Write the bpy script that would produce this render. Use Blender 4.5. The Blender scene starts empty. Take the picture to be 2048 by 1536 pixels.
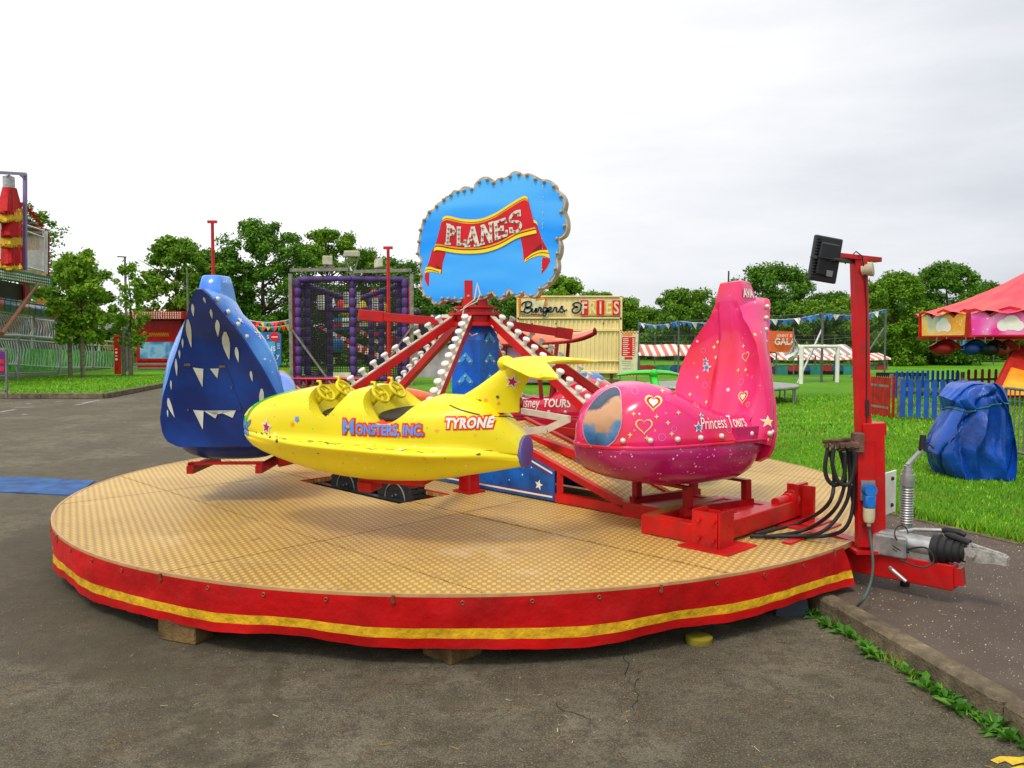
import bpy, bmesh, math, random
import numpy as np
from mathutils import Vector as V, Matrix, Euler
from mathutils.bvhtree import BVHTree
R = math.radians
rnd = random.Random(7)
SC = bpy.context.scene
COL = SC.collection

# ---------------------------------------------------------------- camera, sky, sun, exposure
FPX, CAMH, PITCH = 1593.0, 1.6, math.atan(78/1593)
cam = bpy.data.cameras.new('camera'); cam.sensor_width = 36; cam.lens = 36*FPX/2048
cam.clip_start = 0.05; cam.clip_end = 2000
camo = bpy.data.objects.new('camera', cam); COL.objects.link(camo)
camo.location = (0, 0, CAMH); camo.rotation_euler = (math.pi/2-PITCH, 0, 0)
SC.camera = camo
SUN_EL, SUN_AZ = 58, 205          # azimuth clockwise from +Y, where the sun stands
w = bpy.data.worlds.new('World'); SC.world = w; w.use_nodes = True
def setup_world():
    nt = w.node_tree; nt.nodes.clear(); N = nt.nodes.new; L = nt.links.new
    out = N('ShaderNodeOutputWorld'); bg = N('ShaderNodeBackground'); bg.inputs[1].default_value = 0.10
    sky = N('ShaderNodeTexSky'); sky.sky_type = 'NISHITA'; sky.sun_disc = False
    sky.sun_elevation = R(SUN_EL); sky.sun_rotation = R(SUN_AZ); sky.dust_density = 4; sky.air_density = 1.2
    hs = N('ShaderNodeHueSaturation'); hs.inputs['Saturation'].default_value = .25; L(sky.outputs[0], hs.inputs['Color'])
    tc = N('ShaderNodeTexCoord'); mp = N('ShaderNodeMapping'); mp.inputs['Scale'].default_value = (1.2, 1.2, 5)
    L(tc.outputs['Generated'], mp.inputs[0])
    no = N('ShaderNodeTexNoise'); no.inputs['Scale'].default_value = 1.6; no.inputs['Detail'].default_value = 7; no.inputs['Roughness'].default_value = .55
    L(mp.outputs[0], no.inputs['Vector'])
    # cloud deck: thinner and brighter to the left and overhead, greyer low on the right
    sep = N('ShaderNodeSeparateXYZ'); L(tc.outputs['Generated'], sep.inputs[0])
    m1 = N('ShaderNodeMath'); m1.operation = 'MULTIPLY_ADD'; m1.inputs[1].default_value = -.42; m1.inputs[2].default_value = .40
    L(sep.outputs['X'], m1.inputs[0])
    m2 = N('ShaderNodeMath'); m2.operation = 'MULTIPLY_ADD'; m2.inputs[1].default_value = .42
    L(sep.outputs['Z'], m2.inputs[0]); L(m1.outputs[0], m2.inputs[2])
    m3 = N('ShaderNodeMath'); m3.operation = 'MULTIPLY_ADD'; m3.inputs[1].default_value = .55
    L(no.outputs[0], m3.inputs[0]); L(m2.outputs[0], m3.inputs[2])
    cr = N('ShaderNodeValToRGB'); e = cr.color_ramp.elements
    e[0].position = .45; e[0].color = (5.9, 6.2, 6.8, 1); e[1].position = .90; e[1].color = (11.0, 11.0, 11.0, 1)
    L(m3.outputs[0], cr.inputs[0])
    mx = N('ShaderNodeMix'); mx.data_type = 'RGBA'; mx.inputs[0].default_value = .93
    L(hs.outputs[0], mx.inputs[6]); L(cr.outputs[0], mx.inputs[7])
    L(mx.outputs[2], bg.inputs[0]); L(bg.outputs[0], out.inputs[0])
setup_world()
sl = bpy.data.lights.new('sun', 'SUN'); sl.energy = 1.7; sl.angle = R(14); sl.color = (1, .96, .88)
so = bpy.data.objects.new('sun', sl); COL.objects.link(so)
_d = V((math.sin(R(SUN_AZ))*math.cos(R(SUN_EL)), math.cos(R(SUN_AZ))*math.cos(R(SUN_EL)), math.sin(R(SUN_EL))))
so.rotation_euler = _d.to_track_quat('Z', 'Y').to_euler(); so.location = _d*50
SC.view_settings.view_transform = 'Standard'; SC.view_settings.look = 'None'
SC.view_settings.exposure = 0.22; SC.view_settings.gamma = 1

# ---------------------------------------------------------------- pixel -> place helpers (photo pixels, 2048 wide)
CO = V((0, 0, CAMH))
def ray(px, py):
    u = (px-1024)/FPX; v = (768-py)/FPX; c, s = math.cos(PITCH), math.sin(PITCH)
    return V((u, c+v*s, -s+v*c))
def G(px, py, z=0.0):
    d = ray(px, py); return CO+d*((z-CAMH)/d.z)
def P(px, py, Y):
    d = ray(px, py); return CO+d*(Y/d.y)
def PL(px, py, p, n):
    d = ray(px, py); n = V(n); return CO+d*((V(p)-CO).dot(n)/d.dot(n))

# ---------------------------------------------------------------- materials
MATS = {}
def _pr(name):
    m = bpy.data.materials.new(name); m.use_nodes = True
    nt = m.node_tree; b = nt.nodes['Principled BSDF']
    return m, nt, b, nt.nodes.new, nt.links.new
def c4(c): return (c[0], c[1], c[2], 1)
def mixc(nt, fac, a, b):
    mx = nt.nodes.new('ShaderNodeMix'); mx.data_type = 'RGBA'
    for k, v in ((0, fac), (6, a), (7, b)):
        if hasattr(v, 'links') or hasattr(v, 'is_linked'): nt.links.new(v, mx.inputs[k])
        elif k == 0: mx.inputs[0].default_value = v
        else: mx.inputs[k].default_value = c4(v)
    return mx.outputs[2]
def noise(nt, vec, scale, detail=4, rough=.55):
    n = nt.nodes.new('ShaderNodeTexNoise'); n.inputs['Scale'].default_value = scale
    n.inputs['Detail'].default_value = detail; n.inputs['Roughness'].default_value = rough
    nt.links.new(vec, n.inputs['Vector']); return n.outputs[0]
def ramp(nt, fac, stops):
    r = nt.nodes.new('ShaderNodeValToRGB'); e = r.color_ramp.elements
    while len(e) < len(stops): e.new(.5)
    for i, (p, c) in enumerate(stops):
        e[i].position = p; e[i].color = c4(c) if not isinstance(c, (int, float)) else (c, c, c, 1)
    nt.links.new(fac, r.inputs[0]); return r.outputs[0]
def objvec(nt): return nt.nodes.new('ShaderNodeTexCoord').outputs['Object']
def bump(nt, b, h, strength, dist=.01):
    n = nt.nodes.new('ShaderNodeBump'); n.inputs['Strength'].default_value = strength; n.inputs['Distance'].default_value = dist
    nt.links.new(h, n.inputs['Height']); nt.links.new(n.outputs[0], b.inputs['Normal'])
def spots(nt, vec, base, scale, size, cols, soft=.3, keep=.5):
    """round sprayed dots of random colours over a base colour"""
    v = nt.nodes.new('ShaderNodeTexVoronoi'); v.inputs['Scale'].default_value = scale
    nt.links.new(vec, v.inputs['Vector'])
    sp = nt.nodes.new('ShaderNodeSeparateColor'); nt.links.new(v.outputs['Color'], sp.inputs[0])
    n = len(cols)
    col = ramp(nt, sp.outputs[0], [(i/n, c) for i, c in enumerate(cols)]); col.node.color_ramp.interpolation = 'CONSTANT'
    sz = nt.nodes.new('ShaderNodeMath'); sz.operation = 'MULTIPLY'; sz.inputs[1].default_value = size; nt.links.new(sp.outputs[1], sz.inputs[0])
    dv = nt.nodes.new('ShaderNodeMath'); dv.operation = 'DIVIDE'; nt.links.new(v.outputs['Distance'], dv.inputs[0]); nt.links.new(sz.outputs[0], dv.inputs[1])
    f = ramp(nt, dv.outputs[0], [(1-soft, 1.0), (1.0, 0.0)])
    k = ramp(nt, sp.outputs[2], [(keep, 0.0), (keep+.01, 1.0)])
    mu = nt.nodes.new('ShaderNodeMath'); mu.operation = 'MULTIPLY'; nt.links.new(f, mu.inputs[0]); nt.links.new(k, mu.inputs[1])
    return mixc(nt, mu.outputs[0], base, col)
def M(name, col=None, rough=.5, metal=0., var=.12, scale=6., bmp=0., bscale=60., dirt=0., coat=0., col2=None, spec=None):
    """paint / metal / cloth with soft unevenness and optional grime"""
    if name in MATS: return MATS[name]
    m, nt, b, N, L = _pr(name); vec = objvec(nt)
    dark = tuple(x*(1-var*2) for x in col); lite = tuple(min(1, x*(1+var)) for x in col)
    c = mixc(nt, ramp(nt, noise(nt, vec, scale, 5), [(.3, 0.), (.7, 1.)]), col2 or dark, lite)
    if dirt:
        d = ramp(nt, noise(nt, vec, scale*3.1, 8, .7), [(.60-dirt*.25, 0.), (.78, dirt)])
        c = mixc(nt, d, c, (.06, .045, .03))
    L(c, b.inputs['Base Color'])
    rr = ramp(nt, noise(nt, vec, scale*4, 4), [(.2, max(0, rough-.1)), (.8, min(1, rough+.12))]); L(rr, b.inputs['Roughness'])
    b.inputs['Metallic'].default_value = metal
    if coat: b.inputs['Coat Weight'].default_value = coat; b.inputs['Coat Roughness'].default_value = .15
    b.inputs['Specular IOR Level'].default_value = .32 if spec is None else spec
    if bmp: bump(nt, b, noise(nt, vec, bscale, 6), bmp, .02)
    MATS[name] = m; return m

# ---------------------------------------------------------------- mesh builder
class MB:
    def __init__(s): s.v = []; s.f = []; s.m = []; s.mi = 0
    def add(s, vs, fs, mi=None):
        o = len(s.v); s.v.extend([V(x) for x in vs])
        for f in fs: s.f.append([o+i for i in f]); s.m.append(s.mi if mi is None else mi)
    def poly(s, pts): s.add(pts, [list(range(len(pts)))])
    def box(s, c, size, rot=None, bev=0.0):
        hx, hy, hz = size[0]/2, size[1]/2, size[2]/2
        rot = Matrix.Rotation(rot, 3, 'Z') if isinstance(rot, (int, float)) else rot
        bev = min(bev, hx*.45, hy*.45, hz*.45); vs = []; fs = []
        if bev <= 0:
            for x in (-1, 1):
                for y in (-1, 1):
                    for z in (-1, 1): vs.append(V((x*hx, y*hy, z*hz)))
            fs = [[0, 1, 3, 2], [4, 6, 7, 5], [0, 4, 5, 1], [2, 3, 7, 6], [0, 2, 6, 4], [1, 5, 7, 3]]
        else:
            idx = {}
            for x in (-1, 1):
                for y in (-1, 1):
                    for z in (-1, 1):
                        for k in range(3):
                            p = [x*(hx-(bev if k != 0 else 0)), y*(hy-(bev if k != 1 else 0)), z*(hz-(bev if k != 2 else 0))]
                            idx[(x, y, z, k)] = len(vs); vs.append(V(p))
            for k in range(3):
                a, b = [i for i in range(3) if i != k]
                for sg in (-1, 1):
                    q = []
                    for (u, w_) in ((-1, -1), (1, -1), (1, 1), (-1, 1)):
                        t = [0, 0, 0]; t[k] = sg; t[a] = u; t[b] = w_; q.append(idx[(t[0], t[1], t[2], k)])
                    fs.append(q)
                for u in (-1, 1):
                    for w_ in (-1, 1):
                        q = []
                        for (sg, kk) in ((-1, a), (1, a), (1, b), (-1, b)):
                            t = [0, 0, 0]; t[k] = sg; t[a] = u; t[b] = w_; q.append(idx[(t[0], t[1], t[2], kk)])
                        fs.append(q)
            for x in (-1, 1):
                for y in (-1, 1):
                    for z in (-1, 1): fs.append([idx[(x, y, z, k)] for k in range(3)])
        c = V(c)
        s.add([c+(rot @ p if rot else p) for p in vs], fs)
    def bar(s, p, q, w_, h, up=(0, 0, 1), bev=0.0):
        p, q = V(p), V(q); d = q-p; L_ = d.length; x = d.normalized(); up = V(up)
        if abs(x.dot(up)) > .98: up = V((1, 0, 0))
        y = up.cross(x).normalized(); z = x.cross(y)
        s.box((p+q)/2, (L_, w_, h), Matrix((x, y, z)).transposed(), bev)
    def rings(s, rs, cap0=True, cap1=True, loop=False, mi=None):
        n = len(rs[0]); o = len(s.v); fs = []
        for i in range(len(rs)-1+(1 if loop else 0)):
            a, b = i*n, ((i+1) % len(rs))*n
            for k in range(n): fs.append([a+k, a+(k+1) % n, b+(k+1) % n, b+k])
        if cap0 and not loop: fs.append(list(range(n))[::-1])
        if cap1 and not loop: fs.append([(len(rs)-1)*n+k for k in range(n)])
        s.add([p for r in rs for p in r], fs, mi)
    def sheet(s, rows, loop=False):
        n = len(rows[0]); fs = []
        for i in range(len(rows)-1):
            for k in range(n-(0 if loop else 1)): fs.append([i*n+k, i*n+(k+1) % n, (i+1)*n+(k+1) % n, (i+1)*n+k])
        s.add([p for r in rows for p in r], fs)
    def tube(s, pts, r, n=8, cap=True, loop=False):
        pts = [V(p) for p in pts]; rs = []; prev = None
        rr = r if isinstance(r, (list, tuple)) else [r]*len(pts)
        for i, p in enumerate(pts):
            a = pts[i-1] if (i or loop) else p; b = pts[(i+1) % len(pts)] if (i < len(pts)-1 or loop) else p
            d = (b-a).normalized()
            if prev is None:
                u = d.cross(V((0, 0, 1)));
                if u.length < .05: u = d.cross(V((1, 0, 0)))
            else: u = prev-d*prev.dot(d)
            u.normalize(); prev = u; v_ = d.cross(u)
            rs.append([p+(u*math.cos(2*math.pi*k/n)+v_*math.sin(2*math.pi*k/n))*rr[i] for k in range(n)])
        s.rings(rs, cap, cap, loop)
    def cyl(s, p, q, r1, r2=None, n=20): s.tube([p, q], [r1, r1 if r2 is None else r2], n)
    def lathe(s, prof, c=(0, 0, 0), ax=(0, 0, 1), n=20):
        ax = V(ax).normalized(); u = ax.orthogonal().normalized(); v_ = ax.cross(u); c = V(c)
        s.rings([[c+ax*h+(u*math.cos(2*math.pi*k/n)+v_*math.sin(2*math.pi*k/n))*max(r, 1e-4) for k in range(n)] for r, h in prof])
    def ball(s, c, r, n=12, sc=(1, 1, 1), rot=None):
        rs = []
        for i in range(1, n//2+1):
            t = math.pi*(i-.5)/(n//2); ring = []
            for k in range(n):
                p = V((r*math.sin(t)*math.cos(2*math.pi*k/n)*sc[0], r*math.sin(t)*math.sin(2*math.pi*k/n)*sc[1], r*math.cos(t)*sc[2]))
                ring.append(V(c)+(rot @ p if rot else p))
            rs.append(ring)
        s.rings(rs[::-1])
    def torus(s, c, Rr, r, ax=(0, 0, 1), n=20, m=8, sc=1.0):
        ax = V(ax).normalized(); u = ax.orthogonal().normalized(); v_ = ax.cross(u)
        s.tube([V(c)+(u*math.cos(2*math.pi*k/n)+v_*math.sin(2*math.pi*k/n)*sc)*Rr for k in range(n)], r, m, loop=True)
    def prism(s, front, back):
        n = len(front); s.add(list(front)+list(back), [list(range(n))]+[[n+k for k in range(n)][::-1]]+[[k, n+k, n+(k+1) % n, (k+1) % n] for k in range(n)])
    def plate(s, pts2, fr, th):
        """2-D outline on a frame (o,u,v,n): thickness th behind the frame plane"""
        o, u, v_, n = fr; f = [o+u*a+v_*b for a, b in pts2]; s.prism(f, [p-n*th for p in f])
    def stroke(s, pts2, wd, fr, th=.004):
        """a flat brush stroke with round ends along a 2-D line"""
        o, u, v_, n = fr; L_ = []; Rr = []; N_ = len(pts2)
        for i, (x, y) in enumerate(pts2):
            a = pts2[max(0, i-1)]; b = pts2[min(N_-1, i+1)]; dx, dy = b[0]-a[0], b[1]-a[1]; l = math.hypot(dx, dy) or 1
            h = (wd[i] if isinstance(wd, list) else wd)/2; nx, ny = -dy/l*h, dx/l*h
            L_.append((x+nx, y+ny)); Rr.append((x-nx, y-ny))
        w3 = lambda q, k: o+u*q[0]+v_*q[1]+n*k
        rows = [[w3(L_[i], 0), w3(L_[i], th), w3(Rr[i], th), w3(Rr[i], 0)] for i in range(N_)]
        s.rings(rows)
    def build(s, name, mats, parent=None, smooth=None, local=False, me_only=False):
        me = bpy.data.meshes.new(name)
        vs = s.v
        if parent is not None and not local:
            inv = xf(parent).inverted(); vs = [inv @ p for p in s.v]
        me.from_pydata([tuple(p) for p in vs], [], s.f)
        mats = mats if isinstance(mats, (list, tuple)) else [mats]
        for m in mats: me.materials.append(m)
        me.polygons.foreach_set('material_index', s.m)
        fix(me, smooth)
        if me_only: return me
        return link(name, me, parent)
def fix(me, smooth=None, recalc=True):
    if recalc:
        bm = bmesh.new(); bm.from_mesh(me); bmesh.ops.recalc_face_normals(bm, faces=bm.faces); bm.to_mesh(me); bm.free()
    if smooth:
        me.polygons.foreach_set('use_smooth', [True]*len(me.polygons)); me.set_sharp_from_angle(angle=R(smooth))
    me.update()
def link(name, me, parent=None):
    o = bpy.data.objects.new(name, me); COL.objects.link(o)
    if parent is not None: o.parent = parent
    return o
def xf(o):
    m = Matrix.Translation(o.location) @ o.rotation_euler.to_matrix().to_4x4()
    return xf(o.parent) @ m if o.parent else m
def tag(o, label, cat, group=None):
    o['label'] = label; o['category'] = cat
    if group: o['group'] = group
    return o
def thing(name, label, cat, loc=(0, 0, 0), rotz=0, group=None):
    o = bpy.data.objects.new(name, None); COL.objects.link(o); o.empty_display_size = .2
    o.location = loc; o.rotation_euler = (0, 0, rotz); return tag(o, label, cat, group)
def struct(o, kind='structure'): o['kind'] = kind; return o
def dup(o, parent=None, loc=None, mats=None):
    c = o.copy(); COL.objects.link(c)
    if parent is not None: c.parent = parent
    if loc is not None: c.location = loc
    return c
def frame(o, u, v_):
    u = V(u).normalized(); v_ = V(v_); v_ = (v_-u*v_.dot(u)).normalized(); return (V(o), u, v_, u.cross(v_))
def facing(o, nx, ny):
    """upright frame whose normal is (nx,ny,0): u runs to the viewer's right"""
    n = V((nx, ny, 0)).normalized(); u = V((-n.y, n.x, 0)); return (V(o), u, V((0, 0, 1)), n)
def smoothline(pts, k=6, closed=False):
    out = []; n = len(pts); pts = [np.array(p, float) for p in pts]
    for i in range(n if closed else n-1):
        g = lambda j: pts[j % n] if closed else pts[min(max(j, 0), n-1)]
        a, b, c, d = g(i-1), g(i), g(i+1), g(i+2)
        for j in range(k):
            t = j/k
            out.append(tuple(.5*((2*b)+(c-a)*t+(2*a-5*b+4*c-d)*t*t+(3*b-a-3*c+d)*t**3)))
    if not closed: out.append(tuple(pts[-1]))
    return out
def text_mesh(body, size=1, bold=0.0, shear=0.0, sx=1.0, space=1.0, align='CENTER'):
    cu = bpy.data.curves.new('t', 'FONT'); cu.body = body; cu.size = size; cu.offset = bold; cu.shear = shear
    cu.align_x = align; cu.space_character = space; cu.resolution_u = 3
    o = bpy.data.objects.new('t', cu); COL.objects.link(o)
    dg = bpy.context.evaluated_depsgraph_get(); me = bpy.data.meshes.new_from_object(o.evaluated_get(dg))
    bpy.data.objects.remove(o); bpy.data.curves.remove(cu)
    vs = [(v.co.x*sx, v.co.y) for v in me.vertices]; fs = [list(p.vertices) for p in me.polygons]
    bpy.data.meshes.remove(me); return vs, fs
def flat(mb, vf, fr, off=.004, th=0.0):
    o, u, v_, n = fr; mb.add([o+u*a+v_*b+n*off for a, b in vf[0]], vf[1])
def write(name, body, size, fr, m, parent, bold=0., shear=0., sx=1., space=1., off=.004, align='CENTER'):
    mb = MB(); flat(mb, text_mesh(body, size, bold, shear, sx, space, align), fr, off); return mb.build(name, m, parent)
def stick(mb, vf, fr, bvh, off=.004, cut=.03):
    """lay a flat figure on a curved body (everything in the body's local space)"""
    o, u, v_, n = fr; bm = bmesh.new()
    vs = [bm.verts.new((a, b, 0)) for a, b in vf[0]]
    for f in vf[1]:
        try: bm.faces.new([vs[i] for i in f])
        except ValueError: pass
    bmesh.ops.triangulate(bm, faces=bm.faces)
    for _ in range(3):
        es = [e for e in bm.edges if e.calc_length() > cut]
        if not es: break
        bmesh.ops.subdivide_edges(bm, edges=es, cuts=1); bmesh.ops.triangulate(bm, faces=bm.faces)
    bm.verts.index_update(); pts = []
    for x in bm.verts:
        p = o+u*x.co.x+v_*x.co.y
        hit, nn, i, d = bvh.ray_cast(p+n*.6, -n)
        pts.append(hit+n*off if hit is not None else p)
    mb.add(pts, [[q.index for q in f.verts] for f in bm.faces]); bm.free()
def star2(ro, ri, rot=0, n=5):
    vs = [(0, 0)]+[((ro if k % 2 == 0 else ri)*math.sin(rot+math.pi*k/n), (ro if k % 2 == 0 else ri)*math.cos(rot+math.pi*k/n)) for k in range(2*n)]
    return vs, [[0, 1+k, 1+(k+1) % (2*n)] for k in range(2*n)]
def heartpts(s, n=28, rot=0):
    o = []
    for k in range(n):
        t = 2*math.pi*k/n; x = 16*math.sin(t)**3; y = 13*math.cos(t)-5*math.cos(2*t)-2*math.cos(3*t)-math.cos(4*t)
        x, y = x*s/17, y*s/17; o.append((x*math.cos(rot)-y*math.sin(rot), x*math.sin(rot)+y*math.cos(rot)))
    return o
def ring2(pts, w_):
    n = len(pts); cx = sum(p[0] for p in pts)/n; cy = sum(p[1] for p in pts)/n
    inn = [(cx+(x-cx)*(1-w_), cy+(y-cy)*(1-w_)) for x, y in pts]
    return list(pts)+inn, [[k, (k+1) % n, n+(k+1) % n, n+k] for k in range(n)]
def fan2(pts):
    n = len(pts); cx = sum(p[0] for p in pts)/n; cy = sum(p[1] for p in pts)/n
    return [(cx, cy)]+list(pts), [[0, 1+k, 1+(k+1) % n] for k in range(n)]
def circ(r, n=16, c=(0, 0)): return [(c[0]+r*math.cos(2*math.pi*k/n), c[1]+r*math.sin(2*math.pi*k/n)) for k in range(n)]
def at2(vf, x, y): return [(a+x, b+y) for a, b in vf[0]], vf[1]
def boolsub(me, cutters):
    o = bpy.data.objects.new('b', me); COL.objects.link(o); tmp = []
    for c in cutters:
        co = bpy.data.objects.new('c', c); COL.objects.link(co); tmp.append(co)
        md = o.modifiers.new('b', 'BOOLEAN'); md.operation = 'DIFFERENCE'; md.object = co; md.solver = 'EXACT'
    dg = bpy.context.evaluated_depsgraph_get(); r = bpy.data.meshes.new_from_object(o.evaluated_get(dg))
    for t in tmp+[o]: bpy.data.objects.remove(t)
    return r
def bvh_of(me): return BVHTree.FromPolygons([v.co.copy() for v in me.vertices], [list(p.vertices) for p in me.polygons])
def lerp(a, b, t): return a+(b-a)*t
def interp(x, tab):
    """piecewise-smooth lookup of a table [(x, y...)] sorted by x"""
    if x <= tab[0][0]: return tab[0][1:]
    for (a, b) in zip(tab, tab[1:]):
        if x <= b[0]:
            t = (x-a[0])/(b[0]-a[0]); return tuple(lerp(p, q, t) for p, q in zip(a[1:], b[1:]))
    return tab[-1][1:]
# ---------------------------------------------------------------- surface materials of the setting
def mat_asphalt():
    m, nt, b, N, L = _pr('asphalt'); vec = objvec(nt)
    base = mixc(nt, ramp(nt, noise(nt, vec, .9, 6, .62), [(.42, 0.), (.58, 1.)]), (.110, .094, .058), (.185, .158, .102))
    base = mixc(nt, ramp(nt, noise(nt, vec, .33, 4, .6), [(.47, 0.), (.55, .7)]), base, (.085, .070, .038))
    base = mixc(nt, ramp(nt, noise(nt, vec, 4.2, 8, .78), [(.47, 0.), (.60, .8)]), base, (.060, .046, .022))
    base = mixc(nt, ramp(nt, noise(nt, vec, 11, 7, .8), [(.50, 0.), (.60, .75)]), base, (.045, .034, .017))
    base = mixc(nt, ramp(nt, noise(nt, vec, 2.7, 8, .78), [(.55, 0.), (.66, .6)]), base, (.14, .085, .028))
    gr = noise(nt, vec, 115, 3, .85)
    base = mixc(nt, ramp(nt, gr, [(.38, .75), (.47, 0.)]), base, (.022, .017, .010))
    base = mixc(nt, ramp(nt, gr, [(.54, 0.), (.64, .8)]), base, (.30, .26, .18))
    base = mixc(nt, ramp(nt, noise(nt, vec, 36, 6, .8), [(.50, 0.), (.62, .6)]), base, (.042, .032, .017))
    base = mixc(nt, ramp(nt, noise(nt, vec, 1.4, 9, .78), [(.490, 0.), (.497, .7), (.504, 0.)]), base, (.03, .025, .014))
    # older, darker surfacing: left of a joint line and in a worn ring beside the deck
    sx = N('ShaderNodeSeparateXYZ'); L(vec, sx.inputs[0])
    def mth(op, a_, b_=0.0, c_=0.0):
        q = N('ShaderNodeMath'); q.operation = op
        for i_, v_ in enumerate((a_, b_, c_)):
            if hasattr(v_, 'is_linked'): L(v_, q.inputs[i_])
            else: q.inputs[i_].default_value = v_
        return q.outputs[0]
    wob = noise(nt, vec, 7, 5, .7); big = noise(nt, vec, 1.1, 5, .6)
    ln = mth('ADD', mth('MULTIPLY_ADD', sx.outputs[1], .22, sx.outputs[0]), mth('MULTIPLY_ADD', wob, .10, .22))
    left = ramp(nt, mth('MULTIPLY_ADD', ln, .25, .5), [(.30, 0.), (.42, .8), (.497, 1.), (.503, 0.)])
    rx_ = mth('ADD', sx.outputs[0], .33); ry_ = mth('ADD', sx.outputs[1], -7.21)
    rad = mth('MULTIPLY_ADD', big, .9, mth('SQRT', mth('ADD', mth('MULTIPLY', rx_, rx_), mth('MULTIPLY', ry_, ry_))))
    ring = ramp(nt, mth('MULTIPLY', rad, .1), [(.405, 1.), (.428, .9), (.436, 0.)])
    msk = mth('MAXIMUM', mth('MULTIPLY', left, ramp(nt, noise(nt, vec, 2.6, 7, .7), [(.44, .25), (.54, 1.)])), mth('MULTIPLY', ring, ramp(nt, mth('MULTIPLY_ADD', sx.outputs[0], -.5, -.2), [(.3, 0.), (.7, .9)])))
    base = mixc(nt, mth('MULTIPLY', msk, .72), base, (.048, .037, .017))
    base = mixc(nt, ramp(nt, noise(nt, vec, 1.9, 6, .65), [(.56, 0.), (.70, .35)]), base, (.05, .055, .018))
    L(base, b.inputs['Base Color']); b.inputs['Roughness'].default_value = .85
    bump(nt, b, noise(nt, vec, 120, 6, .75), .8, .012); return m
def mat_tarmac_path():
    m, nt, b, N, L = _pr('path_tarmac'); vec = objvec(nt)
    base = mixc(nt, ramp(nt, noise(nt, vec, 1.6, 7, .65), [(.35, 0.), (.65, 1.)]), (.075, .052, .038), (.125, .092, .066))
    base = mixc(nt, ramp(nt, noise(nt, vec, 150, 4, .8), [(.36, .6), (.5, 0.)]), base, (.03, .022, .02))
    base = spots(nt, vec, base, 70, .22, [(.55, .52, .40), (.42, .38, .28), (.6, .56, .42)], .3, .45)
    L(base, b.inputs['Base Color']); b.inputs['Roughness'].default_value = .9
    bump(nt, b, noise(nt, vec, 130, 5, .7), .7, .01); return m
def mat_grass(name='grass_green', k=1.0):
    m, nt, b, N, L = _pr(name); vec = objvec(nt)
    base = mixc(nt, ramp(nt, noise(nt, vec, .35, 6, .6), [(.35, 0.), (.65, 1.)]), (.085*k, .27*k, .002), (.19*k, .47*k, .002))
    base = mixc(nt, ramp(nt, noise(nt, vec, 3.0, 6, .7), [(.48, 0.), (.68, .65)]), base, (.07, .22, .002))
    base = mixc(nt, ramp(nt, noise(nt, vec, 26, 5, .8), [(.42, .55), (.55, 0.)]), base, (.035, .13, .002))
    base = mixc(nt, ramp(nt, noise(nt, vec, 1.1, 6, .7), [(.60, 0.), (.75, .5)]), base, (.30, .33, .05))
    L(base, b.inputs['Base Color']); b.inputs['Roughness'].default_value = .8; b.inputs['Specular IOR Level'].default_value = .2
    bump(nt, b, noise(nt, vec, 30, 6, .8), 1.0, .06); return m
def mat_blade():
    m, nt, b, N, L = _pr('grass_blade'); g = N('ShaderNodeNewGeometry'); vec = objvec(nt)
    c = (ramp(nt, g.outputs['Random Per Island'], [(0, (.06, .22, .002)), (.5, (.14, .40, .003)), (.85, (.24, .52, .006)), (1, (.45, .50, .07))]))
    c = mixc(nt, ramp(nt, noise(nt, vec, 1.6, 6, .75), [(.46, 0.), (.60, .7)]), c, (.045, .16, .004)); c = mixc(nt, ramp(nt, noise(nt, vec, .8, 6, .75), [(.52, 0.), (.66, .65)]), c, (.36, .40, .03)); L(c, b.inputs['Base Color'])
    b.inputs['Roughness'].default_value = .6; b.inputs['Specular IOR Level'].default_value = .25; return m
def mat_leaf(name, stops):
    m, nt, b, N, L = _pr(name); g = N('ShaderNodeNewGeometry')
    oi = N('ShaderNodeObjectInfo'); ad = N('ShaderNodeMath'); ad.operation = 'MULTIPLY_ADD'; ad.inputs[1].default_value = .25
    L(oi.outputs['Random'], ad.inputs[0]); mu = N('ShaderNodeMath'); mu.operation = 'MULTIPLY'; mu.inputs[1].default_value = .78
    L(g.outputs['Random Per Island'], mu.inputs[0]); L(mu.outputs[0], ad.inputs[2])
    col = ramp(nt, ad.outputs[0], stops); L(col, b.inputs['Base Color']); b.inputs['Roughness'].default_value = .55
    b.inputs['Specular IOR Level'].default_value = .3
    tr = N('ShaderNodeBsdfTranslucent'); L(col, tr.inputs[0]); mx = N('ShaderNodeMixShader'); mx.inputs[0].default_value = .35
    L(b.outputs[0], mx.inputs[1]); L(tr.outputs[0], mx.inputs[2]); L(mx.outputs[0], nt.nodes['Material Output'].inputs[0]); return m
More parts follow.
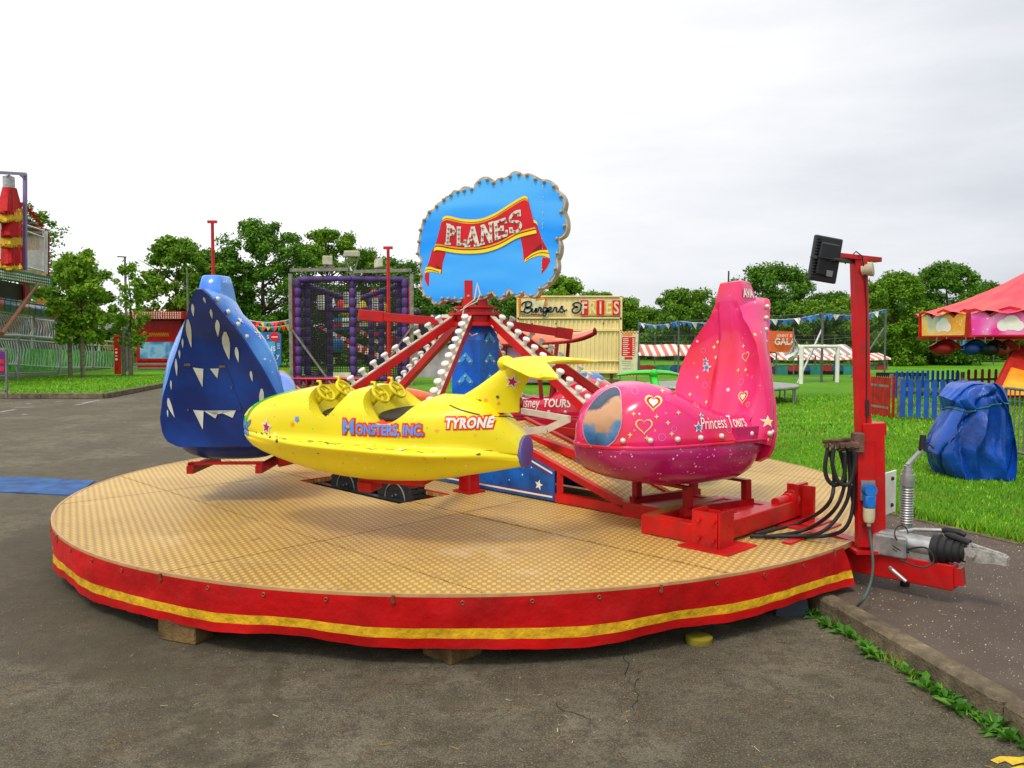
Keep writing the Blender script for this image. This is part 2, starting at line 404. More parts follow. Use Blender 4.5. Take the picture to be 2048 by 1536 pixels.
def mat_deck():
    m, nt, b, N, L = _pr('deck_chequer_plate'); vec = objvec(nt)
    s = N('ShaderNodeSeparateXYZ'); L(vec, s.inputs[0])
    def sn(o, k):
        a = N('ShaderNodeMath'); a.operation = 'MULTIPLY'; a.inputs[1].default_value = math.pi/k; L(o, a.inputs[0])
        q = N('ShaderNodeMath'); q.operation = 'SINE'; L(a.outputs[0], q.inputs[0]); return q.outputs[0]
    p = N('ShaderNodeMath'); p.operation = 'MULTIPLY'; L(sn(s.outputs[0], .025), p.inputs[0]); L(sn(s.outputs[1], .045), p.inputs[1])
    h = ramp(nt, p.outputs[0], [(-.02, 0.), (.30, 1.)])
    big = noise(nt, vec, .8, 5, .6)
    lo = mixc(nt, ramp(nt, big, [(.35, 0.), (.65, 1.)]), (.32, .175, .042), (.44, .265, .078))
    hi = mixc(nt, ramp(nt, big, [(.35, 0.), (.65, 1.)]), (.54, .345, .070), (.65, .445, .125))
    c = mixc(nt, h, lo, hi)
    c = mixc(nt, ramp(nt, noise(nt, vec, 2.2, 8, .7), [(.54, 0.), (.74, .55)]), c, (.24, .13, .055))
    c = mixc(nt, ramp(nt, noise(nt, vec, 1.3, 7, .7), [(.60, 0.), (.72, .35)]), c, (.72, .60, .42))
    L(c, b.inputs['Base Color']); b.inputs['Roughness'].default_value = .5; bump(nt, b, h, .35, .004); return m
ASPH = mat_asphalt(); PATHM = mat_tarmac_path(); GRASS = mat_grass(); BLADE = mat_blade(); DECK = mat_deck()
LEAFD = mat_leaf('leaf_dark', [(0, (.028, .090, .004)), (.5, (.068, .19, .008)), (1, (.17, .35, .02))])
LEAFM = mat_leaf('leaf_mid', [(0, (.05, .13, .004)), (.5, (.13, .28, .008)), (1, (.29, .49, .02))])
LEAFL = mat_leaf('leaf_light', [(0, (.07, .18, .006)), (.5, (.17, .36, .012)), (1, (.36, .54, .04))])
BARK = M('bark', (.10, .075, .05), .9, var=.3, bmp=.8, bscale=25)
KERB = M('kerb_concrete', (.24, .19, .115), .9, var=.3, scale=5, bmp=.8, bscale=70, dirt=.95)
RED = M('red_paint', (.56, .003, .004), .38, var=.2, scale=4, coat=.12, dirt=.55)
REDD = M('dark_red_paint', (.34, .004, .006), .38, var=.15, scale=4, dirt=.25)
CREAM = M('cream_paint', (.66, .60, .46), .5, dirt=.3)
WHITE = M('white_plastic', (.78, .76, .70), .35, var=.06)
BULB = M('frosted_bulb', (.70, .68, .58), .12, var=.06, coat=.6)
CHROME = M('galvanised_steel', (.42, .43, .42), .42, metal=.75, var=.2, scale=9, dirt=.2)
BLACK = M('black_rubber', (.018, .018, .019), .55, var=.2)
BLACKM = M('black_metal', (.02, .02, .024), .4, var=.2, coat=.2)
RUST = M('rusty_steel', (.14, .075, .05), .8, var=.35, scale=14, bmp=.4)
GOLD = M('yellow_stripe_cloth', (.74, .42, .010), .55, var=.18, scale=14, bmp=.5, bscale=30)
SKIRT = M('red_pvc_cloth', (.56, .002, .003), .5, var=.22, scale=2.2, bmp=.9, bscale=5, dirt=.25, spec=.3)
TANEDGE = M('tan_edge', (.50, .30, .12), .5, dirt=.4)
WOOD = M('old_timber', (.17, .10, .035), .85, var=.35, scale=6, bmp=.6, bscale=40, dirt=.4)
WOODG = M('grey_timber', (.24, .20, .15), .9, var=.3, scale=8, bmp=.5)
NAVYP = M('blue_light_box', (.006, .12, .62), .3, var=.15, coat=.3)
CYAN = M('cyan_paint', (.05, .34, .78), .4, var=.08)
LETW = M('letter_white', (.80, .78, .70), .4, var=.04)
LETR = M('letter_red', (.68, .012, .012), .4, var=.06)
LETK = M('letter_black', (.02, .025, .02), .45, var=.1)
ORANGE = M('orange_paint', (.85, .26, .01), .4, var=.08)
YELL = M('yellow_paint_plain', (.86, .62, .01), .4, var=.06)

# ---------------------------------------------------------------- ground, path, kerbs, grass
def flatpoly(name, pts, z, m, kind='structure'):
    mb = MB(); mb.poly([(x, y, z) for x, y in pts]); return struct(mb.build(name, m), kind)
flatpoly('ground', [(-700, -60), (700, -60), (700, 900), (-700, 900)], 0, ASPH)
KL = [(2.42, 1.2), (2.26, 2.2), (2.10, 3.27), (1.905, 4.49), (1.62, 5.8), (1.2, 7.2), (.4, 9.5), (-.6, 12), (-2.6, 18), (-6, 27), (-15, 43)]
GL = [(5.2, 1.2), (4.55, 3.6), (3.83, 5.9), (3.40, 6.93), (2.15, 10.5), (.9, 13.6), (-1.4, 20), (-4.6, 27.6), (-14, 44)]
flatpoly('path', KL+GL[::-1], .10, PATHM)
flatpoly('grass_field', GL+[(-60, 62), (-500, 90), (-500, 850), (600, 850), (600, 1.2)], .106, GRASS)
mb = MB()
for (a, b) in zip(KL[:-1], KL[1:]):
    a, b = V((*a, 0)), V((*b, 0)); n = max(1, round((b-a).length/.92))
    for i in range(n):
        p = a.lerp(b, i/n); q = a.lerp(b, (i+1)/n); d = (q-p).normalized()
        mb.bar(p+d*.006+V((0, 0, .055+rnd.uniform(-.004, .004))), q-d*.006+V((0, 0, .055)), .12, .13, bev=.018)
struct(mb.build('kerb', KERB, smooth=30))
mb = MB()
for (a, b) in zip(GL[:-1], GL[1:]): mb.bar((*a, .098), (*b, .098), .05, .03, bev=.006)
struct(mb.build('path_edging', KERB))
VL = [(-40, 23.8), (-12.2, 23.8), (-13.4, 31), (-16.5, 45), (-24, 60)]
flatpoly('grass_verge', VL+[(-90, 60), (-90, 23.8)], .14, GRASS)
mb = MB()
for (a, b) in zip(VL[:-1], VL[1:]):
    a, b = V((*a, 0)), V((*b, 0)); n = max(1, round((b-a).length/1.8))
    for i in range(n):
        mb.bar(a.lerp(b, i/n)+V((0, 0, .08)), a.lerp(b, (i+.99)/n)+V((0, 0, .08)), .16, .17, bev=.02)
struct(mb.build('kerb', KERB))
# darker resurfacing patch with its straight joint, a little proud of the old surface
PATCHM = M('asphalt_patch', (.040, .035, .026), .9, var=.35, scale=5, bmp=.7, bscale=130, dirt=.5)
def blades(name, poly, n, h0, h1, z, seed, wd=.004, falloff=None):
    rs = np.random.RandomState(seed); xs = [p[0] for p in poly]; ys = [p[1] for p in poly]
    pts = []
    def inside(x, y):
        c = False; k = len(poly)
        for i in range(k):
            (x1, y1), (x2, y2) = poly[i], poly[i-1]
            if (y1 > y) != (y2 > y) and x < (x2-x1)*(y-y1)/(y2-y1)+x1: c = not c
        return c
    while len(pts) < n:
        x = rs.uniform(min(xs), max(xs)); y = rs.uniform(min(ys), max(ys))
        if inside(x, y) and (falloff is None or rs.rand() < falloff(x, y)): pts.append((x, y))
    pts = np.array(pts); a = rs.uniform(0, 2*np.pi, n); h = rs.uniform(h0, h1, n); ln = rs.uniform(.1, .8, n)*h; wd = wd*rs.uniform(.7, 1.5, n)
    wx, wy = np.cos(a)*wd, np.sin(a)*wd; t = rs.uniform(0, 2*np.pi, n)
    vs = np.zeros((n, 3, 3)); vs[:, 0, 0] = pts[:, 0]-wx; vs[:, 0, 1] = pts[:, 1]-wy; vs[:, 1, 0] = pts[:, 0]+wx; vs[:, 1, 1] = pts[:, 1]+wy
    vs[:, 2, 0] = pts[:, 0]+np.cos(t)*ln; vs[:, 2, 1] = pts[:, 1]+np.sin(t)*ln; vs[:, 2, 2] = h; vs[:, :, 2] += z
    return trimesh(name, vs.reshape(-1, 3), 3, BLADE)
def trimesh(name, vs, k, m, me_only=False):
    me = bpy.data.meshes.new(name); n = len(vs)//k
    me.vertices.add(len(vs)); me.vertices.foreach_set('co', np.ascontiguousarray(vs, dtype=np.float32).ravel())
    me.loops.add(len(vs)); me.loops.foreach_set('vertex_index', np.arange(len(vs), dtype=np.int32))
    me.polygons.add(n); me.polygons.foreach_set('loop_start', np.arange(0, len(vs), k, dtype=np.int32))
    me.materials.append(m); me.update(calc_edges=True); me.validate()
    return me if me_only else link(name, me)
struct(blades('grass', [(4.6, 3.4), (3.87, 5.9), (3.44, 6.93), (2.2, 10.5), (1.3, 13), (12.5, 13), (8.2, 6)], 90000, .012, .040, .106, 3, .0045), 'stuff')
struct(blades('grass', [(1.3, 13), (-1.2, 20), (-1.2, 24), (17, 24), (12.5, 13)], 40000, .02, .06, .106, 4, .012), 'stuff')
struct(blades('grass', VL[:3]+[(-14.5, 38), (-24, 38), (-40, 24)], 22000, .02, .07, .14, 5, .018), 'stuff')
struct(blades('grass', [(4.66, 3.4), (4.56, 3.6), (3.84, 5.9), (3.41, 6.93), (2.16, 10.5), (2.3, 10.5), (3.55, 6.93), (4.0, 5.9), (4.8, 3.4)], 5000, .05, .12, .10, 6, .005), 'stuff')

# weeds along the near kerb, litter, blue mat, paint mark
mb = MB()
for i in range(150):
    t = rnd.random()**1.0; y = lerp(2.55, 4.75, t); x = interp(y, [(q[1], q[0]) for q in KL])[0]-.075-abs(rnd.gauss(0, .03))
    dens = .35+.65*math.sin(y*5.1)**2
    if rnd.random() > dens: continue
    k = rnd.randint(4, 8); r0 = rnd.uniform(.025, .085)
    for j in range(k):
        a = rnd.uniform(0, 6.28); el = rnd.uniform(.25, 1.15); L_ = r0*rnd.uniform(.7, 1.5); wd = L_*rnd.uniform(.25, .5)
        d = V((math.cos(a)*math.cos(el), math.sin(a)*math.cos(el), math.sin(el))); s_ = V((-math.sin(a), math.cos(a), 0))*wd/2
        p = V((x, y, .002)); mid = p+d*L_*.55; tip = p+d*L_+V((0, 0, -L_*.25))
        mb.add([p, mid+s_, tip, mid-s_], [[0, 1, 2, 3]])
WEED = mat_leaf('weed_leaf', [(0, (.03, .12, .012)), (.5, (.07, .24, .02)), (1, (.15, .36, .03))])
struct(mb.build('weeds', WEED), 'stuff')
struct(blades('grass', [(1.74, 4.75), (1.98, 3.3), (2.12, 2.4), (2.20, 2.4), (2.06, 3.3), (1.83, 4.75)], 600, .02, .06, 0, 9, .0025), 'stuff')
mb = MB()
for i in range(520):
    if i % 4 == 0: x, y, z = rnd.uniform(-4, 4.5), rnd.uniform(1.7, 4.2), .003
    elif i % 4 == 1: x, y, z = rnd.uniform(2.2, 4.2), rnd.uniform(2.4, 6.5), .103
    elif i % 4 == 2: y = rnd.uniform(2.3, 4.8); x = interp(y, [(q[1], q[0]) for q in KL])[0]-.08-abs(rnd.gauss(0, .12)); z = .003
    else: x, y, z = rnd.gauss(.4, .8), rnd.uniform(2, 3.6), .003
    if z > .05 and x < interp(y, [(q[1], q[0]) for q in KL])[0]+.1: continue
    a = rnd.uniform(0, 6.28); l = rnd.uniform(.002, .017)*(1.6 if rnd.random() < .1 else 1); wd = rnd.uniform(.0008, .0026); d = V((math.cos(a), math.sin(a), 0))*l; s_ = V((-math.sin(a), math.cos(a), 0))*wd
    p = V((x, y, z)); mb.mi = rnd.choice([0, 0, 1, 2])
    mb.add([p-d-s_, p+d-s_*.5+V((0, 0, .004)), p+d+s_+V((0, 0, .003)), p-d+s_], [[0, 1, 2, 3]])
struct(mb.build('litter', [M('straw', (.30, .19, .05), .8), M('dead_leaf', (.16, .07, .02), .8), M('paper_scrap', (.45, .40, .24), .8)]), 'stuff')
def gravel(name, n, seed, xr, yr, z, s0, s1, m, fall=1.0):
    rs = np.random.RandomState(seed); y = yr[0]+(yr[1]-yr[0])*rs.rand(n)**fall; x = rs.uniform(xr[0], xr[1], n)
    if z > .05: k = x > np.interp(y, [q[1] for q in KL], [q[0] for q in KL])+.14; x, y = x[k], y[k]
    else: k = x < np.interp(y, [q[1] for q in KL], [q[0] for q in KL])-.07; x, y = x[k], y[k]
    n = len(x); s = rs.uniform(s0, s1, n)*rs.uniform(.5, 1, n); a = rs.uniform(0, 6.28, n); p = np.stack([x, y, np.full(n, z)], 1)
    c = [p+np.stack([np.cos(a+k*2.09)*s*(1+.5*(k == 0)), np.sin(a+k*2.09)*s, -.001*np.ones(n)], 1) for k in range(3)]; t = p+np.stack([rs.normal(size=n)*s*.3, rs.normal(size=n)*s*.3, s*.8], 1)
    return struct(trimesh(name, np.stack([c[0], c[1], t, c[1], c[2], t, c[2], c[0], t], 1).reshape(-1, 3), 3, m), 'stuff')
gravel('gravel', 5200, 1, (-4.2, 2.4), (1.8, 5.2), .0, .002, .006, M('dark_grit', (.035, .028, .018), .9), 1.4)
gravel('gravel', 3600, 2, (-4.2, 2.4), (1.8, 5.2), .0, .002, .006, M('pale_grit', (.30, .25, .17), .9), 1.4)
gravel('gravel', 1500, 3, (-3, 2.4), (1.8, 4.6), .0, .003, .008, M('brown_grit', (.12, .06, .02), .9), 1.2)
gravel('path_chippings', 2600, 4, (1.9, 4.6), (2.0, 6.8), .101, .002, .006, M('white_chippings', (.55, .48, .36), .8), 1.0)
mb = MB(); rs_ = random.Random(12)       # cracks in the old asphalt
for (x0, y0, x1, y1) in ((1245, 1305, 1300, 1370), (1290, 1340, 1275, 1420), (60, 865, 330, 845), (120, 880, 340, 856), (1100, 1400, 1180, 1450)):
    a, b = G(x0, y0, .003), G(x1, y1, .003); n = 14; d = (b-a).normalized(); sd = V((-d.y, d.x, 0)); o_ = 0; L_ = []; R_ = []
    for k in range(n+1): o_ += rs_.uniform(-.02, .02); p = a.lerp(b, k/n)+sd*o_; w_ = rs_.uniform(.0006, .0026)*(1 if 0 < k < n else .2); L_.append(p+sd*w_); R_.append(p-sd*w_)
    mb.sheet([L_, R_])
struct(mb.build('asphalt_cracks', M('crack_dirt', (.018, .014, .009), .95)))
mb = MB(); q = [G(*p, 0) for p in ((-60, 958), (0, 955), (60, 956), (190, 963), (150, 992), (60, 988), (0, 985), (-60, 984))]
f = [p+V((0, 0, .012)) for p in q]; mb.prism(f, q)
tag(mb.build('ground_mat', M('blue_mat', (.035, .11, .30), .8, var=.25, scale=5, dirt=.5, bmp=.3)), 'worn blue matting lying flat on the asphalt left of the round deck', 'mat')
mb = MB()
for pl in ([(1980, 1520), (2000, 1512), (2040, 1514), (2075, 1508), (2085, 1522), (2050, 1524), (2025, 1530), (2010, 1522), (1995, 1527)], [(2020, 1536), (2040, 1531), (2090, 1530), (2100, 1560), (2030, 1556)]):
    mb.poly([G(*p, .004) for p in pl])
struct(mb.build('paint_mark', M('road_paint_yellow', (.72, .50, .03), .7, var=.2, dirt=.5)))
mb = MB()
for (x0, y0, x1, y1) in ((0, 824, 30, 819), (30, 815, 68, 814), (45, 829, 55, 828), (110, 803, 128, 802), (150, 810, 165, 808), (165, 807, 198, 800), (52, 808, 60, 807)):
    a, b = G(x0, y0, .004), G(x1, y1, .004); d = (b-a).normalized(); s_ = V((-d.y, d.x, 0))*.05; mb.poly([a-s_, b-s_, b+s_, a+s_])
struct(mb.build('road_marking', M('worn_white_paint', (.5, .48, .44), .8, var=.3, dirt=.8)))

# ---------------------------------------------------------------- the plane ride
RC = V((-.33, 7.21, 0)); RR = 3.35; DZ = .375; A_ = V((.7071, -.7071, 0)); B_ = V((.7071, .7071, 0))
def rc(a, b, z=0): return RC+A_*a+B_*b+V((0, 0, z))
def ang(th, r, z=0): return RC+V((math.cos(R(th))*r, math.sin(R(th))*r, z))
ride = thing('plane_ride', 'fairground ride on round tan deck with red skirt, bulb-lined red arms and blue centre column', 'fairground ride', RC)
def clip(poly, n, d):
    out = []
    for i in range(len(poly)):
        p, q = poly[i], poly[(i+1) % len(poly)]; a = p[0]*n[0]+p[1]*n[1]-d; b = q[0]*n[0]+q[1]*n[1]-d
        if a <= 0: out.append(p)
        if (a < 0 < b) or (b < 0 < a):
            t = a/(a-b); out.append((p[0]+(q[0]-p[0])*t, p[1]+(q[1]-p[1])*t))
    return out
disc = [((RR-.012)*math.cos(2*math.pi*k/180), (RR-.012)*math.sin(2*math.pi*k/180)) for k in range(180)]
def rect(poly, a0, a1, b0, b1):
    for n, d in (((-1, 0), -a0), ((1, 0), a1), ((0, -1), -b0), ((0, 1), b1)):
        if poly: poly = clip(poly, n, d)
    return poly
HOLE = (-1.03, .40, -1.17, -.69)
aa = [-9, -1.43, 1.0, 9]; bb = [-9, -2.22, -1.05, 1.05, 2.22, 9]; g = .006
for i in range(3):
    for j in range(5):
        gb = .016 if (i == 2 and j in (1, 2)) else g
        if j == 2 and i > 0: rects = [(aa[i]+g, aa[i+1]-g, bb[j]+(gb if j == 2 else g), bb[j+1]-g)]
        rects = [(aa[i]+g, aa[i+1]-g, bb[j]+g, bb[j+1]-(gb if j == 1 else g))]
        if i == 1 and j in (1, 2):
            (a0, a1, b0, b1) = rects[0]; h0, h1, k0, k1 = HOLE; k0 = max(k0, b0); k1 = min(k1, b1)
            rects = [(a0, h0, b0, b1), (h1, a1, b0, b1), (h0, h1, b0, k0), (h0, h1, k1, b1)]
        mb = MB(); ok = False
        for rc_ in rects:
            if rc_[1]-rc_[0] < .01 or rc_[3]-rc_[2] < .01: continue
            pl = rect(disc, *rc_)
            if len(pl) > 2:
                ok = True; dz = 0 if j != 2 else .002
                mb.prism([rc(a, b, DZ+dz) for a, b in pl], [rc(a, b, DZ-.028) for a, b in pl])
        if ok: mb.build('deck_panel', DECK, ride)
mb = MB(); n = 160   # rim band, open at the drawbar
rows = [[ang(360*k/n, RR+dr, z) for dr, z in ((-.012, DZ+.003), (.006, DZ+.003), (.006, DZ-.03), (-.012, DZ-.03))] for k in range(n)]
mb.rings(rows, loop=True); mb.build('deck_rim', TANEDGE, ride, 40)
mb = MB(); rs_ = random.Random(8)     # scuffs and scratches worn into the deck paint
for i in range(60):
    a_, r_ = rs_.uniform(3.3, 5.6), 3.2*math.sqrt(rs_.random()); x_, y_ = math.cos(a_)*r_, math.sin(a_)*r_
    l_, t_ = rs_.uniform(.02, .16)*(1.6 if i % 9 == 0 else .6), rs_.gauss(.4, .5); d_ = V((math.cos(t_), math.sin(t_), 0))*l_; n_ = V((-math.sin(t_), math.cos(t_), 0))*rs_.uniform(.001, .005); p_ = RC+V((x_, y_, DZ+.0035)); mb.mi = i % 3
    if HOLE[0]-.1 < (x_-y_)*.7071 < HOLE[1]+.1 and HOLE[2]-.1 < (x_+y_)*.7071 < HOLE[3]+.1: continue
    mb.add([p_-d_, p_-n_*.6+d_*.1, p_+d_, p_+n_+d_*.2], [[0, 1, 2, 3]])
struct(mb.build('deck_scuffs', [M('scuff_pale', (.62, .52, .36), .6), M('scuff_brown', (.16, .09, .035), .7), M('scuff_grey', (.36, .32, .28), .6)], ride), 'stuff')
mb = MB()          # steelwork under the deck, coloured black to deepen the shade there
for b in (-1.0, -.35, .35, 1.0): mb.bar(rc(-2.9, b, .30), rc(2.9, b, .30), .06, .09)
for a in (-2.2, -1.35, .75, 2.0): mb.bar(rc(a, -2.4, .31), rc(a, 2.4, .31), .05, .07)
for th in range(195, 330, 15): mb.bar(ang(th, 1.6, .30), ang(th, RR-.12, .31), .04, .05)
mb.build('under_frame', BLACKM, ride)
# red edge to the wheel opening
mb = MB(); mb.bar(rc(-1.03, -.67, DZ-.02), rc(.40, -.67, DZ-.02), .03, .06); mb.bar(rc(-1.05, -1.17, DZ-.016), rc(-1.05, -.69, DZ-.016), .03, .05)
mb.build('opening_edge', RED, ride)
TYRE = M('tyre_rubber', (.022, .021, .020), .8, var=.3, scale=20, bmp=.5, bscale=30, dirt=.3)
for a in (-.64, .08):
    wp = rc(a, -.90, .335); ax = -B_
    wh = bpy.data.objects.new('wheel', None); COL.objects.link(wh); wh.parent = ride; wh.location = wp-RC
    mb = MB(); mb.lathe([(.17, -.085), (.24, -.10), (.285, -.095), (.305, -.07), (.307, .07), (.285, .095), (.24, .10), (.17, .085)], wp, ax, 36)
    for k in range(36):
        t = 2*math.pi*k/36; u = A_*math.cos(t)+V((0, 0, 1))*math.sin(t)
        for s_ in (-1, 1): mb.bar(wp+u*.309+B_*s_*.01, wp+u*.305+B_*s_*.085, .026, .016, up=u)
    mb.v = [wp+(p-wp)*.80 for p in mb.v]; mb.build('tyre', TYRE, wh, 35)
    mb = MB(); mb.lathe([(.172, -.06), (.176, .075), (.165, .078), (.15, .03), (.10, .02), (.07, .055), (.035, .06), (.0, .06)], wp, ax, 28)
    for k in range(5):
        t = 2*math.pi*k/5; u = A_*math.cos(t)+V((0, 0, 1))*math.sin(t); mb.cyl(wp+u*.055+ax*.05, wp+u*.055+ax*.075, .01, n=6)
    mb.v = [wp+(p-wp)*.80+ax*.012 for p in mb.v]
    mb.build('rim', M('dirty_wheel_rim', (.34, .33, .30), .55, metal=.3, var=.3, dirt=.4), wh, 35)

# skirt: hung cloth with folds, a yellow band, eyelets
mb = MB(); n = 260; T0, T1 = 92, 314.5; rows = []
lv = [(0, 0), (.05, 0), (.25, 0), (.42, 0), (.52, 0), (.60, 1), (.70, 1), (.80, 0), (.90, 0), (1, 0)]
for k in range(n+1):
    t = lerp(T0, T1, k/n); e = max(0, (t-304)/(T1-304)); zb = .105+.016*math.sin(t*.13)+.010*math.sin(t*.37+1)+.05*e
    wv = .010*math.sin(t*.21)+.008*math.sin(t*.55+2)+.004*math.sin(t*1.7)
    row = []
    for q, _ in lv:
        z = lerp(DZ-.012, zb, q); fl = .10*e*e*q
        p = ang(t, RR+.010+(wv-.018)*q**1.3+.010*math.sin(q*6+t*.3)*q*(1-q)+.03*e*math.sin(t*2.2)*q*(1-q), 0)
        p += A_*fl+V((0, 0, z)); row.append(p)
    rows.append(row)
fs = []; m_ = len(lv)
mb.v = [p for r in rows for p in r]
for k in range(n):
    for i in range(m_-1):
        mb.f.append([k*m_+i, k*m_+i+1, (k+1)*m_+i+1, (k+1)*m_+i]); mb.m.append(1 if i in (5, 6) else 0)
sk = mb.build('skirt', [SKIRT, GOLD], ride, 60)
BRASS = M('brass_eyelet', (.25, .10, .05), .5, metal=.5)
for k in range(38):
    t = T0+4+k*5.85; p = ang(t, RR+.012, DZ-.038); mb = MB(); mb.torus(p, .009, .0035, p-V((RC.x, RC.y, p.z)), 10, 5)
    if k % 4 == 1: mb.bar(p+V((0, 0, -.006)), p+V((0, 0, .034)), .012, .012)
    mb.build('eyelet', BRASS, sk)
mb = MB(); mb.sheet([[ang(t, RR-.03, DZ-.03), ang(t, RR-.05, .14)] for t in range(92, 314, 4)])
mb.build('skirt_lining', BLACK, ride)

# spine with its star panels, sloping chequer ramp and red truss
STARB = M('blue_star_panel', (.008, .12, .50), .3, var=.35, scale=3, coat=.3)
mb = MB()
def side(b, s_):
    top = lambda a: .46 if a > 1.72 else .63+(1.25-a)*.36
    for (a0, z0), (a1, z1) in (((.35, .93), (1.25, .655)), ((1.25, .655), (1.95, .435))): mb.bar(rc(a0, b, z0), rc(a1, b, z1), .05, .05)
    mb.bar(rc(1.24, b, .42), rc(2.35, b, .42), .05, .07); mb.bar(rc(1.27, b, .40), rc(1.27, b, .64), .05, .05); mb.bar(rc(1.9, b, .42), rc(2.5, b, .42), .06, .12)
    mb.bar(rc(-.35, b, .93), rc(-1.6, b, .50), .05, .05)
for b_ in (-.28, .28):
    mb = MB(); side(b_, 1); mb.build('spine_truss', RED, ride)
mb = MB(); mb.box(rc(2.2, 0, .42), (.5, .5, .10), R(-45)); mb.build('spine_end', RED, ride)
mb = MB(); mb.sheet([[rc(a, -.255, z), rc(a, .255, z)] for a, z in ((.38, .925), (1.25, .66), (2.0, .43))])
mb.sheet([[rc(a, -.255, z-.02), rc(a, .255, z-.02)] for a, z in ((.38, .925), (1.25, .66), (2.0, .43))]); mb.build('ramp_plate', DECK, ride)
for b in (-.31, .31):
    s_ = -1 if b < 0 else 1
    mb = MB(); ol = [(-1.55, .392), (1.24, .392), (1.24, .63), (.42, .90), (-.42, .90), (-1.55, .52)]
    mb.mi = 0; f = [rc(a, b, z) for a, z in ol]; mb.prism(f, [p-B_*s_*.012 for p in f])
    e = B_*s_*.003; mb.mi = 1
    for (a0, z0), (a1, z1) in (((-1.5, .415), (1.22, .415)), ((.42, .865), (1.22, .60))):
        mb.prism([rc(a0, b, z0)+e, rc(a1, b, z1)+e, rc(a1, b, z1+.014)+e, rc(a0, b, z0+.014)+e], [rc(a0, b, z0), rc(a1, b, z1), rc(a1, b, z1+.014), rc(a0, b, z0+.014)])
    mb.mi = 2
    for (a0, z0), (a1, z1) in (((-1.5, .431), (1.22, .431)), ((.42, .850), (1.22, .585))):
        mb.prism([rc(a0, b, z0)+e, rc(a1, b, z1)+e, rc(a1, b, z1+.006)+e, rc(a0, b, z0+.006)+e], [rc(a0, b, z0), rc(a1, b, z1), rc(a1, b, z1+.006), rc(a0, b, z0+.006)])
    mb.mi = 1; fr = (rc(0, b, 0)+e, A_*(1 if b < 0 else -1), V((0, 0, 1)), B_*s_)
    sg = 1 if b < 0 else -1
    for a, z, r0 in ((1.08, .50, .045), (.62, .62, .026), (.1, .62, .03), (.9, .56, .012), (.83, .64, .008), (1.0, .63, .01), (.75, .50, .008), (.4, .55, .012), (.5, .72, .01), (-.5, .60, .03), (.68, .76, .012)):
        vs, fs = star2(r0, r0*.42, .2); flat(mb, at2((vs, fs), a*sg, z), fr, .002)
    mb.build('star_panel', [STARB, LETW, M('maroon_line', (.25, .01, .03), .4)], ride)
mb = MB(); mb.box(rc(.42, -.46, DZ+.10), (.14, .12, .20), R(-45), .01); mb.box(rc(.42, -.46, DZ+.012), (.2, .18, .02), R(-45)); mb.build('jack_foot', RED, ride)

# pivot frame at the drawbar end
mb = MB()
mb.bar(rc(2.80, -.62, .46), rc(2.80, .44, .46), .10, .12, bev=.006); mb.bar(rc(2.30, -.60, .44), rc(2.8, -.60, .44), .10, .12, bev=.006)
mb.bar(rc(2.3, .32, .44), rc(2.8, .32, .44), .10, .10, bev=.006); mb.bar(rc(2.32, -.60, .44), rc(2.32, .3, .44), .09, .11, bev=.006)
mb.box(rc(2.5, .12, .475), (.34, .34, .012), R(-45))
for a in (2.72, 2.90): mb.box(rc(a, -.62, .49), (.012, .16, .23), R(-45))
mb.box(rc(2.81, -.70, .49), (.16, .012, .22), R(-45)); mb.box(rc(2.81, -.54, .485), (.16, .012, .2), R(-45))
mb.box(rc(2.83, -.60, DZ+.008), (.34, .34, .012), R(-45))
for a in (2.77, 2.87):
    for z in (.44, .55): mb.cyl(rc(a, -.706, z), rc(a, -.725, z), .013, n=6)
mb.box(rc(2.84, .50, .50), (.20, .03, .24), R(-45), .004); mb.box(rc(2.84, .50, .52), (.03, .15, .22), R(-45))
mb.cyl(rc(2.80, .36, .52), rc(2.80, .48, .52), .05, n=16); mb.cyl(rc(2.80, .20, .53), rc(2.80, .40, .53), .032, n=14)
mb.torus(rc(2.80, .44, .52), .055, .014, B_, 18, 6)
mb.box(rc(2.86, .36, DZ+.010), (.36, .40, .012), R(-45))
mb.build('pivot_frame', RED, ride, 30)

# column, hub and sign posts
mb = MB(); zc0, zc1 = .92, 1.775; s0 = .215
ca = [RC+V((math.cos(R(a))*s0, math.sin(R(a))*s0, 0)) for a in (-78, 12, 102, 192)]
def colring(k, z): return [RC+(p-RC)*k+V((0, 0, z)) for p in ca]
mb.rings([colring(1, zc0), colring(1, zc1-.13), colring(.72, zc1)])
col = mb.build('light_column', NAVYP, ride)
DULL = M('dull_cap', (.42, .42, .38), .3, metal=.4)
for i0, i1, rows_ in ((3, 0, 5), (0, 1, 5)):
    p, q = ca[i0], ca[i1]; u = (q-p).normalized(); n_ = u.cross(V((0, 0, 1))); mid = (p+q)/2; fr = (mid, u, V((0, 0, 1)), n_)
    for k in range(rows_):
        z = zc1-.10-k*.182; wd = .088 if i0 == 3 else .086
        if k == 0 and i0 == 3: continue
        mb = MB(); flat(mb, ([(0, z+.045), (wd, z-.035), (wd*.72, z-.075), (0, z-.015), (-wd*.72, z-.075), (-wd, z-.035)], [[0, 1, 2, 3], [0, 3, 4, 5]]), fr, .003); mb.build('chevron', CYAN, col)
        for x, dz in ((0, .008), (-.058, -.042), (.058, -.042)): mb = MB(); mb.ball(mid+u*x+V((0, 0, z+dz))+n_*.008, .0135, 10); mb.build('chevron_lamp', DULL, col, 60)
mb = MB(); mb.cyl(RC+V((0, 0, .36)), RC+V((0, 0, .95)), .16, n=18); mb.box(RC+V((0, 0, .70)), (.5, .5, .25), R(-45), .02); mb.build('column_base', REDD, ride, 30)
mb = MB(); hz = RC+V((0, 0, 0))
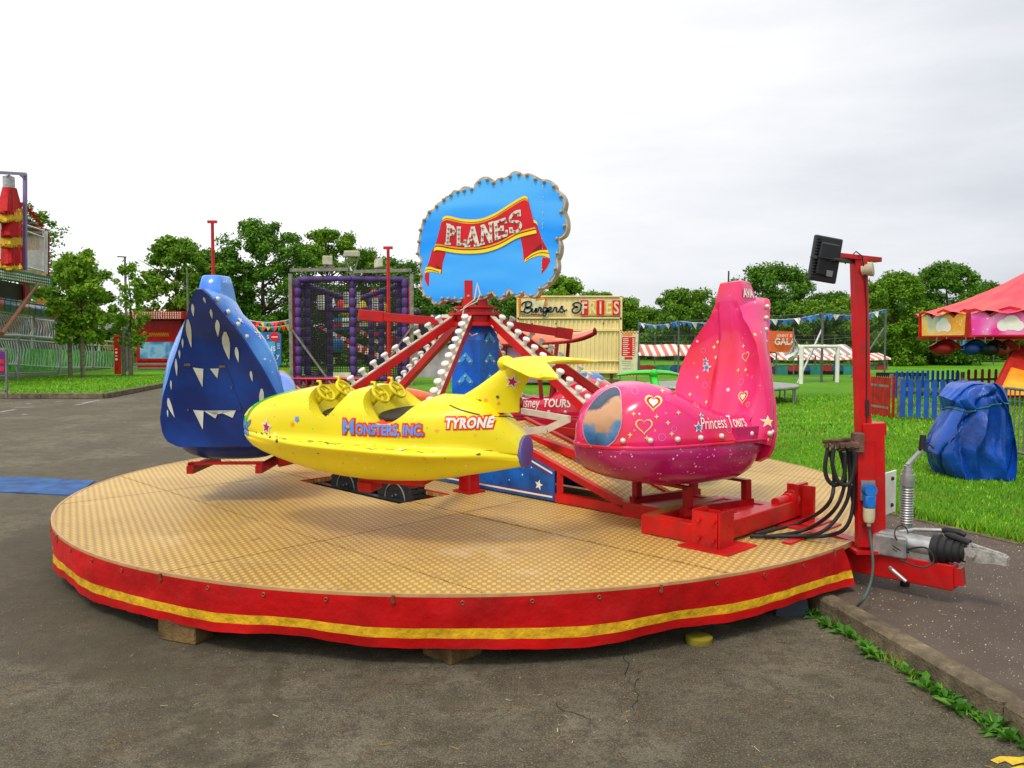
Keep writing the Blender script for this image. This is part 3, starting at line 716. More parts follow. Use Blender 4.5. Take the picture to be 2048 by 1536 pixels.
mb.lathe([(.0, 1.76), (.235, 1.77), (.235, 1.80), (.20, 1.81), (.20, 1.855), (.245, 1.865), (.245, 1.885), (.17, 1.89), (.165, 1.925), (.20, 1.93), (.20, 1.945), (.12, 1.95), (0, 1.95)], hz, n=28)
for k in range(12):
    t = 2*math.pi*k/12; mb.cyl(hz+V((math.cos(t)*.222, math.sin(t)*.222, 1.885)), hz+V((math.cos(t)*.222, math.sin(t)*.222, 1.90)), .011, n=6)
for x in (-.06, .06):
    mb.box(hz+V((x, 0, 2.06)), (.075, .075, .24), 0, .005); mb.prism([hz+V((x, -.02, 1.95)), hz+V((x*2.1, -.02, 1.95)), hz+V((x, -.02, 2.12))], [hz+V((x, .02, 1.95)), hz+V((x*2.1, .02, 1.95)), hz+V((x, .02, 2.12))])
mb.bar(hz+V((0, 0, 1.50)), hz+V((0, 0, 1.9)), .1, .1); mb.build('hub', RED, ride, 35)
mb = MB()
mb.tube([hz+V(p) for p in ((.02, -.12, 2.13), (.0, -.16, 2.0), (-.09, -.2, 1.93), (-.10, -.25, 1.86), (-.10, -.25, 1.76), (-.02, -.26, 1.68), (.03, -.25, 1.70))], .006, 6)
mb.tube([hz+V(p) for p in ((.02, -.11, 2.15), (.05, -.15, 2.05), (.02, -.17, 1.98), (-.06, -.19, 1.94), (-.12, -.24, 1.90))], .005, 6)
mb.tube([hz+V(p) for p in ((.17, -.14, 1.80), (.15, -.2, 1.77), (.19, -.22, 1.73), (.22, -.2, 1.74))], .006, 6)
mb.build('wiring', CREAM, ride, 60)
mb = MB(); mb.bar(hz+V((.17, -.2, 1.745)), hz+V((.27, -.2, 1.725)), .035, .04); mb.build('wiring_connector', BLACK, ride)

# spreader bars
for th, r1, z0, z1, tip in ((186, 1.02, 1.80, 1.865, .2), (8, .87, 1.80, 1.70, .13)):
    mb = MB(); mb.bar(ang(th, .18, z0), ang(th, r1, z1), .055, .075, bev=.004)
    d = (z1-z0)/(r1-.18); mb.bar(ang(th, r1-tip, z1-d*tip), ang(th, r1+.02, z1+d*.02), .075, .098, bev=.006)
    for k in (.03,): mb.cyl(ang(th-1, r1-k, z1)+V((0, -.05, 0)), ang(th-1, r1-k, z1)+V((0, -.06, 0)), .012, n=6)
    mb.build('spreader_bar', RED, ride)

# six light arms, each with its row of bulbs, and the carrying arms below
TH = {'blue': 205, 'yellow': 258, 'pink': 314, 'green': 20, 'red': 74, 'orange': 132}
mbk = MB(); mbk.lathe([(.012, .0), (.021, .004), (.018, .026), (.022, .043), (.031, .048), (.033, .061), (.026, .070), (.012, .070), (.0, .064)], n=16)
BULBME = mbk.build('bulb', WHITE, None, 40, me_only=True)
def armz(r): return 1.865-.66*(r-.2)
for nm, th in TH.items():
    rad = V((math.cos(R(th)), math.sin(R(th)), 0)); r1 = 1.78
    p, q = ang(th, .2, armz(.2)-.04), ang(th, r1, armz(r1)-.04); up = (q-p).normalized().cross(V((-rad.y, rad.x, 0))); up = up if up.z > 0 else -up
    mb = MB(); mb.bar(p, q, .055, .072, up=up, bev=.003); mb.mi = 1; mb.bar(p+up*.040, q+up*.040, .052, .007, up=up)
    arm = mb.build('light_arm', [RED, CREAM], ride)
    rot = up.to_track_quat('Z', 'Y')
    nb = 15
    for k in range(nb):
        r = .30+k*(1.68-.30)/(nb-1); b = link('bulb', BULBME, arm); b.location = ang(th, r, armz(r)-.04)+up*.043-RC; b.rotation_mode = 'QUATERNION'; b.rotation_quaternion = rot
    mb = MB(); mb.bar(ang(th, .2, .90), ang(th, 1.75, .64), .07, .07, bev=.004); mb.bar(ang(th, 1.70, .62), ang(th, 1.78, .80), .06, .06); mb.build('carrying_arm', RED, ride)
mb = MB(); pA, pB, pC = P(1020, 866, 6.5), P(1095, 858, 6.35), P(1138, 838, 6.3)
for a, b in ((pA, pB), (pB, pC)): mb.bar(a, b, .03, .055)
mb.cyl(pB+V((-.06, -.02, -.01)), pB+V((-.06, -.04, -.01)), .012, n=8); mb.bar(pC, P(1045, 822, 7.0), .03, .05); mb.build('guard_bar', CREAM, ride)

# drawbar, coupling, jockey post
mb = MB(); mb.bar(rc(3.0, .17, .26), rc(3.93, .17, .26), .11, .15, bev=.006); mb.bar(rc(3.88, .17, .26), rc(3.97, .17, .27), .07, .10)
mb.prism([rc(3.2, .12, .40), rc(3.62, .12, .34), rc(3.2, .12, .26)], [rc(3.2, .22, .40), rc(3.62, .22, .34), rc(3.2, .22, .26)])
mb.bar(rc(3.1, -.25, .36), rc(3.1, .5, .36), .06, .06); mb.build('drawbar', RED, ride)
mb = MB(); mb.cyl(rc(3.50, .17, .415), rc(3.82, .17, .405), .062, n=18); mb.box(rc(3.58, .17, .39), (.2, .17, .13), R(-45), .01); mb.box(rc(3.72, .17, .35), (.18, .10, .05), R(-45)); mb.build('coupling_tube', CHROME, ride, 35)
mb = MB(); mb.lathe([(.075, 0), (.098, .01), (.10, .05), (.085, .06), (.088, .09), (.073, .10), (.077, .13), (.064, .14), (.07, .17), (.055, .18), (.06, .20), (.03, .21)], rc(3.80, .17, .405), A_, 20); mb.v = [rc(3.80, .17, .405)+(p-rc(3.80, .17, .405))*.88 for p in mb.v]; mb.build('rubber_bellows', BLACK, ride, 40)
mb = MB()
mb.rings([[rc(a, .17+sb*w_, z0+sz*h) for sb, sz in ((-1, -1), (1, -1), (1, 1), (-1, 1))] for a, w_, h, z0 in ((3.96, .032, .034, .405), (4.05, .042, .040, .41), (4.14, .038, .028, .41), (4.19, .028, .022, .40))])
mb.bar(rc(4.0, .17, .465), rc(4.18, .17, .43), .03, .01); mb.cyl(rc(4.02, .11, .42), rc(4.02, .23, .42), .022, n=10); mb.cyl(rc(4.0, .17, .44), rc(4.0, .17, .47), .016, n=8); mb.build('coupling_head', M('worn_coupling', (.46, .44, .40), .5, metal=.4, var=.2, scale=30, dirt=.6), ride, 30)
mb = MB(); mb.tube([rc(3.60, .22, .46), rc(3.68, .24, .485), rc(3.84, .26, .50)], .012, 8); mb.mi = 1; mb.tube([rc(3.82, .26, .498), rc(3.85, .26, .502), rc(3.92, .26, .502), rc(3.95, .255, .49)], [.012, .020, .020, .014], 10)
mb.tube([rc(3.86, .20, .492), rc(3.90, .19, .488), rc(4.0, .17, .47)], [.012, .021, .018], 10); mb.build('handbrake_lever', [CHROME, BLACK], ride, 50)
jp = rc(3.60, .33, 0)
mb = MB(); mb.cyl(jp+V((0, 0, .36)), jp+V((0, 0, .83)), .032, n=14)
for k in range(14): mb.torus(jp+V((0, 0, .50+k*.016)), .034, .006, n=14, m=6)
mb.cyl(jp+V((0, 0, .73)), jp+V((0, 0, .80)), .042, n=14); mb.cyl(jp+V((0, 0, .83)), jp+V((0, 0, .855)), .024, n=12)
mb.bar(jp+V((0, 0, .86)), jp+V((.085, 0, .955)), .04, .012); mb.mi = 1; mb.cyl(jp+V((.085, 0, .95)), jp+V((.09, 0, 1.045)), .021, .018, n=12)
mb.cyl(jp+V((0, 0, .1)), jp+V((0, 0, .36)), .028, n=12); mb.tube([jp+V((.09, -.01, .96)), jp+V((.13, 0, .985)), jp+V((.16, 0, .96))], .005, 6); mb.tube([jp+V((.09, -.01, .95)), jp+V((.13, -.02, .94)), jp+V((.14, -.02, .90))], .005, 6); mb.build('jockey_post', [CHROME, BLACK], ride, 40)
mb = MB(); mb.box(rc(3.47, .35, .66), (.012, .30, .27), R(-45), .004)
mb.mi = 1
for z in (.58, .75): mb.ball(rc(3.48, .42, z), .013, 8)
mb.build('white_board', [WHITE, BLACK], ride)

# floodlight mast on the drawbar end
mast = thing('floodlight_mast', 'tall red square mast with floodlight and round speaker standing on the ride drawbar', 'floodlight mast', rc(3.42, .12, .3))
pb = rc(3.42, .12, 0)
def mp(px, py, dy=0.): return P(px, py, pb.y+dy)
mb = MB(); mb.bar(mp(1743, 1092), mp(1740, 845), .115, .13, bev=.004); mb.bar(mp(1752, 870), mp(1751, 845), .075, .10, bev=.003); mb.bar(mp(1727, 900), mp(1717, 517), .078, .078, bev=.003)
mb.bar(mp(1729, 1092, -.05), mp(1729, 880, -.05), .05, .10); mb.box(mp(1738, 1098), (.24, .2, .02), 0)
mb.build('mast_post', RED, mast)
mb = MB(); ta, tb = mp(1664, 510, -.10), mp(1757, 520, .05); mb.bar(ta, tb, .055, .028, bev=.002); mb.build('cross_bar', RED, mast)
fl = bpy.data.objects.new('floodlight', None); COL.objects.link(fl); fl.parent = mast
fc = mp(1650, 519, -.13); xx = (mp(1678, 524, -.09)-mp(1622, 514, -.16)).normalized()
yy = (mp(1664, 556, -.10)-mp(1636, 482, -.16)).normalized()*-1; yy = (yy-xx*yy.dot(xx)).normalized(); nn = xx.cross(yy); rm = Matrix((xx, yy, nn)).transposed()
if nn.y > 0: nn = -nn
mb = MB(); mb.box(fc, (.20, .265, .028), rm, .012); mb.box(fc+nn*.012, (.14, .19, .04), rm, .008)
for k in range(14): mb.box(fc+nn*.018-xx*.08+yy*(-.11+k*.017), (.028, .005, .022), rm)
mb.mi = 1; mb.box(fc+nn*.034-yy*.08+xx*.02, (.045, .035, .004), rm); mb.ball(fc+nn*.02-xx*.085+yy*.0, .011, 8); mb.build('lamp_body', [BLACKM, CHROME], fl)
mb = MB(); mb.bar(fc-xx*.1, fc-xx*.1+nn*.06, .02, .006); mb.bar(fc+xx*.1, fc+xx*.1+nn*.06, .02, .006); mb.bar(fc-xx*.1+nn*.06, fc+xx*.1+nn*.06, .03, .006); mb.bar(fc+nn*.06, mp(1707, 524), .03, .02); mb.build('bracket', BLACKM, fl)
mb = MB(); sp = mp(1733, 540, -.05); mb.lathe([(.0, -.03), (.028, -.028), (.034, 0), (.042, .02), (.045, .035), (.035, .04), (0, .04)], sp, (.75, -.45, .1), 18); mb.build('horn_speaker', M('aged_beige', (.50, .44, .30), .5, dirt=.3), mast, 40)
mb = MB(); mb.tube([mp(1690, 528, -.06), mp(1700, 515, -.07), mp(1712, 503, -.06), mp(1724, 512, -.06), mp(1730, 545, -.06), mp(1731, 575, -.045), mp(1733, 620, -.04), mp(1733, 850, -.04)], .004, 6)
mb.tube([mp(1734, 800, -.04), mp(1735, 832, -.045)], .012, 8); mb.build('lamp_cable', BLACK, mast, 50)
# socket, plug and hoses
mb = MB(); sc = mp(1736, 985, -.10); mb.mi = 2; mb.box(sc+V((.005, .02, .01)), (.085, .02, .12), 0); mb.mi = 0; mb.cyl(sc+V((0, -.0, .015)), sc+V((0, -.045, .02)), .037, n=14); mb.box(sc+V((0, -.025, -.05)), (.062, .05, .085), 0, .01)
mb.mi = 1; mb.rings([[sc+V((x*k, -.02+y*k, z)) for x, y in circ(1, 12)] for k, z in ((.034, -.09), (.034, -.15), (.028, -.175), (.012, -.18), (.012, -.20))]); mb.build('power_socket', [M('blue_plastic', (.01, .16, .55), .4), M('cream_plastic', (.62, .55, .34), .5), CHROME], mast, 40)
mb = MB(); mb.mi = 0; mb.box(mp(1695, 890, -.08), (.13, .07, .045), 0, .01)
for k in range(5): mb.cyl(mp(1652+k*11, 892, -.13), mp(1652+k*11, 892, -.03), .014, n=8); mb.cyl(mp(1655+k*11, 884, -.10), mp(1655+k*11, 902, -.10), .012, n=8)
mb.cyl(mp(1646, 884, -.1), mp(1700, 879, -.1), .011, n=8); mb.box(mp(1715, 885, -.07), (.06, .07, .12), 0, .006); mb.build('hose_manifold', RUST, mast)
hp = [((1655, 900), (1650, 935), (1656, 960), (1672, 970), (1688, 955), (1690, 905)), ((1668, 897), (1665, 930), (1678, 965), (1700, 965), (1710, 920), (1704, 895))]
for k, h in enumerate(hp):
    mb = MB(); mb.tube([V(p) for p in smoothline([tuple(mp(x, y, -.12-.02*k)) for x, y in h], 5)], .013, 8); mb.build('hose_loop', BLACK, mast, 60)
dk = rc(2.85, .05, .40); dk2 = rc(2.55, -.1, .40)
for k, (h, e) in enumerate(((((1660, 902), (1668, 960), (1655, 1010), (1600, 1045)), (1510, 1068)), (((1680, 900), (1690, 960), (1668, 1020), (1610, 1060)), (1530, 1074)), (((1695, 898), (1700, 960), (1690, 1010), (1650, 1060), (1600, 1072)), (1500, 1072)), (((1702, 900), (1708, 980), (1695, 1050), (1650, 1072)), (1560, 1073)), (((1712, 960), (1703, 985), (1710, 1030), (1722, 1048)), (1726, 1050)))):
    pts = [tuple(mp(x, y, -.10+.02*k)) for x, y in h]
    if k < 4: pts[-1] = tuple(G(h[-1][0], h[-1][1], DZ+.03)); pts += [tuple(G(*e, DZ+.02))]
    else: pts += [tuple(mp(*e, -.08))]
    mb = MB(); mb.tube([V(p) for p in smoothline(pts, 6)], .012 if k < 4 else .008, 8); mb.build('hose', BLACK, mast, 60)
mb = MB(); mb.tube([V(p) for p in smoothline([tuple(mp(1737, 1050, -.10)), tuple(mp(1742, 1085, -.14)), tuple(mp(1746, 1130, -.25)), tuple(P(1740, 1170, 4.45)), tuple(P(1722, 1205, 4.4)), tuple(G(1695, 1222, .03)), tuple(G(1660, 1222, .02))], 6)], .008, 8)
mb.build('power_cable', M('green_grey_cable', (.05, .09, .08), .5), mast, 60)
mb = MB()
for j in range(3):
    c0 = P(1795+j*4, 1100-j*6, 4.75); mb.torus(c0, .05+.012*j, .004, (.2, -.5, 1), 20, 5)
mb.torus(P(1803, 1068, 4.72), .05, .004, (.3, -1, .2), 20, 5); mb.tube([V(p) for p in smoothline([tuple(P(1810, 1100, 4.7)), tuple(P(1850, 1095, 4.5)), tuple(P(1868, 1120, 4.45)), tuple(P(1845, 1135, 4.45)), tuple(P(1800, 1120, 4.5))], 5)], .005, 6)
mb.build('lighting_cable', BLACK, mast, 60)
mb = MB(); mb.tube([P(1780, 1135, 4.45), P(1785, 1140, 4.4), P(1812, 1163, 4.35)], .010, 8); mb.build('release_handle', CHROME, ride)
# timber packing under the rim
def block(px, py, sz, rz, label, h=None):
    mb = MB(); p = G(px, py, 0); mb.box((0, 0, sz[2]/2), sz, 0, .006); o = mb.build('timber_block', WOOD, None); o.location = (p.x, p.y, 0); o.rotation_euler = (0, 0, rz); tag(o, label, 'wooden block', 'timber packing blocks under the deck rim')
block(372, 1276, (.26, .14, .12), R(-22), 'mossy timber packing block under the left side of the red skirt')
block(905, 1308, (.22, .22, .12), R(46), 'dark square timber packing block with its corner towards us, under the front of the skirt')
mb = MB(); p = G(1398, 1284, 0); mb.lathe([(0, 0), (.07, 0), (.072, .02), (.072, .03), (.06, .036), (0, .036)], (p.x, p.y, 0)); tag(mb.build('pad', M('dull_yellow', (.24, .20, .015), .6, dirt=.5), None, 40), 'round dull yellow pad on the asphalt beneath the front right of the skirt', 'pad')
mb = MB(); p = G(1585, 1232, 0); mb.prism([p+V((-.1, 0, 0)), p+V((.1, 0, 0)), p+V((.08, 0, .13)), p+V((-.08, 0, .13))], [p+V((-.1, .2, 0)), p+V((.1, .2, 0)), p+V((.08, .2, .13)), p+V((-.08, .2, .13))]); tag(mb.build('wheel_chock', M('grey_blue_plastic', (.05, .065, .09), .6)), 'grey plastic wheel chock in the shade under the right end of the skirt', 'chock')
# ---------------------------------------------------------------- ride cars
def mat_spray(name, base, base2, layers, rough=.28, coat=.4, dirt=.15, chip=None):
    m, nt, b, N, L = _pr(name); vec = objvec(nt)
    c = mixc(nt, ramp(nt, noise(nt, vec, 2.3, 3, .5), [(.38, 0.), (.66, 1.)]), base, base2)
    for sc_, sz, cols, soft, keep in layers: c = spots(nt, vec, c, sc_, sz, cols, soft, keep)
    d = ramp(nt, noise(nt, vec, 9, 9, .75), [(.62, 0.), (.80, dirt)]); c = mixc(nt, d, c, (.10, .07, .03))
    if chip: c = mixc(nt, ramp(nt, noise(nt, vec, 17, 6, .7), [(.715, 0.), (.725, 1.)]), c, chip)
    L(c, b.inputs['Base Color']); b.inputs['Roughness'].default_value = rough
    b.inputs['Coat Weight'].default_value = coat; b.inputs['Coat Roughness'].default_value = .12
    b.inputs['Specular IOR Level'].default_value = .35
    bump(nt, b, noise(nt, vec, 6, 4), .12, .01); return m
YEL = mat_spray('yellow_sprayed_fibreglass', (.78, .66, .006), (.88, .72, .012), [
    (13, .38, [(.85, .22, .03), (.90, .80, .30), (.35, .75, .05), (.80, .30, .02), (.95, .85, .45)], .75, .50),
    (30, .30, [(.70, .10, .03), (.92, .86, .4), (.85, .35, .02), (.2, .6, .05)], .6, .55)], .42, .12, .45, (.20, .18, .14))
YELI = M('yellow_worn_inside', (.80, .66, .008), .45, var=.12, scale=5, dirt=.6)
PNK = mat_spray('pink_sprayed_fibreglass', (.80, .022, .19), (.70, .008, .045), [
    (10, .22, [(.95, .60, .05), (.85, .75, .80), (.95, .70, .15), (.9, .45, .6)], .7, .60),
    (19, .22, [(.95, .85, .80), (.95, .55, .04), (.9, .2, .35)], .5, .62)], .25, .5, .12)
MAG = mat_spray('magenta_hull', (.36, .006, .095), (.46, .010, .14), [
    (22, .24, [(.80, .55, .66), (.75, .4, .55), (.6, .15, .3)], .6, .35), (46, .34, [(.75, .5, .6)], .5, .5)], .28, .5, .15)
BLU = mat_spray('blue_sprayed_fibreglass', (.03, .17, .68), (.10, .36, .86), [
    (12, .20, [(.65, .80, .95), (.45, .7, .95)], .8, .5), (24, .22, [(.8, .88, .95)], .6, .6)], .28, .5, .1)
NAV = mat_spray('navy_back', (.002, .020, .15), (.004, .055, .34), [], .42, .15, .15)
ORG = mat_spray('orange_sprayed_fibreglass', (.80, .12, .012), (.88, .16, .02), [(14, .35, [(.9, .4, .1), (.9, .7, .3), (.7, .06, .02)], .7, .6)], .35, .3, .2)
GRN = mat_spray('green_sprayed_fibreglass', (.02, .48, .02), (.04, .62, .03), [(14, .3, [(.2, .75, .1), (.5, .8, .2)], .7, .7)], .35, .3, .2)
RDC = mat_spray('red_sprayed_fibreglass', (.60, .006, .03), (.72, .012, .05), [(11, .25, [(.95, .6, .1), (.9, .3, .3), (.9, .8, .7)], .7, .66)], .25, .5, .1)
SAL = M('salmon_fibreglass', (.85, .20, .10), .3, var=.08, coat=.4, dirt=.1)
GREYP = M('grey_seat', (.12, .12, .11), .6, var=.2)
def carthing(name, label, o, az, cat='ride car'):
    return thing(name, label, cat, o, -R(az)+math.pi/2, 'cars of the plane ride')
def prof(half, n=4):
    """closed ring from the right-hand half outline [(y,z)...] bottom centre -> top centre"""
    h = smoothline(half, n); return h+[(-y, z) for y, z in h[-2:0:-1]]
# --- the aeroplane moulding (used three times)
ST = [  # x, ztop, zbot, half width, ledge, zledge
 (1.165, .33, .26, .03, .0, .295), (1.15, .375, .225, .075, .0, .295), (1.11, .425, .185, .13, .0, .29), (1.03, .475, .15, .18, .0, .285), (.92, .52, .118, .225, .006, .285),
 (.78, .555, .088, .268, .02, .285), (.62, .582, .055, .305, .04, .285), (.45, .605, .025, .33, .055, .283), (.25, .612, .005, .348, .06, .28), (.05, .60, -.005, .352, .062, .276),
 (-.15, .575, .0, .352, .062, .270), (-.35, .545, .012, .338, .06, .262), (-.52, .545, .035, .305, .058, .255), (-.66, .555, .06, .255, .05, .25), (-.78, .52, .08, .205, .03, .242),
 (-.88, .42, .098, .16, .012, .225), (-.95, .345, .110, .118, .0, .21), (-.985, .305, .115, .098, .0, .205)]
def plane_rings(g=0.0):
    rs = []
    for x, zt, zb, hw, lg, zl in ST:
        hs = hw+lg; k = (zt-zl)
        half = [(0, zb), (hw*.45, zb+.008), (hw*.80, zb+(zl-zb)*.22), (hw*1.0, zl-(zl-zb)*.38), (hs*.985, zl-.035), (hs, zl-.012), (hs-.012-lg*.2, zl+.006), (hw*.985, zl+k*.09), (hw*.955, zl+k*.38), (hw*.86, zl+k*.70), (hw*.60, zl+k*.93), (hw*.3, zt-.004), (0, zt)]
        rs.append([V((x, y, z)) for y, z in prof(half, 3)])
    return rs
mb = MB(); mb.rings(plane_rings()); base = mb.build('fuselage', YEL, None, me_only=True)
def ell(c, r, n=28):
    q = MB(); q.ball(c, 1, n, r); return q.build('cut', YELI, None, me_only=True)
PLANE = boolsub(base, [ell((.31, 0, .66), (.20, .255, .40)), ell((-.16, 0, .64), (.235, .265, .40)), ell((.30, 0, .73), (.185, .62, .345)), ell((-.17, 0, .72), (.235, .62, .36))])
fix(PLANE, 38, False); PBV = bvh_of(PLANE)
def fin_mesh(m):
    mb = MB(); sec = [(-.47, -.96, .065, .46), (-.55, -.965, .058, .54), (-.69, -1.0, .046, .62), (-.81, -1.06, .04, .70), (-.87, -1.13, .04, .745)]
    rs = []
    for x0, x1, h, z in sec: rs.append([V((lerp(x0, x1, t), y*h, z+(.04*t if z < .5 else 0)*0)) for t, y in ((0, 0), (.06, .55), (.2, .95), (.5, 1), (.8, .7), (1, .12), (1, -.12), (.8, -.7), (.5, -1), (.2, -.95), (.06, -.55))])
    mb.rings(rs)
    for s_ in (1, -1):   # swept tailplane
        rs = []
        for y, x0, x1, z, h in ((0, -.86, -1.15, .765, .034), (.08, -.90, -1.19, .768, .032), (.22, -1.03, -1.27, .758, .027), (.34, -1.17, -1.345, .735, .020), (.375, -1.24, -1.36, .730, .012)):
            rs.append([V((lerp(x0, x1, t), y*s_, z+k*h)) for t, k in ((0, 0), (.08, .6), (.3, 1), (.7, .8), (1, .2), (1, -.2), (.7, -.6), (.3, -.9), (.08, -.6))])
        mb.rings(rs)
    mb.ball((-.885, 0, .765), .052, 12, (1.1, 1, .9)); return mb.build('tail_fin', m, None, 45, me_only=True)
def wheel_parts(t, m, x, y):
    mb = MB(); ax = V((-.75, 0, .66)).normalized(); c = V((x, y, .565)); mb.torus(c, .062, .011, ax, 20, 7)
    u = ax.cross(V((0, 1, 0))).normalized(); v_ = V((0, 1, 0))
    for k in range(3):
        a = 2*math.pi*k/3+.5; mb.cyl(c, c+(u*math.cos(a)+v_*math.sin(a))*.06, .008, n=6)
    mb.cyl(c-ax*.10, c+ax*.01, .016, n=8); mb.ball(c+ax*.005, .02, 8)
    mb.tube([c+u*.06*s_ for s_ in (-1,)]+[c-u*.085+ax*.02, c-u*.105+ax*.0], [.014, .012, .007], 7)
    mb.build('steering_wheel', m, t, 50, local=True)
def plane_car(name, label, o, az, m, mi, nozzle, roll=0):
    t = carthing(name, label, o, az); t.rotation_euler.x = R(roll); t.scale = (.945,)*3
    me = PLANE.copy(); me.materials.clear(); me.materials.append(m); me.materials.append(mi); link('fuselage', me, t)
    link('tail_fin', fin_mesh(m), t)
    for x in (.40, -.03):
        for y in (-.105, .105): wheel_parts(t, mi, x, y)
    for x in (.13, -.36):
        mb = MB(); mb.rings([[V((x-.03+k*.0-z*.25+.12, y, .25+z)) for y, z in ((-.18, 0), (.18, 0), (.16, .22), (.08, .27), (-.08, .27), (-.16, .22))], [V((x-.03-z*.25+.15, y, .25+z)) for y, z in ((-.18, 0), (.18, 0), (.16, .22), (.08, .27), (-.08, .27), (-.16, .22))]]); mb.build('seat_back', GREYP, t, local=True)
    for x, rx_ in ((.31, .15), (-.17, .18)): mb = MB(); mb.lathe([(0, 0), (rx_, 0), (rx_*.98, .012), (0, .012)], (x, 0, .425), (0, 0, 1), 20); mb.v = [V((p.x, p.y*1.35, p.z)) for p in mb.v]; mb.build('footwell_shade', BLACK, t, local=True)  # raised black discs stand in for the shade deep inside each cockpit
    mb = MB(); mb.lathe([(0, 0), (.098, 0), (.104, .012), (.104, .028), (.085, .034), (0, .03)], (-.975, 0, .21), (-1, 0, 0), 28); mb.build('jet_nozzle', nozzle, t, 40, local=True)
    mb = MB(); mb.box((-.05, .0, -.015), (.50, .20, .05), 0, .006); mb.box((.14, .05, -.07), (.11, .14, .07), 0, .006); mb.build('mounting', RED, t, local=True)
    return t
NOZ = mat_spray('purple_nozzle', (.20, .03, .14), (.10, .12, .42), [(9, .3, [(.3, .05, .1), (.2, .2, .5)], .8, .5)], .4, .2, .3)
TY = plane_car('jet_car', 'yellow spotted jet shaped ride car lettered TYRONE, nearest on the deck', (-.775, 5.06, .775), -67, YEL, YELI, NOZ, -6)
SIDE = lambda x, z: (V((x, .0, z)), V((-1, 0, 0)), V((0, 0, 1)), V((0, 1, 0)))
REDGLOW = M('red_orange_lettering_edge', (.80, .05, .01), .4); SKYB = M('sky_blue_lettering', (.10, .30, .80), .35)
def car_text(t, bvh, name, body, fr, size, m, edge=None, **k):
    mb = MB(); mb.mi = 0; stick(mb, text_mesh(body, size, **k), fr, bvh, .007, .02)
    mats = [m]
    if edge:
        kk = dict(k); kk['bold'] = k.get('bold', 0)+edge[1]; mb.mi = 1; stick(mb, text_mesh(body, size, **kk), fr, bvh, .0035, .02); mats.append(edge[0])
    return mb.build(name, mats, t, local=True)
def tilt(fr, a):
    o, u, v_, n = fr; return (o, u*math.cos(a)+v_*math.sin(a), v_*math.cos(a)-u*math.sin(a), n)
car_text(TY, PBV, 'lettering', 'ONSTERS, INC.', tilt(SIDE(-.215, .352), .01), .088, SKYB, (REDGLOW, .011), bold=.003, sx=.80, space=1.0)
mb = MB(); stick(mb, text_mesh('M', .13, bold=.002, sx=.95), SIDE(.075, .348), PBV, .008, .02); mb.mi = 1; stick(mb, at2(fan2([(x*1.5, y) for x, y in circ(.010, 12)]), 0, .045), SIDE(.075, .348), PBV, .011); mb.mi = 2; stick(mb, text_mesh('M', .13, bold=.013, sx=.95), SIDE(.075, .348), PBV, .003, .02); mb.build('lettering', [SKYB, ORANGE, REDGLOW], TY, local=True)
car_text(TY, PBV, 'lettering', 'TYRONE', tilt(SIDE(-.71, .395), -.02), .082, LETW, (REDGLOW, .010), bold=.004, sx=.78, shear=.08, space=1.1)
mb = MB()
for x, z, r0, rr in ((.80, .345, .045, .1), (.50, .42, .024, .5)):
    mb.mi = 1 if r0 > .03 else 2; stick(mb, star2(r0*1.35 if r0 > .03 else r0, r0*.62, rr), SIDE(x, z), PBV, .004)
    if r0 > .03: mb.mi = 0; stick(mb, star2(r0*.85, r0*.38, rr), SIDE(x, z), PBV, .007)
fbv = bvh_of(fin_mesh(YEL))
mb.mi = 1; stick(mb, star2(.055, .023, .35), SIDE(-.94, .655), fbv, .004); mb.mi = 0; stick(mb, star2(.036, .015, .35), SIDE(-.94, .655), fbv, .007)
mb.build('painted_stars', [M('crimson', (.55, .01, .09), .4), LETW, SKYB], TY, local=True)
# green flash, blue splash on the nose; scuffs along the ledge
mb = MB(); top = (V((.80, .0, .55)), V((-1, 0, 0)), V((0, -.35, .94)), V((0, .94, .35)).normalized())
fl = [(-.33, -.02), (-.24, .045), (-.05, .10), (.20, .155), (.10, .09), (-.08, .025), (-.2, -.055), (-.26, -.15), (-.31, -.12)]
stick(mb, fan2(fl), (V((.80, 0, .43)), V((-1, 0, 0)), V((0, 0, 1)), V((.1, 1, .35)).normalized()), PBV, .003, .02)
mb.mi = 1; stick(mb, fan2([(-.30, -.06), (-.26, .0), (-.19, .01), (-.23, -.06)]), (V((.80, 0, .41)), V((-1, 0, 0)), V((0, 0, 1)), V((.1, 1, .3)).normalized()), PBV, .006, .02)
mb.mi = 2; stick(mb, fan2([(-.345, -.05), (-.33, .0), (-.30, -.02), (-.29, -.09), (-.22, -.10), (-.14, -.06), (-.15, -.09), (-.22, -.14), (-.17, -.17), (-.21, -.185), (-.28, -.17), (-.33, -.14)]), (V((.80, 0, .42)), V((-1, 0, 0)), V((0, 0, 1)), V((.25, 1, .1)).normalized()), PBV, .005, .02)
mb.build('nose_flash', [M('flash_green', (.06, .50, .05), .35, var=.2), YELL, M('flash_blue', (.09, .26, .60), .4, var=.3, scale=20)], TY, local=True)
mb = MB(); rs_ = random.Random(3)
for i in range(46):
    x = rs_.uniform(-.86, .85); fr = SIDE(x, lerp(.25, .29, min(1, x+.75))+rs_.gauss(0, .003)); l = rs_.uniform(.006, .03)
    stick(mb, ([(-l, 0), (-l*.3, .001), (l, .0006), (l*.4, -.0014)], [[0, 1, 2, 3]]), fr, PBV, .002)
for x, z, s_ in ((.86, .295, .013), (.80, .30, .010), (.75, .285, .012), (-.78, .235, .013), (.30, .215, .010), (.93, .29, .008)):
    stick(mb, fan2([(s_*math.cos(k*1.05)*(1+.4*math.sin(k*3.1+x*9)), s_*.5*math.sin(k*1.05)) for k in range(6)]), SIDE(x, z), PBV, .002)
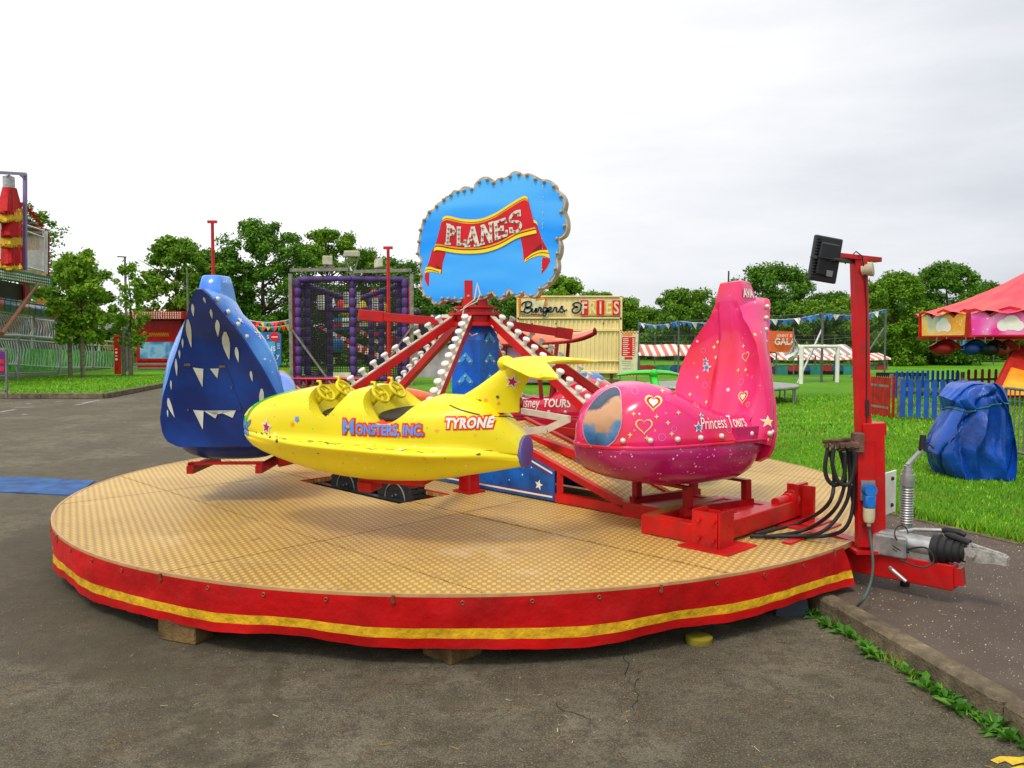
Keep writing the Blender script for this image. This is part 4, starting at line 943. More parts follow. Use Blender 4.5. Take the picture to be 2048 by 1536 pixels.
for x, z, s_ in ((-.72, .53, .014), (-.70, .535, .009), (-.84, .56, .010), (.66, .27, .014)): stick(mb, fan2(circ(s_, 10)), SIDE(x, z), PBV if z < .5 else fbv, .004)
mb.build('scuffs', M('grey_scuff', (.10, .09, .085), .7, var=.3), TY, local=True)
mb = MB(); stick(mb, ([(-.17, .012), (-.17, .006), (.19, -.10), (.19, -.094)], [[0, 1, 2, 3]]), SIDE(-.74, .515), PBV, .003, .02); mb.build('joint_line', BLACK, TY, local=True)
ORC = plane_car('jet_car', 'orange jet shaped ride car whose tail fin shows just right of the blue car', (-1.72, 8.75, .57), 52, ORG, ORG, NOZ)
GRC = plane_car('jet_car', 'green jet shaped ride car, only its tailplane showing left of the pink seat', (1.53, 7.73, .575), 180, GRN, GRN, NOZ)

# --- the rocket moulding with tall seat back
UP = [(.925, .285, .05), (.915, .33, .11), (.895, .40, .175), (.855, .475, .24), (.79, .555, .30), (.69, .625, .35), (.57, .66, .385), (.42, .63, .405), (.27, .565, .415), (.10, .50, .42), (-.1, .46, .42), (-.315, .45, .40)]
LO = [(.925, .235, .05), (.915, .19, .115), (.895, .14, .18), (.855, .09, .25), (.79, .045, .31), (.69, .008, .36), (.57, -.02, .395), (.42, -.038, .415), (.2, -.05, .425), (-.1, -.045, .42), (-.18, -.015, .41), (-.24, .045, .395), (-.285, .105, .38)]
ZF = .245
mb = MB(); rs = []
for x, zt, hw in UP:
    k = zt-ZF; rs.append([V((x, y, z)) for y, z in prof([(0, ZF-.002), (hw*.6, ZF-.002), (hw, ZF), (hw*1.0, ZF+k*.25), (hw*.95, ZF+k*.52), (hw*.80, ZF+k*.80), (hw*.5, ZF+k*.95), (hw*.2, ZF+k*.995), (0, zt)], 3)])
mb.rings(rs); ub = mb.build('upper_body', PNK, None, me_only=True)
UPPER = boolsub(ub, [ell((-.02, 0, .68), (.42, .345, .42)), ell((-.06, 0, .67), (.42, .62, .305))]); fix(UPPER, 40, False); UBV = None
mb = MB(); rs = []
for x, zb, hw in LO:
    k = ZF-zb; rs.append([V((x, y, z)) for y, z in prof([(0, zb), (hw*.5, zb+k*.03), (hw*.82, zb+k*.18), (hw*.97, zb+k*.5), (hw*1.02, ZF-.012), (hw*.6, ZF-.004), (0, ZF-.004)], 3)])
mb.rings(rs); LOWER = mb.build('lower_hull', MAG, None, 50, me_only=True)
def flange(m):
    o = [(x, hw*1.04) for x, _, hw in UP]; mb = MB(); loop = [V((x, y, ZF)) for x, y in o[::-1]]+[V((.935, 0, ZF))]+[V((x, -y, ZF)) for x, y in o]
    mb.tube(loop, .012, 6); return mb.build('flange', m, None, 60, me_only=True)
XFT = [(.2, -.10), (.35, -.15), (.5, -.195), (.8, -.265), (1.0, -.31), (1.4, -.375)]; XRT = [(.0, -.28), (.22, -.30), (.4, -.335), (.6, -.385), (.9, -.50), (1.05, -.60), (1.25, -.75)]
xf_ = lambda z: interp(z, XFT)[0]; xr_ = lambda z: interp(z, XRT)[0]
WF = [(.24, .37), (.45, .40), (.6, .41), (.75, .39), (.9, .325), (1.02, .235), (1.10, .160), (1.18, .128), (1.21, .11)]
WR = [(.085, .33), (.115, .40), (.18, .44), (.3, .45), (.48, .41), (.70, .318), (.99, .18), (1.15, .088), (1.23, .045), (1.25, .018)]
def arch(W, xfn, n=16, k=1.0, dx=0, z0=None, z1=None):
    a, b = (z0 or W[0][0]), (z1 or W[-1][0]); zs = [lerp(a, b, (i/n)) for i in range(n+1)]
    lft = [V((xfn(z)+dx, interp(z, W)[0]*k, z)) for z in zs]
    return lft+[V((p.x, -p.y, p.z)) for p in lft[::-1]]
def shell_mesh(m):
    mb = MB(); rows = []
    for t, k in ((0, 1), (.12, 1.05), (.3, 1.10), (.55, 1.14), (.8, 1.09), (1, 1)):
        f, r = arch(WF, xf_), arch(WR, xr_, z0=.2); rows.append([V((lerp(p.x, q.x, t), lerp(p.y, q.y, t)*k, lerp(p.z, q.z, t)+(.02*math.sin(math.pi*t) if p.z > 1.1 else 0))) for p, q in zip(f, r)])
    n = len(rows[0])
    mb.sheet(rows); return mb.build('back_shell', m, None, 60, me_only=True)
def both_bvh():
    a, b = UPPER, shell_mesh(PNK); n = len(a.vertices)
    return BVHTree.FromPolygons([v.co.copy() for v in a.vertices]+[v.co.copy() for v in b.vertices], [list(p.vertices) for p in a.polygons]+[[n+i for i in p.vertices] for p in b.polygons])
UBV = both_bvh()
def backrest_mesh(m):
    mb = MB(); rows = []
    for i in range(19):
        z = lerp(.26, 1.21, i/18); w_ = interp(z, WF)[0]; row = []
        for j in range(33):
            y = lerp(-1, 1, j/32); rec = .07*(1-abs(y)**2.5)*min(1, (1.25-z)*3); yy = y*w_
            rib = .030*max(0, min(1, (.085-abs(yy))/.022)); row.append(V((xf_(z)-rec+rib+.10*max(0, .42-z)*2, yy, z)))
        rows.append(row)
    mb.sheet(rows); return mb.build('backrest', m, None, 45, me_only=True)
def rocket_fin(m):
    mb = MB(); rs = []
    for z, x0, x1, h0, h1 in ((1.12, xf_(1.12)-.03, -.60, .128, .10), (1.20, xf_(1.2)+.008, -.585, .128, .09), (1.30, xf_(1.3)+.008, -.555, .112, .075), (1.355, xf_(1.36)+.006, -.53, .100, .066), (1.365, xf_(1.37)-.008, -.515, .088, .055)):
        rs.append([V((x0, -h0*.86, z)), V((x0, h0*.86, z)), V((x0-.02, h0, z)), V((lerp(x0, x1, .9), h1, z)), V((x1, h1*.6, z)), V((x1, -h1*.6, z)), V((lerp(x0, x1, .9), -h1, z)), V((x0-.02, -h0, z))])
    mb.rings(rs); return mb.build('top_fin', m, None, 40, me_only=True)
def rear_panel(m):
    mb = MB(); a = arch(WR, xr_, 30, 1.03); n = len(a)//2; nrm = V((-1, 0, -.3)).normalized()
    rows = [[a[i]-nrm*.012, a[i]+nrm*.02]+[a[i].lerp(a[-1-i], t)+nrm*.02 for t in (.25, .5, .75)]+[a[-1-i]+nrm*.02, a[-1-i]-nrm*.012] for i in range(n)]
    mb.rings(rows); return mb.build('rear_panel', m, None, 30, me_only=True)
CAPB = MB(); CAPB.lathe([(.017, 0), (.019, .006), (.016, .018), (.008, .025), (0, .027)], n=12); CAPME = CAPB.build('cap_bulb', BULB, None, 50, me_only=True)
def put_cap(t, p, n):
    b = link('cap_bulb', CAPME, t); b.location = p; b.rotation_mode = 'QUATERNION'; b.rotation_quaternion = V(n).to_track_quat('Z', 'Y')
def rocket_car(name, label, o, az, up, lo, back, panel, fl, tall=True, sides=(1,), leg=.20, roll=0):
    t = carthing(name, label, o, az); t.rotation_euler.x = R(roll)
    for me, m, nm in ((UPPER, up, 'upper_body'), (LOWER, lo, 'lower_hull')):
        c = me.copy(); c.materials.clear(); c.materials.append(m); c.materials.append(m); link(nm, c, t)
    link('flange', flange(fl), t)
    if tall:
        link('back_shell', shell_mesh(up), t); link('backrest', backrest_mesh(back), t); link('top_fin', rocket_fin(up), t); link('rear_panel', rear_panel(panel), t)
        for s_ in sides:
            for z in [.30+.088*k for k in range(11)]:
                w_ = interp(z, WR)[0]; put_cap(t, (xr_(z)+.035, s_*(w_*1.0+.004+.01*(z > .9)), z), (.25, s_, .35*(z > .6)))
    for s_ in sides:
        for x in (-.24, -.12, .16, .34, .52, .70, .84):
            h, nn, i, d = UBV.ray_cast(V((x, s_*1.2, .292)), V((0, -s_, 0)))
            if h is not None: put_cap(t, h+nn*-.002 if nn.y*s_ > 0 else h, nn if nn.y*s_ > 0 else -nn)
    mb = MB()
    for x in (-.25, .3):
        mb.bar((x, -.28, -.055), (x, .28, -.055), .05, .02)
        for y in (-.26, .26): mb.bar((x, y, -.05), (x, y, -leg), .05, .05)
    mb.bar((-.3, .26, -leg-.01), (.35, .26, -leg-.01), .05, .06); mb.bar((-.3, -.26, -leg-.01), (.35, -.26, -leg-.01), .05, .06); mb.build('mounting', REDD, t, local=True); return t
PK = rocket_car('rocket_car', 'bright pink rocket shaped ride car painted with hearts, lettered Princess Tours', (1.29, 5.63, .70), -121, PNK, MAG, PNK, PNK, PNK, roll=1.5)
mb = MB(); mb.cyl((-.36, .0, 1.36), (-.365, 0, 1.44), .006, n=6); mb.build('bolt', BLACKM, PK, local=True)
SL = lambda x, z, a=0.0: tilt((V((x, .0, z)), V((-1, 0, 0)), V((0, 0, 1)), V((0, 1, 0))), a)
NL = lambda x, z, a=0.0: tilt((V((x, .05, z)), V((-.80, .60, 0)), V((0, 0, 1)), V((.60, .80, 0))), a)
OV = MB(); NO = lambda x, z: (V((x, 0, z)), V((-.42, .91, 0)), V((0, 0, 1)), V((.91, .42, 0))); stick(OV, fan2([(.155*math.cos(k*.2618)*(1-.12*math.sin(k*.2618)), .19*math.sin(k*.2618)) for k in range(24)]), NO(.70, .43), UBV, .004, .02); OV.mi = 1; stick(OV, ring2([(.162*math.cos(k*.2618)*(1-.12*math.sin(k*.2618)), .198*math.sin(k*.2618)) for k in range(24)], .035), NO(.70, .43), UBV, .006, .02)
def mat_oval():
    m, nt, b, N, L = _pr('airbrushed_oval'); vec = objvec(nt); sz = N('ShaderNodeSeparateXYZ'); L(vec, sz.inputs[0]); ad = N('ShaderNodeMath'); ad.operation = 'MULTIPLY_ADD'; ad.inputs[1].default_value = .32; L(noise(nt, vec, 7, 4, .5), ad.inputs[0]); L(sz.outputs[2], ad.inputs[2]); c = ramp(nt, ad.outputs[0], [(.44, (.03, .13, .32)), (.52, (.10, .22, .40)), (.555, (.50, .28, .15)), (.66, (.58, .33, .19)), (.70, (.06, .08, .12)), (.80, (.10, .13, .18))]); L(c, b.inputs['Base Color']); b.inputs['Roughness'].default_value = .5; b.inputs['Specular IOR Level'].default_value = .2; return m
OV.build('airbrushed_oval', [mat_oval(), M('oval_edge', (.55, .30, .45), .5)], PK, local=True)
car_text(PK, UBV, 'lettering', 'Princess Tours', SL(.115, .345, .0), .112, LETW, None, bold=.0, shear=.22, sx=.64, space=1.0)
YLINE = M('heart_yellow', (.92, .70, .22), .4); PINKL = M('pale_pink', (.90, .35, .45), .4)
def heart(mb, fr, bvh, s_, kind, rot=0):
    h = heartpts(s_, 36, rot)
    if kind == 0: mb.mi = 1; stick(mb, ring2(h, .16), fr, bvh, .005, .02)
    else:
        mb.mi = 1; stick(mb, ring2(h, .24), fr, bvh, .004, .02); mb.mi = 3; stick(mb, ring2([(x*.78, y*.78) for x, y in h], .22), fr, bvh, .005, .02)
        mb.mi = 0; stick(mb, fan2([(x*.52, y*.52) for x, y in h]), fr, bvh, .006, .02)
mb = MB()
heart(mb, NL(.44, .53), UBV, .060, 1, -.1); heart(mb, NL(.52, .385), UBV, .058, 0); heart(mb, SL(.30, .50, .2), UBV, .022, 0)
for x, z, r0, f in ((.345, .36, .042, SL), (.30, .43, .024, SL), (-.235, .37, .045, SL)):
    mb.mi = 0; stick(mb, star2(r0, r0*.40, .1), f(x, z), UBV, .005); mb.mi = 2 if r0 < .045 else 1; stick(mb, star2(r0*.62, r0*.26, .1), f(x, z), UBV, .008)
for x, z, r0, f in ((.58, .60, .022, NL), (.38, .31, .024, NL), (.28, .36, .018, NL), (.11, .40, .02, SL), (.03, .42, .015, SL), (.32, .55, .014, NL), (.08, .33, .022, SL)):
    mb.mi = 4; stick(mb, ring2(circ(r0, 18), .14), f(x, z), UBV, .004)
for x, z in ((.42, .44), (.36, .60), (.60, .46), (.33, .40), (.24, .46), (.50, .31), (.63, .33), (.30, .33)):
    mb.mi = 1; stick(mb, star2(.017, .006, 0, 4), NL(x, z), UBV, .005)
mb.build('painted_motifs', [LETW, YLINE, M('star_blue', (.03, .22, .55), .4), LETR, M('bubble_pink', (.70, .22, .50), .35)], PK, local=True)
# motifs on the backrest, name on the fin
bbv = bvh_of(backrest_mesh(PNK)); FR = lambda y, z, a=0.0: tilt((V((.0, y, z)), V((0, 1, 0)), V((-.26, 0, .966)), V((.966, 0, .26))), a)
mb = MB(); heart(mb, FR(.235, .60), bbv, .056, 1, .1); heart(mb, FR(.20, .90), bbv, .042, 0, .2); heart(mb, FR(.31, .54), bbv, .024, 0)
for y, z, r0 in ((-.17, .82, .045), (-.19, .87, .03)): mb.mi = 0; stick(mb, star2(r0, r0*.4, .1), FR(y, z), bbv, .005); mb.mi = 2; stick(mb, star2(r0*.62, r0*.26, .1), FR(y, z), bbv, .008)
for y, z, r0 in ((-.16, .68, .024), (.19, .71, .025), (-.22, .95, .02)): mb.mi = 4; stick(mb, ring2(circ(r0, 18), .15), FR(y, z), bbv, .004)
for y, z in ((-.1, 1.02), (-.13, .98), (-.28, .60), (-.24, .74), (.16, .98), (.14, .8), (-.12, .55), (.22, .80), (-.1, .9)): mb.mi = 1; stick(mb, star2(.017, .007, 0, 4), FR(y, z), bbv, .005)
mb.build('backrest_motifs', [LETW, YLINE, MATS['star_blue'], LETR, MATS['bubble_pink']], PK, local=True)
rfb = bvh_of(rocket_fin(PNK)); car_text(PK, rfb, 'lettering', 'AVA', tilt((V((-.45, 0, 1.245)), V((-1, 0, 0)), V((0, 0, 1)), V((0, 1, 0))), 0), .085, LETW, bold=.004, sx=.8)
mb = MB(); h, nn, i, d = UBV.ray_cast(V((-.06, 1.2, .30)), V((0, -1, 0))); mb.box(h+V((-.02, .006, .0)), (.24, .014, .085), 0, .003); mb.box(h+V((-.02, .03, -.045)), (.27, .06, .008), 0, .002)
for x in (-.1, .06): mb.cyl(h+V((x, .01, 0)), h+V((x, .018, 0)), .008, n=8)
mb.build('step_plate', M('pink_metal', (.55, .015, .13), .4, dirt=.3), PK, local=True)
BL = rocket_car('rocket_car', 'blue rocket shaped ride car seen from behind, dark navy rear panel with white icicles', (-2.215, 6.36, .745), -2, BLU, NAV, BLU, NAV, NAV, True, (-1,), .09)
def bl_local(px, py):     # photo point on the raked rear panel -> car space
    inv = xf(BL).inverted(); p = None; z = .5
    for _ in range(12):
        sl = (xr_(z+.02)-xr_(z-.02))/.04; o = xf(BL) @ V((xr_(z), 0, z)); n = (xf(BL).to_3x3() @ V((-1, 0, sl))).normalized(); p = inv @ PL(px, py, o, n); z = p.z*.6+z*.4
    return V((xr_(p.z), p.y, p.z))
nrm = V((-1, 0, -.41)).normalized(); mb = MB(); Z3 = lambda x, y: (320+x/3.94, 540+y/3.94)
for x0, y0, x1, y1, w_ in ((265, 258, 272, 356, 18), (228, 380, 255, 600, 30), (186, 530, 188, 606, 11), (161, 620, 164, 690, 11), (134, 690, 142, 825, 15), (94, 858, 98, 935, 10), (74, 998, 125, 1152, 24), (354, 205, 369, 256, 13), (408, 300, 420, 374, 15), (459, 385, 465, 516, 26), (520, 478, 552, 696, 44), (608, 598, 625, 716, 22), (722, 785, 735, 868, 15), (808, 925, 802, 1082, 28), (68, 1090, 72, 1150, 8)):
    pts = [V(bl_local(*Z3(lerp(x0, x1, t**1.6), lerp(y0, y1, t))))+nrm*.0245 for t in (0, .2, .4, .6, .8, 1)]; wy = w_/3.94/267/2*1.35
    vs = []; ks = (.30, .85, 1, .8, .45, .05)
    for p, k in zip(pts, ks): vs += [p+V((0, wy*k, 0)), p-V((0, wy*k, 0))]
    mb.add(vs, [[2*i, 2*i+1, 2*i+3, 2*i+2] for i in range(5)])
for tri in (((268, 757), (350, 767), (344, 912)), ((402, 766), (472, 764), (460, 842)), ((270, 1090), (352, 1096), (346, 1244)), ((352, 1096), (470, 1102), (445, 1158)), ((470, 1102), (605, 1094), (580, 1152)), ((352, 1096), (605, 1094), (440, 1128))):
    a_, b_, c_ = tri; gr_ = [[V(bl_local(*Z3(lerp(lerp(a_[0], b_[0], u), c_[0], t), lerp(lerp(a_[1], b_[1], u), c_[1], t))))+nrm*.027 for u in (0, .5, 1)] for t in (0, .2, .4, .6, .8, .98)]; mb.sheet(gr_)
mb.build('painted_icicles', M('icicle_white', (.62, .66, .62), .4, var=.15), BL, local=True)
mb = MB(); hr = [[V(bl_local(*Z3(lerp(lerp(205, 225, t), lerp(530, 655, t), u), lerp(lerp(735, 1095, t), lerp(745, 1100, t), u)))) for u in (0, .33, .67, 1)] for t in [k/8 for k in range(9)]]
mb.sheet([[p+nrm*.0235 for p in r] for r in hr]); mb.sheet([[hr[0][0]+nrm*.0235]+[p+nrm*.0235 for p in hr[0]], [hr[0][0]+nrm*.015]+[p+nrm*.015 for p in hr[0]]]); mb.build('access_panel', NAV, BL, local=True)
mb = MB()
for q in ((225, 735), (500, 748), (570, 912), (640, 1075), (232, 1090)): p = V(bl_local(*Z3(*q))); mb.box(p+nrm*.028, (.008, .045 if q[1] < 800 else .012, .018), 0)
mb.build('rusty_hinges', RUST, BL, local=True)
# snowflakes and stars on the light blue flank
sbv = bvh_of(shell_mesh(BLU)); SR = lambda x, z: (V((x, 0, z)), V((1, 0, 0)), V((0, 0, 1)), V((0, -1, 0)))
mb = MB()
def flake(x, z, r0, bv):
    for k in range(6):
        a = math.pi*k/3; d = (math.cos(a), math.sin(a)); nx, ny = -d[1]*.0035, d[0]*.0035
        stick(mb, ([(nx, ny), (-nx, -ny), (d[0]*r0-nx, d[1]*r0-ny), (d[0]*r0+nx, d[1]*r0+ny)], [[0, 1, 2, 3]]), SR(x, z), bv, .004)
        for s_ in (1, -1):
            b_ = a+s_*.9; p0 = (d[0]*r0*.55, d[1]*r0*.55); p1 = (p0[0]+math.cos(b_)*r0*.38, p0[1]+math.sin(b_)*r0*.38); stick(mb, ([(p0[0]+nx, p0[1]+ny), (p0[0]-nx, p0[1]-ny), (p1[0]-nx, p1[1]-ny), (p1[0]+nx, p1[1]+ny)], [[0, 1, 2, 3]]), SR(x, z), bv, .004)
flake(-.36, .95, .06, sbv); flake(-.20, .70, .065, sbv)
for x, z, r0 in ((-.50, 1.04, .03), (-.14, .86, .014), (-.06, .6, .014), (-.3, .8, .012), (-.4, .75, .014), (-.18, .52, .02), (-.45, 1.12, .014)): stick(mb, star2(r0, r0*.35, 0, 4 if r0 < .025 else 5), SR(x, z), sbv, .004)
mb.build('painted_snowflakes', LETW, BL, local=True)
RDT = rocket_car('rocket_car', 'red ride car lettered Disney TOURS under a salmon canopy, behind the centre column', (.36, 9.0, .59), 106, RDC, RDC, RDC, RDC, RDC, False, (-1,))
fr = (V((.04, 0, .335)), V((1, 0, 0)), V((0, 0, 1)), V((0, -1, 0)))
car_text(RDT, UBV, 'lettering', 'Disney', (fr[0]+V((-.12, 0, 0)),)+fr[1:], .15, LETW, bold=.001, sx=.62); car_text(RDT, UBV, 'lettering', 'TOURS', (fr[0]+V((.20, 0, .01)),)+fr[1:], .12, LETW, bold=.003, sx=.8, shear=.1)
mb = MB(); rows = []
for i in range(15):
    t = i/14; x = lerp(-.46, .58, t); w_ = .40*(1-.55*t**3)*(.75+.25*math.sin(math.pi*min(1, t*1.6+.1))); hgt = .26*(1-.75*t); zc = 1.02+.03*t+.10*t**6
    rows.append([V((x+.10*math.cos(a)*0, w_*math.cos(a), zc+hgt*math.sin(a)*.8)) for a in [math.pi*j/16 for j in range(17)]])
mb.sheet(rows); rows2 = [[p-V((0, 0, .02)) for p in r] for r in rows]; mb.mi = 1; mb.sheet(rows2); mb.sheet([rows[-1], rows2[-1]]); mb.sheet([[r[0] for r in rows], [r[0] for r in rows2]]); mb.sheet([[r[-1] for r in rows], [r[-1] for r in rows2]])
mb.build('canopy', [SAL, M('maroon_lining', (.30, .01, .02), .4)], RDT, 60, local=True)
mb = MB()
for y in (-.30, .30):
    for x, x1 in ((-.36, -.42), (.0, .06), (.22, .16)): mb = MB(); mb.bar((x1, y*1.15, .40), (x, y, 1.03), .05, .035); mb.build('canopy_post', MATS['maroon_lining'], RDT, local=True)
for y in (-.31, .31):
    mb = MB(); mb.prism([V((-.34, y*1.02, .60)), V((.0, y*1.02, .60)), V((.0, y, .98)), V((-.34, y, .98))], [V((-.34, y, .60)), V((.0, y, .60)), V((.0, y*.98, .98)), V((-.34, y*.98, .98))])
    mb.build('side_window', M('lilac_perspex', (.40, .26, .38), .15, coat=.5), RDT, local=True)
mb = MB(); mb.ball((.52, 0, .62), .13, 16, (1.3, 1, .75)); mb.build('nose_dome', M('blue_dome', (.10, .25, .60), .3, coat=.5), RDT, 60, local=True)

# ---------------------------------------------------------------- the cloud sign
SN = V((-.30, -.954, 0)).normalized(); SO = V((-.19, 7.13, 2.55))
sign = thing('ride_sign', 'sky blue cloud shaped sign reading PLANES on a red ribbon, on the ride column', 'sign', (SO.x, SO.y, 2.0))
def sp(x, y, off=0.0): return PL(820+x/5.297, 330+y/5.297, SO+SN*off, SN)
OUTL = [[(112, 1008), (82, 960), (78, 890), (92, 830)], [(92, 830), (92, 760), (112, 690)], [(112, 690), (125, 610), (165, 555)], [(165, 555), (195, 490), (250, 462)], [(250, 462), (285, 405), (345, 375)], [(345, 375), (375, 335), (425, 318)], [(425, 318), (460, 268), (520, 268)], [(520, 268), (570, 225), (650, 235), (668, 258)], [(668, 258), (690, 190), (760, 130), (830, 125), (875, 155), (890, 188)], [(890, 188), (930, 140), (1000, 132), (1040, 112)], [(1040, 112), (1100, 65), (1170, 75), (1195, 108)], [(1195, 108), (1240, 84), (1310, 105), (1400, 152)], [(1400, 152), (1470, 155), (1530, 195), (1548, 262)], [(1548, 262), (1610, 290), (1648, 380), (1632, 480)], [(1632, 480), (1662, 560), (1668, 660), (1640, 740), (1580, 782)], [(1580, 782), (1598, 850), (1590, 930), (1562, 1000)], [(1562, 1000), (1568, 1090), (1530, 1190), (1465, 1270), (1380, 1318)], [(1380, 1318), (1340, 1390), (1260, 1408), (1195, 1362)], [(1195, 1362), (1140, 1395), (1080, 1385), (1048, 1328)], [(1048, 1328), (1010, 1400), (930, 1428), (862, 1350)], [(862, 1350), (820, 1400), (740, 1428), (660, 1430), (598, 1370)], [(598, 1370), (560, 1440), (480, 1452), (446, 1384)], [(446, 1384), (410, 1440), (345, 1440)], [(345, 1440), (300, 1480), (240, 1470), (212, 1415)], [(212, 1415), (150, 1395), (115, 1310)], [(115, 1310), (104, 1230), (118, 1160)], [(118, 1160), (98, 1090), (112, 1008)]]
out = []
for seg in OUTL: out += smoothline(seg, 5)[:-1]
cx, cy = 880, 790
def inset(pts, d):
    r = []; n = len(pts)
    for i in range(n):
        a, b = pts[i-1], pts[(i+1) % n]; dx, dy = b[0]-a[0], b[1]-a[1]; l = math.hypot(dx, dy) or 1; nx, ny = -dy/l, dx/l
        if (pts[i][0]-cx)*nx+(pts[i][1]-cy)*ny > 0: nx, ny = -nx, -ny
        r.append((pts[i][0]+nx*d, pts[i][1]+ny*d))
    return r
mb = MB(); f = [sp(x, y) for x, y in out]; mb.prism(f, [p-SN*.12 for p in f]); mb.build('cloud_box', M('sign_edge_cream', (.55, .48, .38), .6, dirt=.6, var=.2), sign)
mb = MB(); mb.poly([sp(x, y, .004) for x, y in inset(out, 24)])
def mat_signface():
    m, nt, b, N, L = _pr('sign_blue'); tc = objvec(nt); mp_ = N('ShaderNodeMapping'); mp_.inputs['Rotation'].default_value = (0, R(42), 0); mp_.inputs['Scale'].default_value = (.35, 1, 2.4); L(tc, mp_.inputs[0])
    c = mixc(nt, ramp(nt, noise(nt, mp_.outputs[0], 1.5, 2, .45), [(.32, 0.), (.68, 1.)]), (.002, .29, .95), (.10, .50, 1.0)); c = spots(nt, tc, c, 9, .05, [(.02, .05, .1)], .2, .55); L(c, b.inputs['Base Color']); b.inputs['Roughness'].default_value = .4; b.inputs['Specular IOR Level'].default_value = .25; return m
SBV = None; mb.build('cloud_face', mat_signface(), sign)
# border lamps
mbl = MB(); mbl.lathe([(.014, 0), (.017, .006), (.013, .018), (.006, .026), (0, .028)], n=10); LAMPME = mbl.build('bulb', M('olive_bulb', (.38, .37, .24), .15, coat=.6), None, 50, me_only=True)
lp = [(205, 497), (150, 583), (110, 688), (95, 812), (80, 938), (103, 1045), (115, 1165), (110, 1295), (150, 1388), (212, 1408), (278, 1468), (342, 1412), (408, 1414), (480, 1418), (552, 1418), (624, 1392), (698, 1408), (760, 1388), (834, 1368), (908, 1392), (1000, 1378), (1094, 1366), (1186, 1356), (1282, 1384), (1376, 1308), (1474, 1242), (1540, 1098), (1562, 936), (1558, 782), (1634, 645), (1602, 495), (1598, 332), (1524, 225), (1422, 178), (1328, 150), (1240, 106), (1152, 96), (1060, 120), (968, 148), (882, 188), (818, 155), (734, 178), (652, 255), (574, 270), (506, 284), (434, 320), (358, 366), (282, 436)]
sq = SN.to_track_quat('Z', 'Y')
def lamp(p, k=1.0, par=sign):
    b = link('bulb', LAMPME, par); b.location = p-V(sign.location); b.rotation_mode = 'QUATERNION'; b.rotation_quaternion = sq; b.scale = (k, k, k)
for x, y in lp: lamp(sp(x, y, .006))
# ribbon
YB = M('ribbon_yellow', (.92, .72, .01), .4, var=.05); OB = M('ribbon_orange', (.90, .36, .02), .4); RB = M('ribbon_red', (.62, .004, .015), .35, var=.2, scale=3); RBD = M('ribbon_dark_red', (.22, .002, .01), .4)
def strip(mb, top, bot, o0, mi, k=8):
    t = smoothline(top, k); b = smoothline(bot, k); mb.mi = mi; mb.sheet([[sp(x, y, o0) for x, y in t], [sp(x, y, o0) for x, y in b]])
mb = MB()
mb.mi = 2; mb.poly([sp(x, y, .006) for x, y in smoothline([(250, 880), (375, 905), (345, 1040), (333, 1148), (270, 1130), (210, 1125), (160, 1145), (205, 1010)], 3, True)])
mb.poly([sp(x, y, .006) for x, y in ((160, 1150), (152, 1200), (178, 1270), (200, 1288), (205, 1140))])
mb.poly([sp(x, y, .006) for x, y in ((1170, 770), (1345, 700), (1300, 585), (1350, 640), (1395, 780), (1460, 900), (1400, 905), (1270, 960), (1215, 1030), (1205, 1030), (1195, 900))])
mb.poly([sp(x, y, .006) for x, y in ((1400, 975), (1478, 990), (1485, 1020), (1450, 1090), (1392, 1158))])
mb.mi = 3; mb.poly([sp(x, y, .007) for x, y in ((270, 1050), (333, 1100), (333, 1148), (290, 1138))]); mb.poly([sp(x, y, .007) for x, y in ((1330, 880), (1390, 830), (1400, 905), (1275, 955), (1220, 1028))]);
strip(mb, [(165, 1085), (215, 1078), (270, 1098), (333, 1110)], [(155, 1145), (205, 1130), (265, 1135), (320, 1152)], .008, 0); strip(mb, [(162, 1112), (210, 1102), (270, 1118), (310, 1132)], [(160, 1120), (208, 1110), (268, 1126), (308, 1140)], .009, 3)
strip(mb, [(1215, 1000), (1290, 940), (1370, 905), (1462, 900)], [(1210, 1032), (1290, 985), (1390, 960), (1480, 985)], .008, 0); strip(mb, [(1230, 1000), (1300, 955), (1380, 925), (1470, 930)], [(1228, 1010), (1300, 963), (1380, 933), (1472, 940)], .009, 3)
strip(mb, [(1295, 582), (1330, 590), (1350, 620)], [(1305, 610), (1330, 618), (1355, 640)], .008, 0)
strip(mb, [(345, 560), (400, 538), (560, 572), (730, 572), (900, 510), (1060, 410), (1200, 330), (1245, 345)], [(255, 905), (310, 880), (480, 925), (640, 938), (800, 925), (960, 870), (1140, 770), (1340, 720)], .0115, 2, 8)
TB = lambda d: [(345-d*.09, 560+d), (400-d*.02, 538+d), (560, 572+d), (730, 572+d), (900, 510+d), (1060, 410+d), (1200, 330+d), (1245+d*.1, 345+d)]
BB = lambda d: [(250+d*.22, 915-d), (300, 902-d), (480, 932-d), (640, 940-d), (800, 925-d), (960, 872-d), (1140, 775-d), (1342-d*.25, 722-d)]
strip(mb, TB(0), TB(26), .0135, 0); strip(mb, TB(26), TB(32), .014, 3); strip(mb, TB(32), TB(46), .0135, 1)
strip(mb, BB(36), BB(0), .0135, 0); strip(mb, BB(46), BB(38), .014, 3); strip(mb, BB(66), BB(48), .0135, 1)
mb.build('ribbon', [YB, OB, RB, RBD], sign)
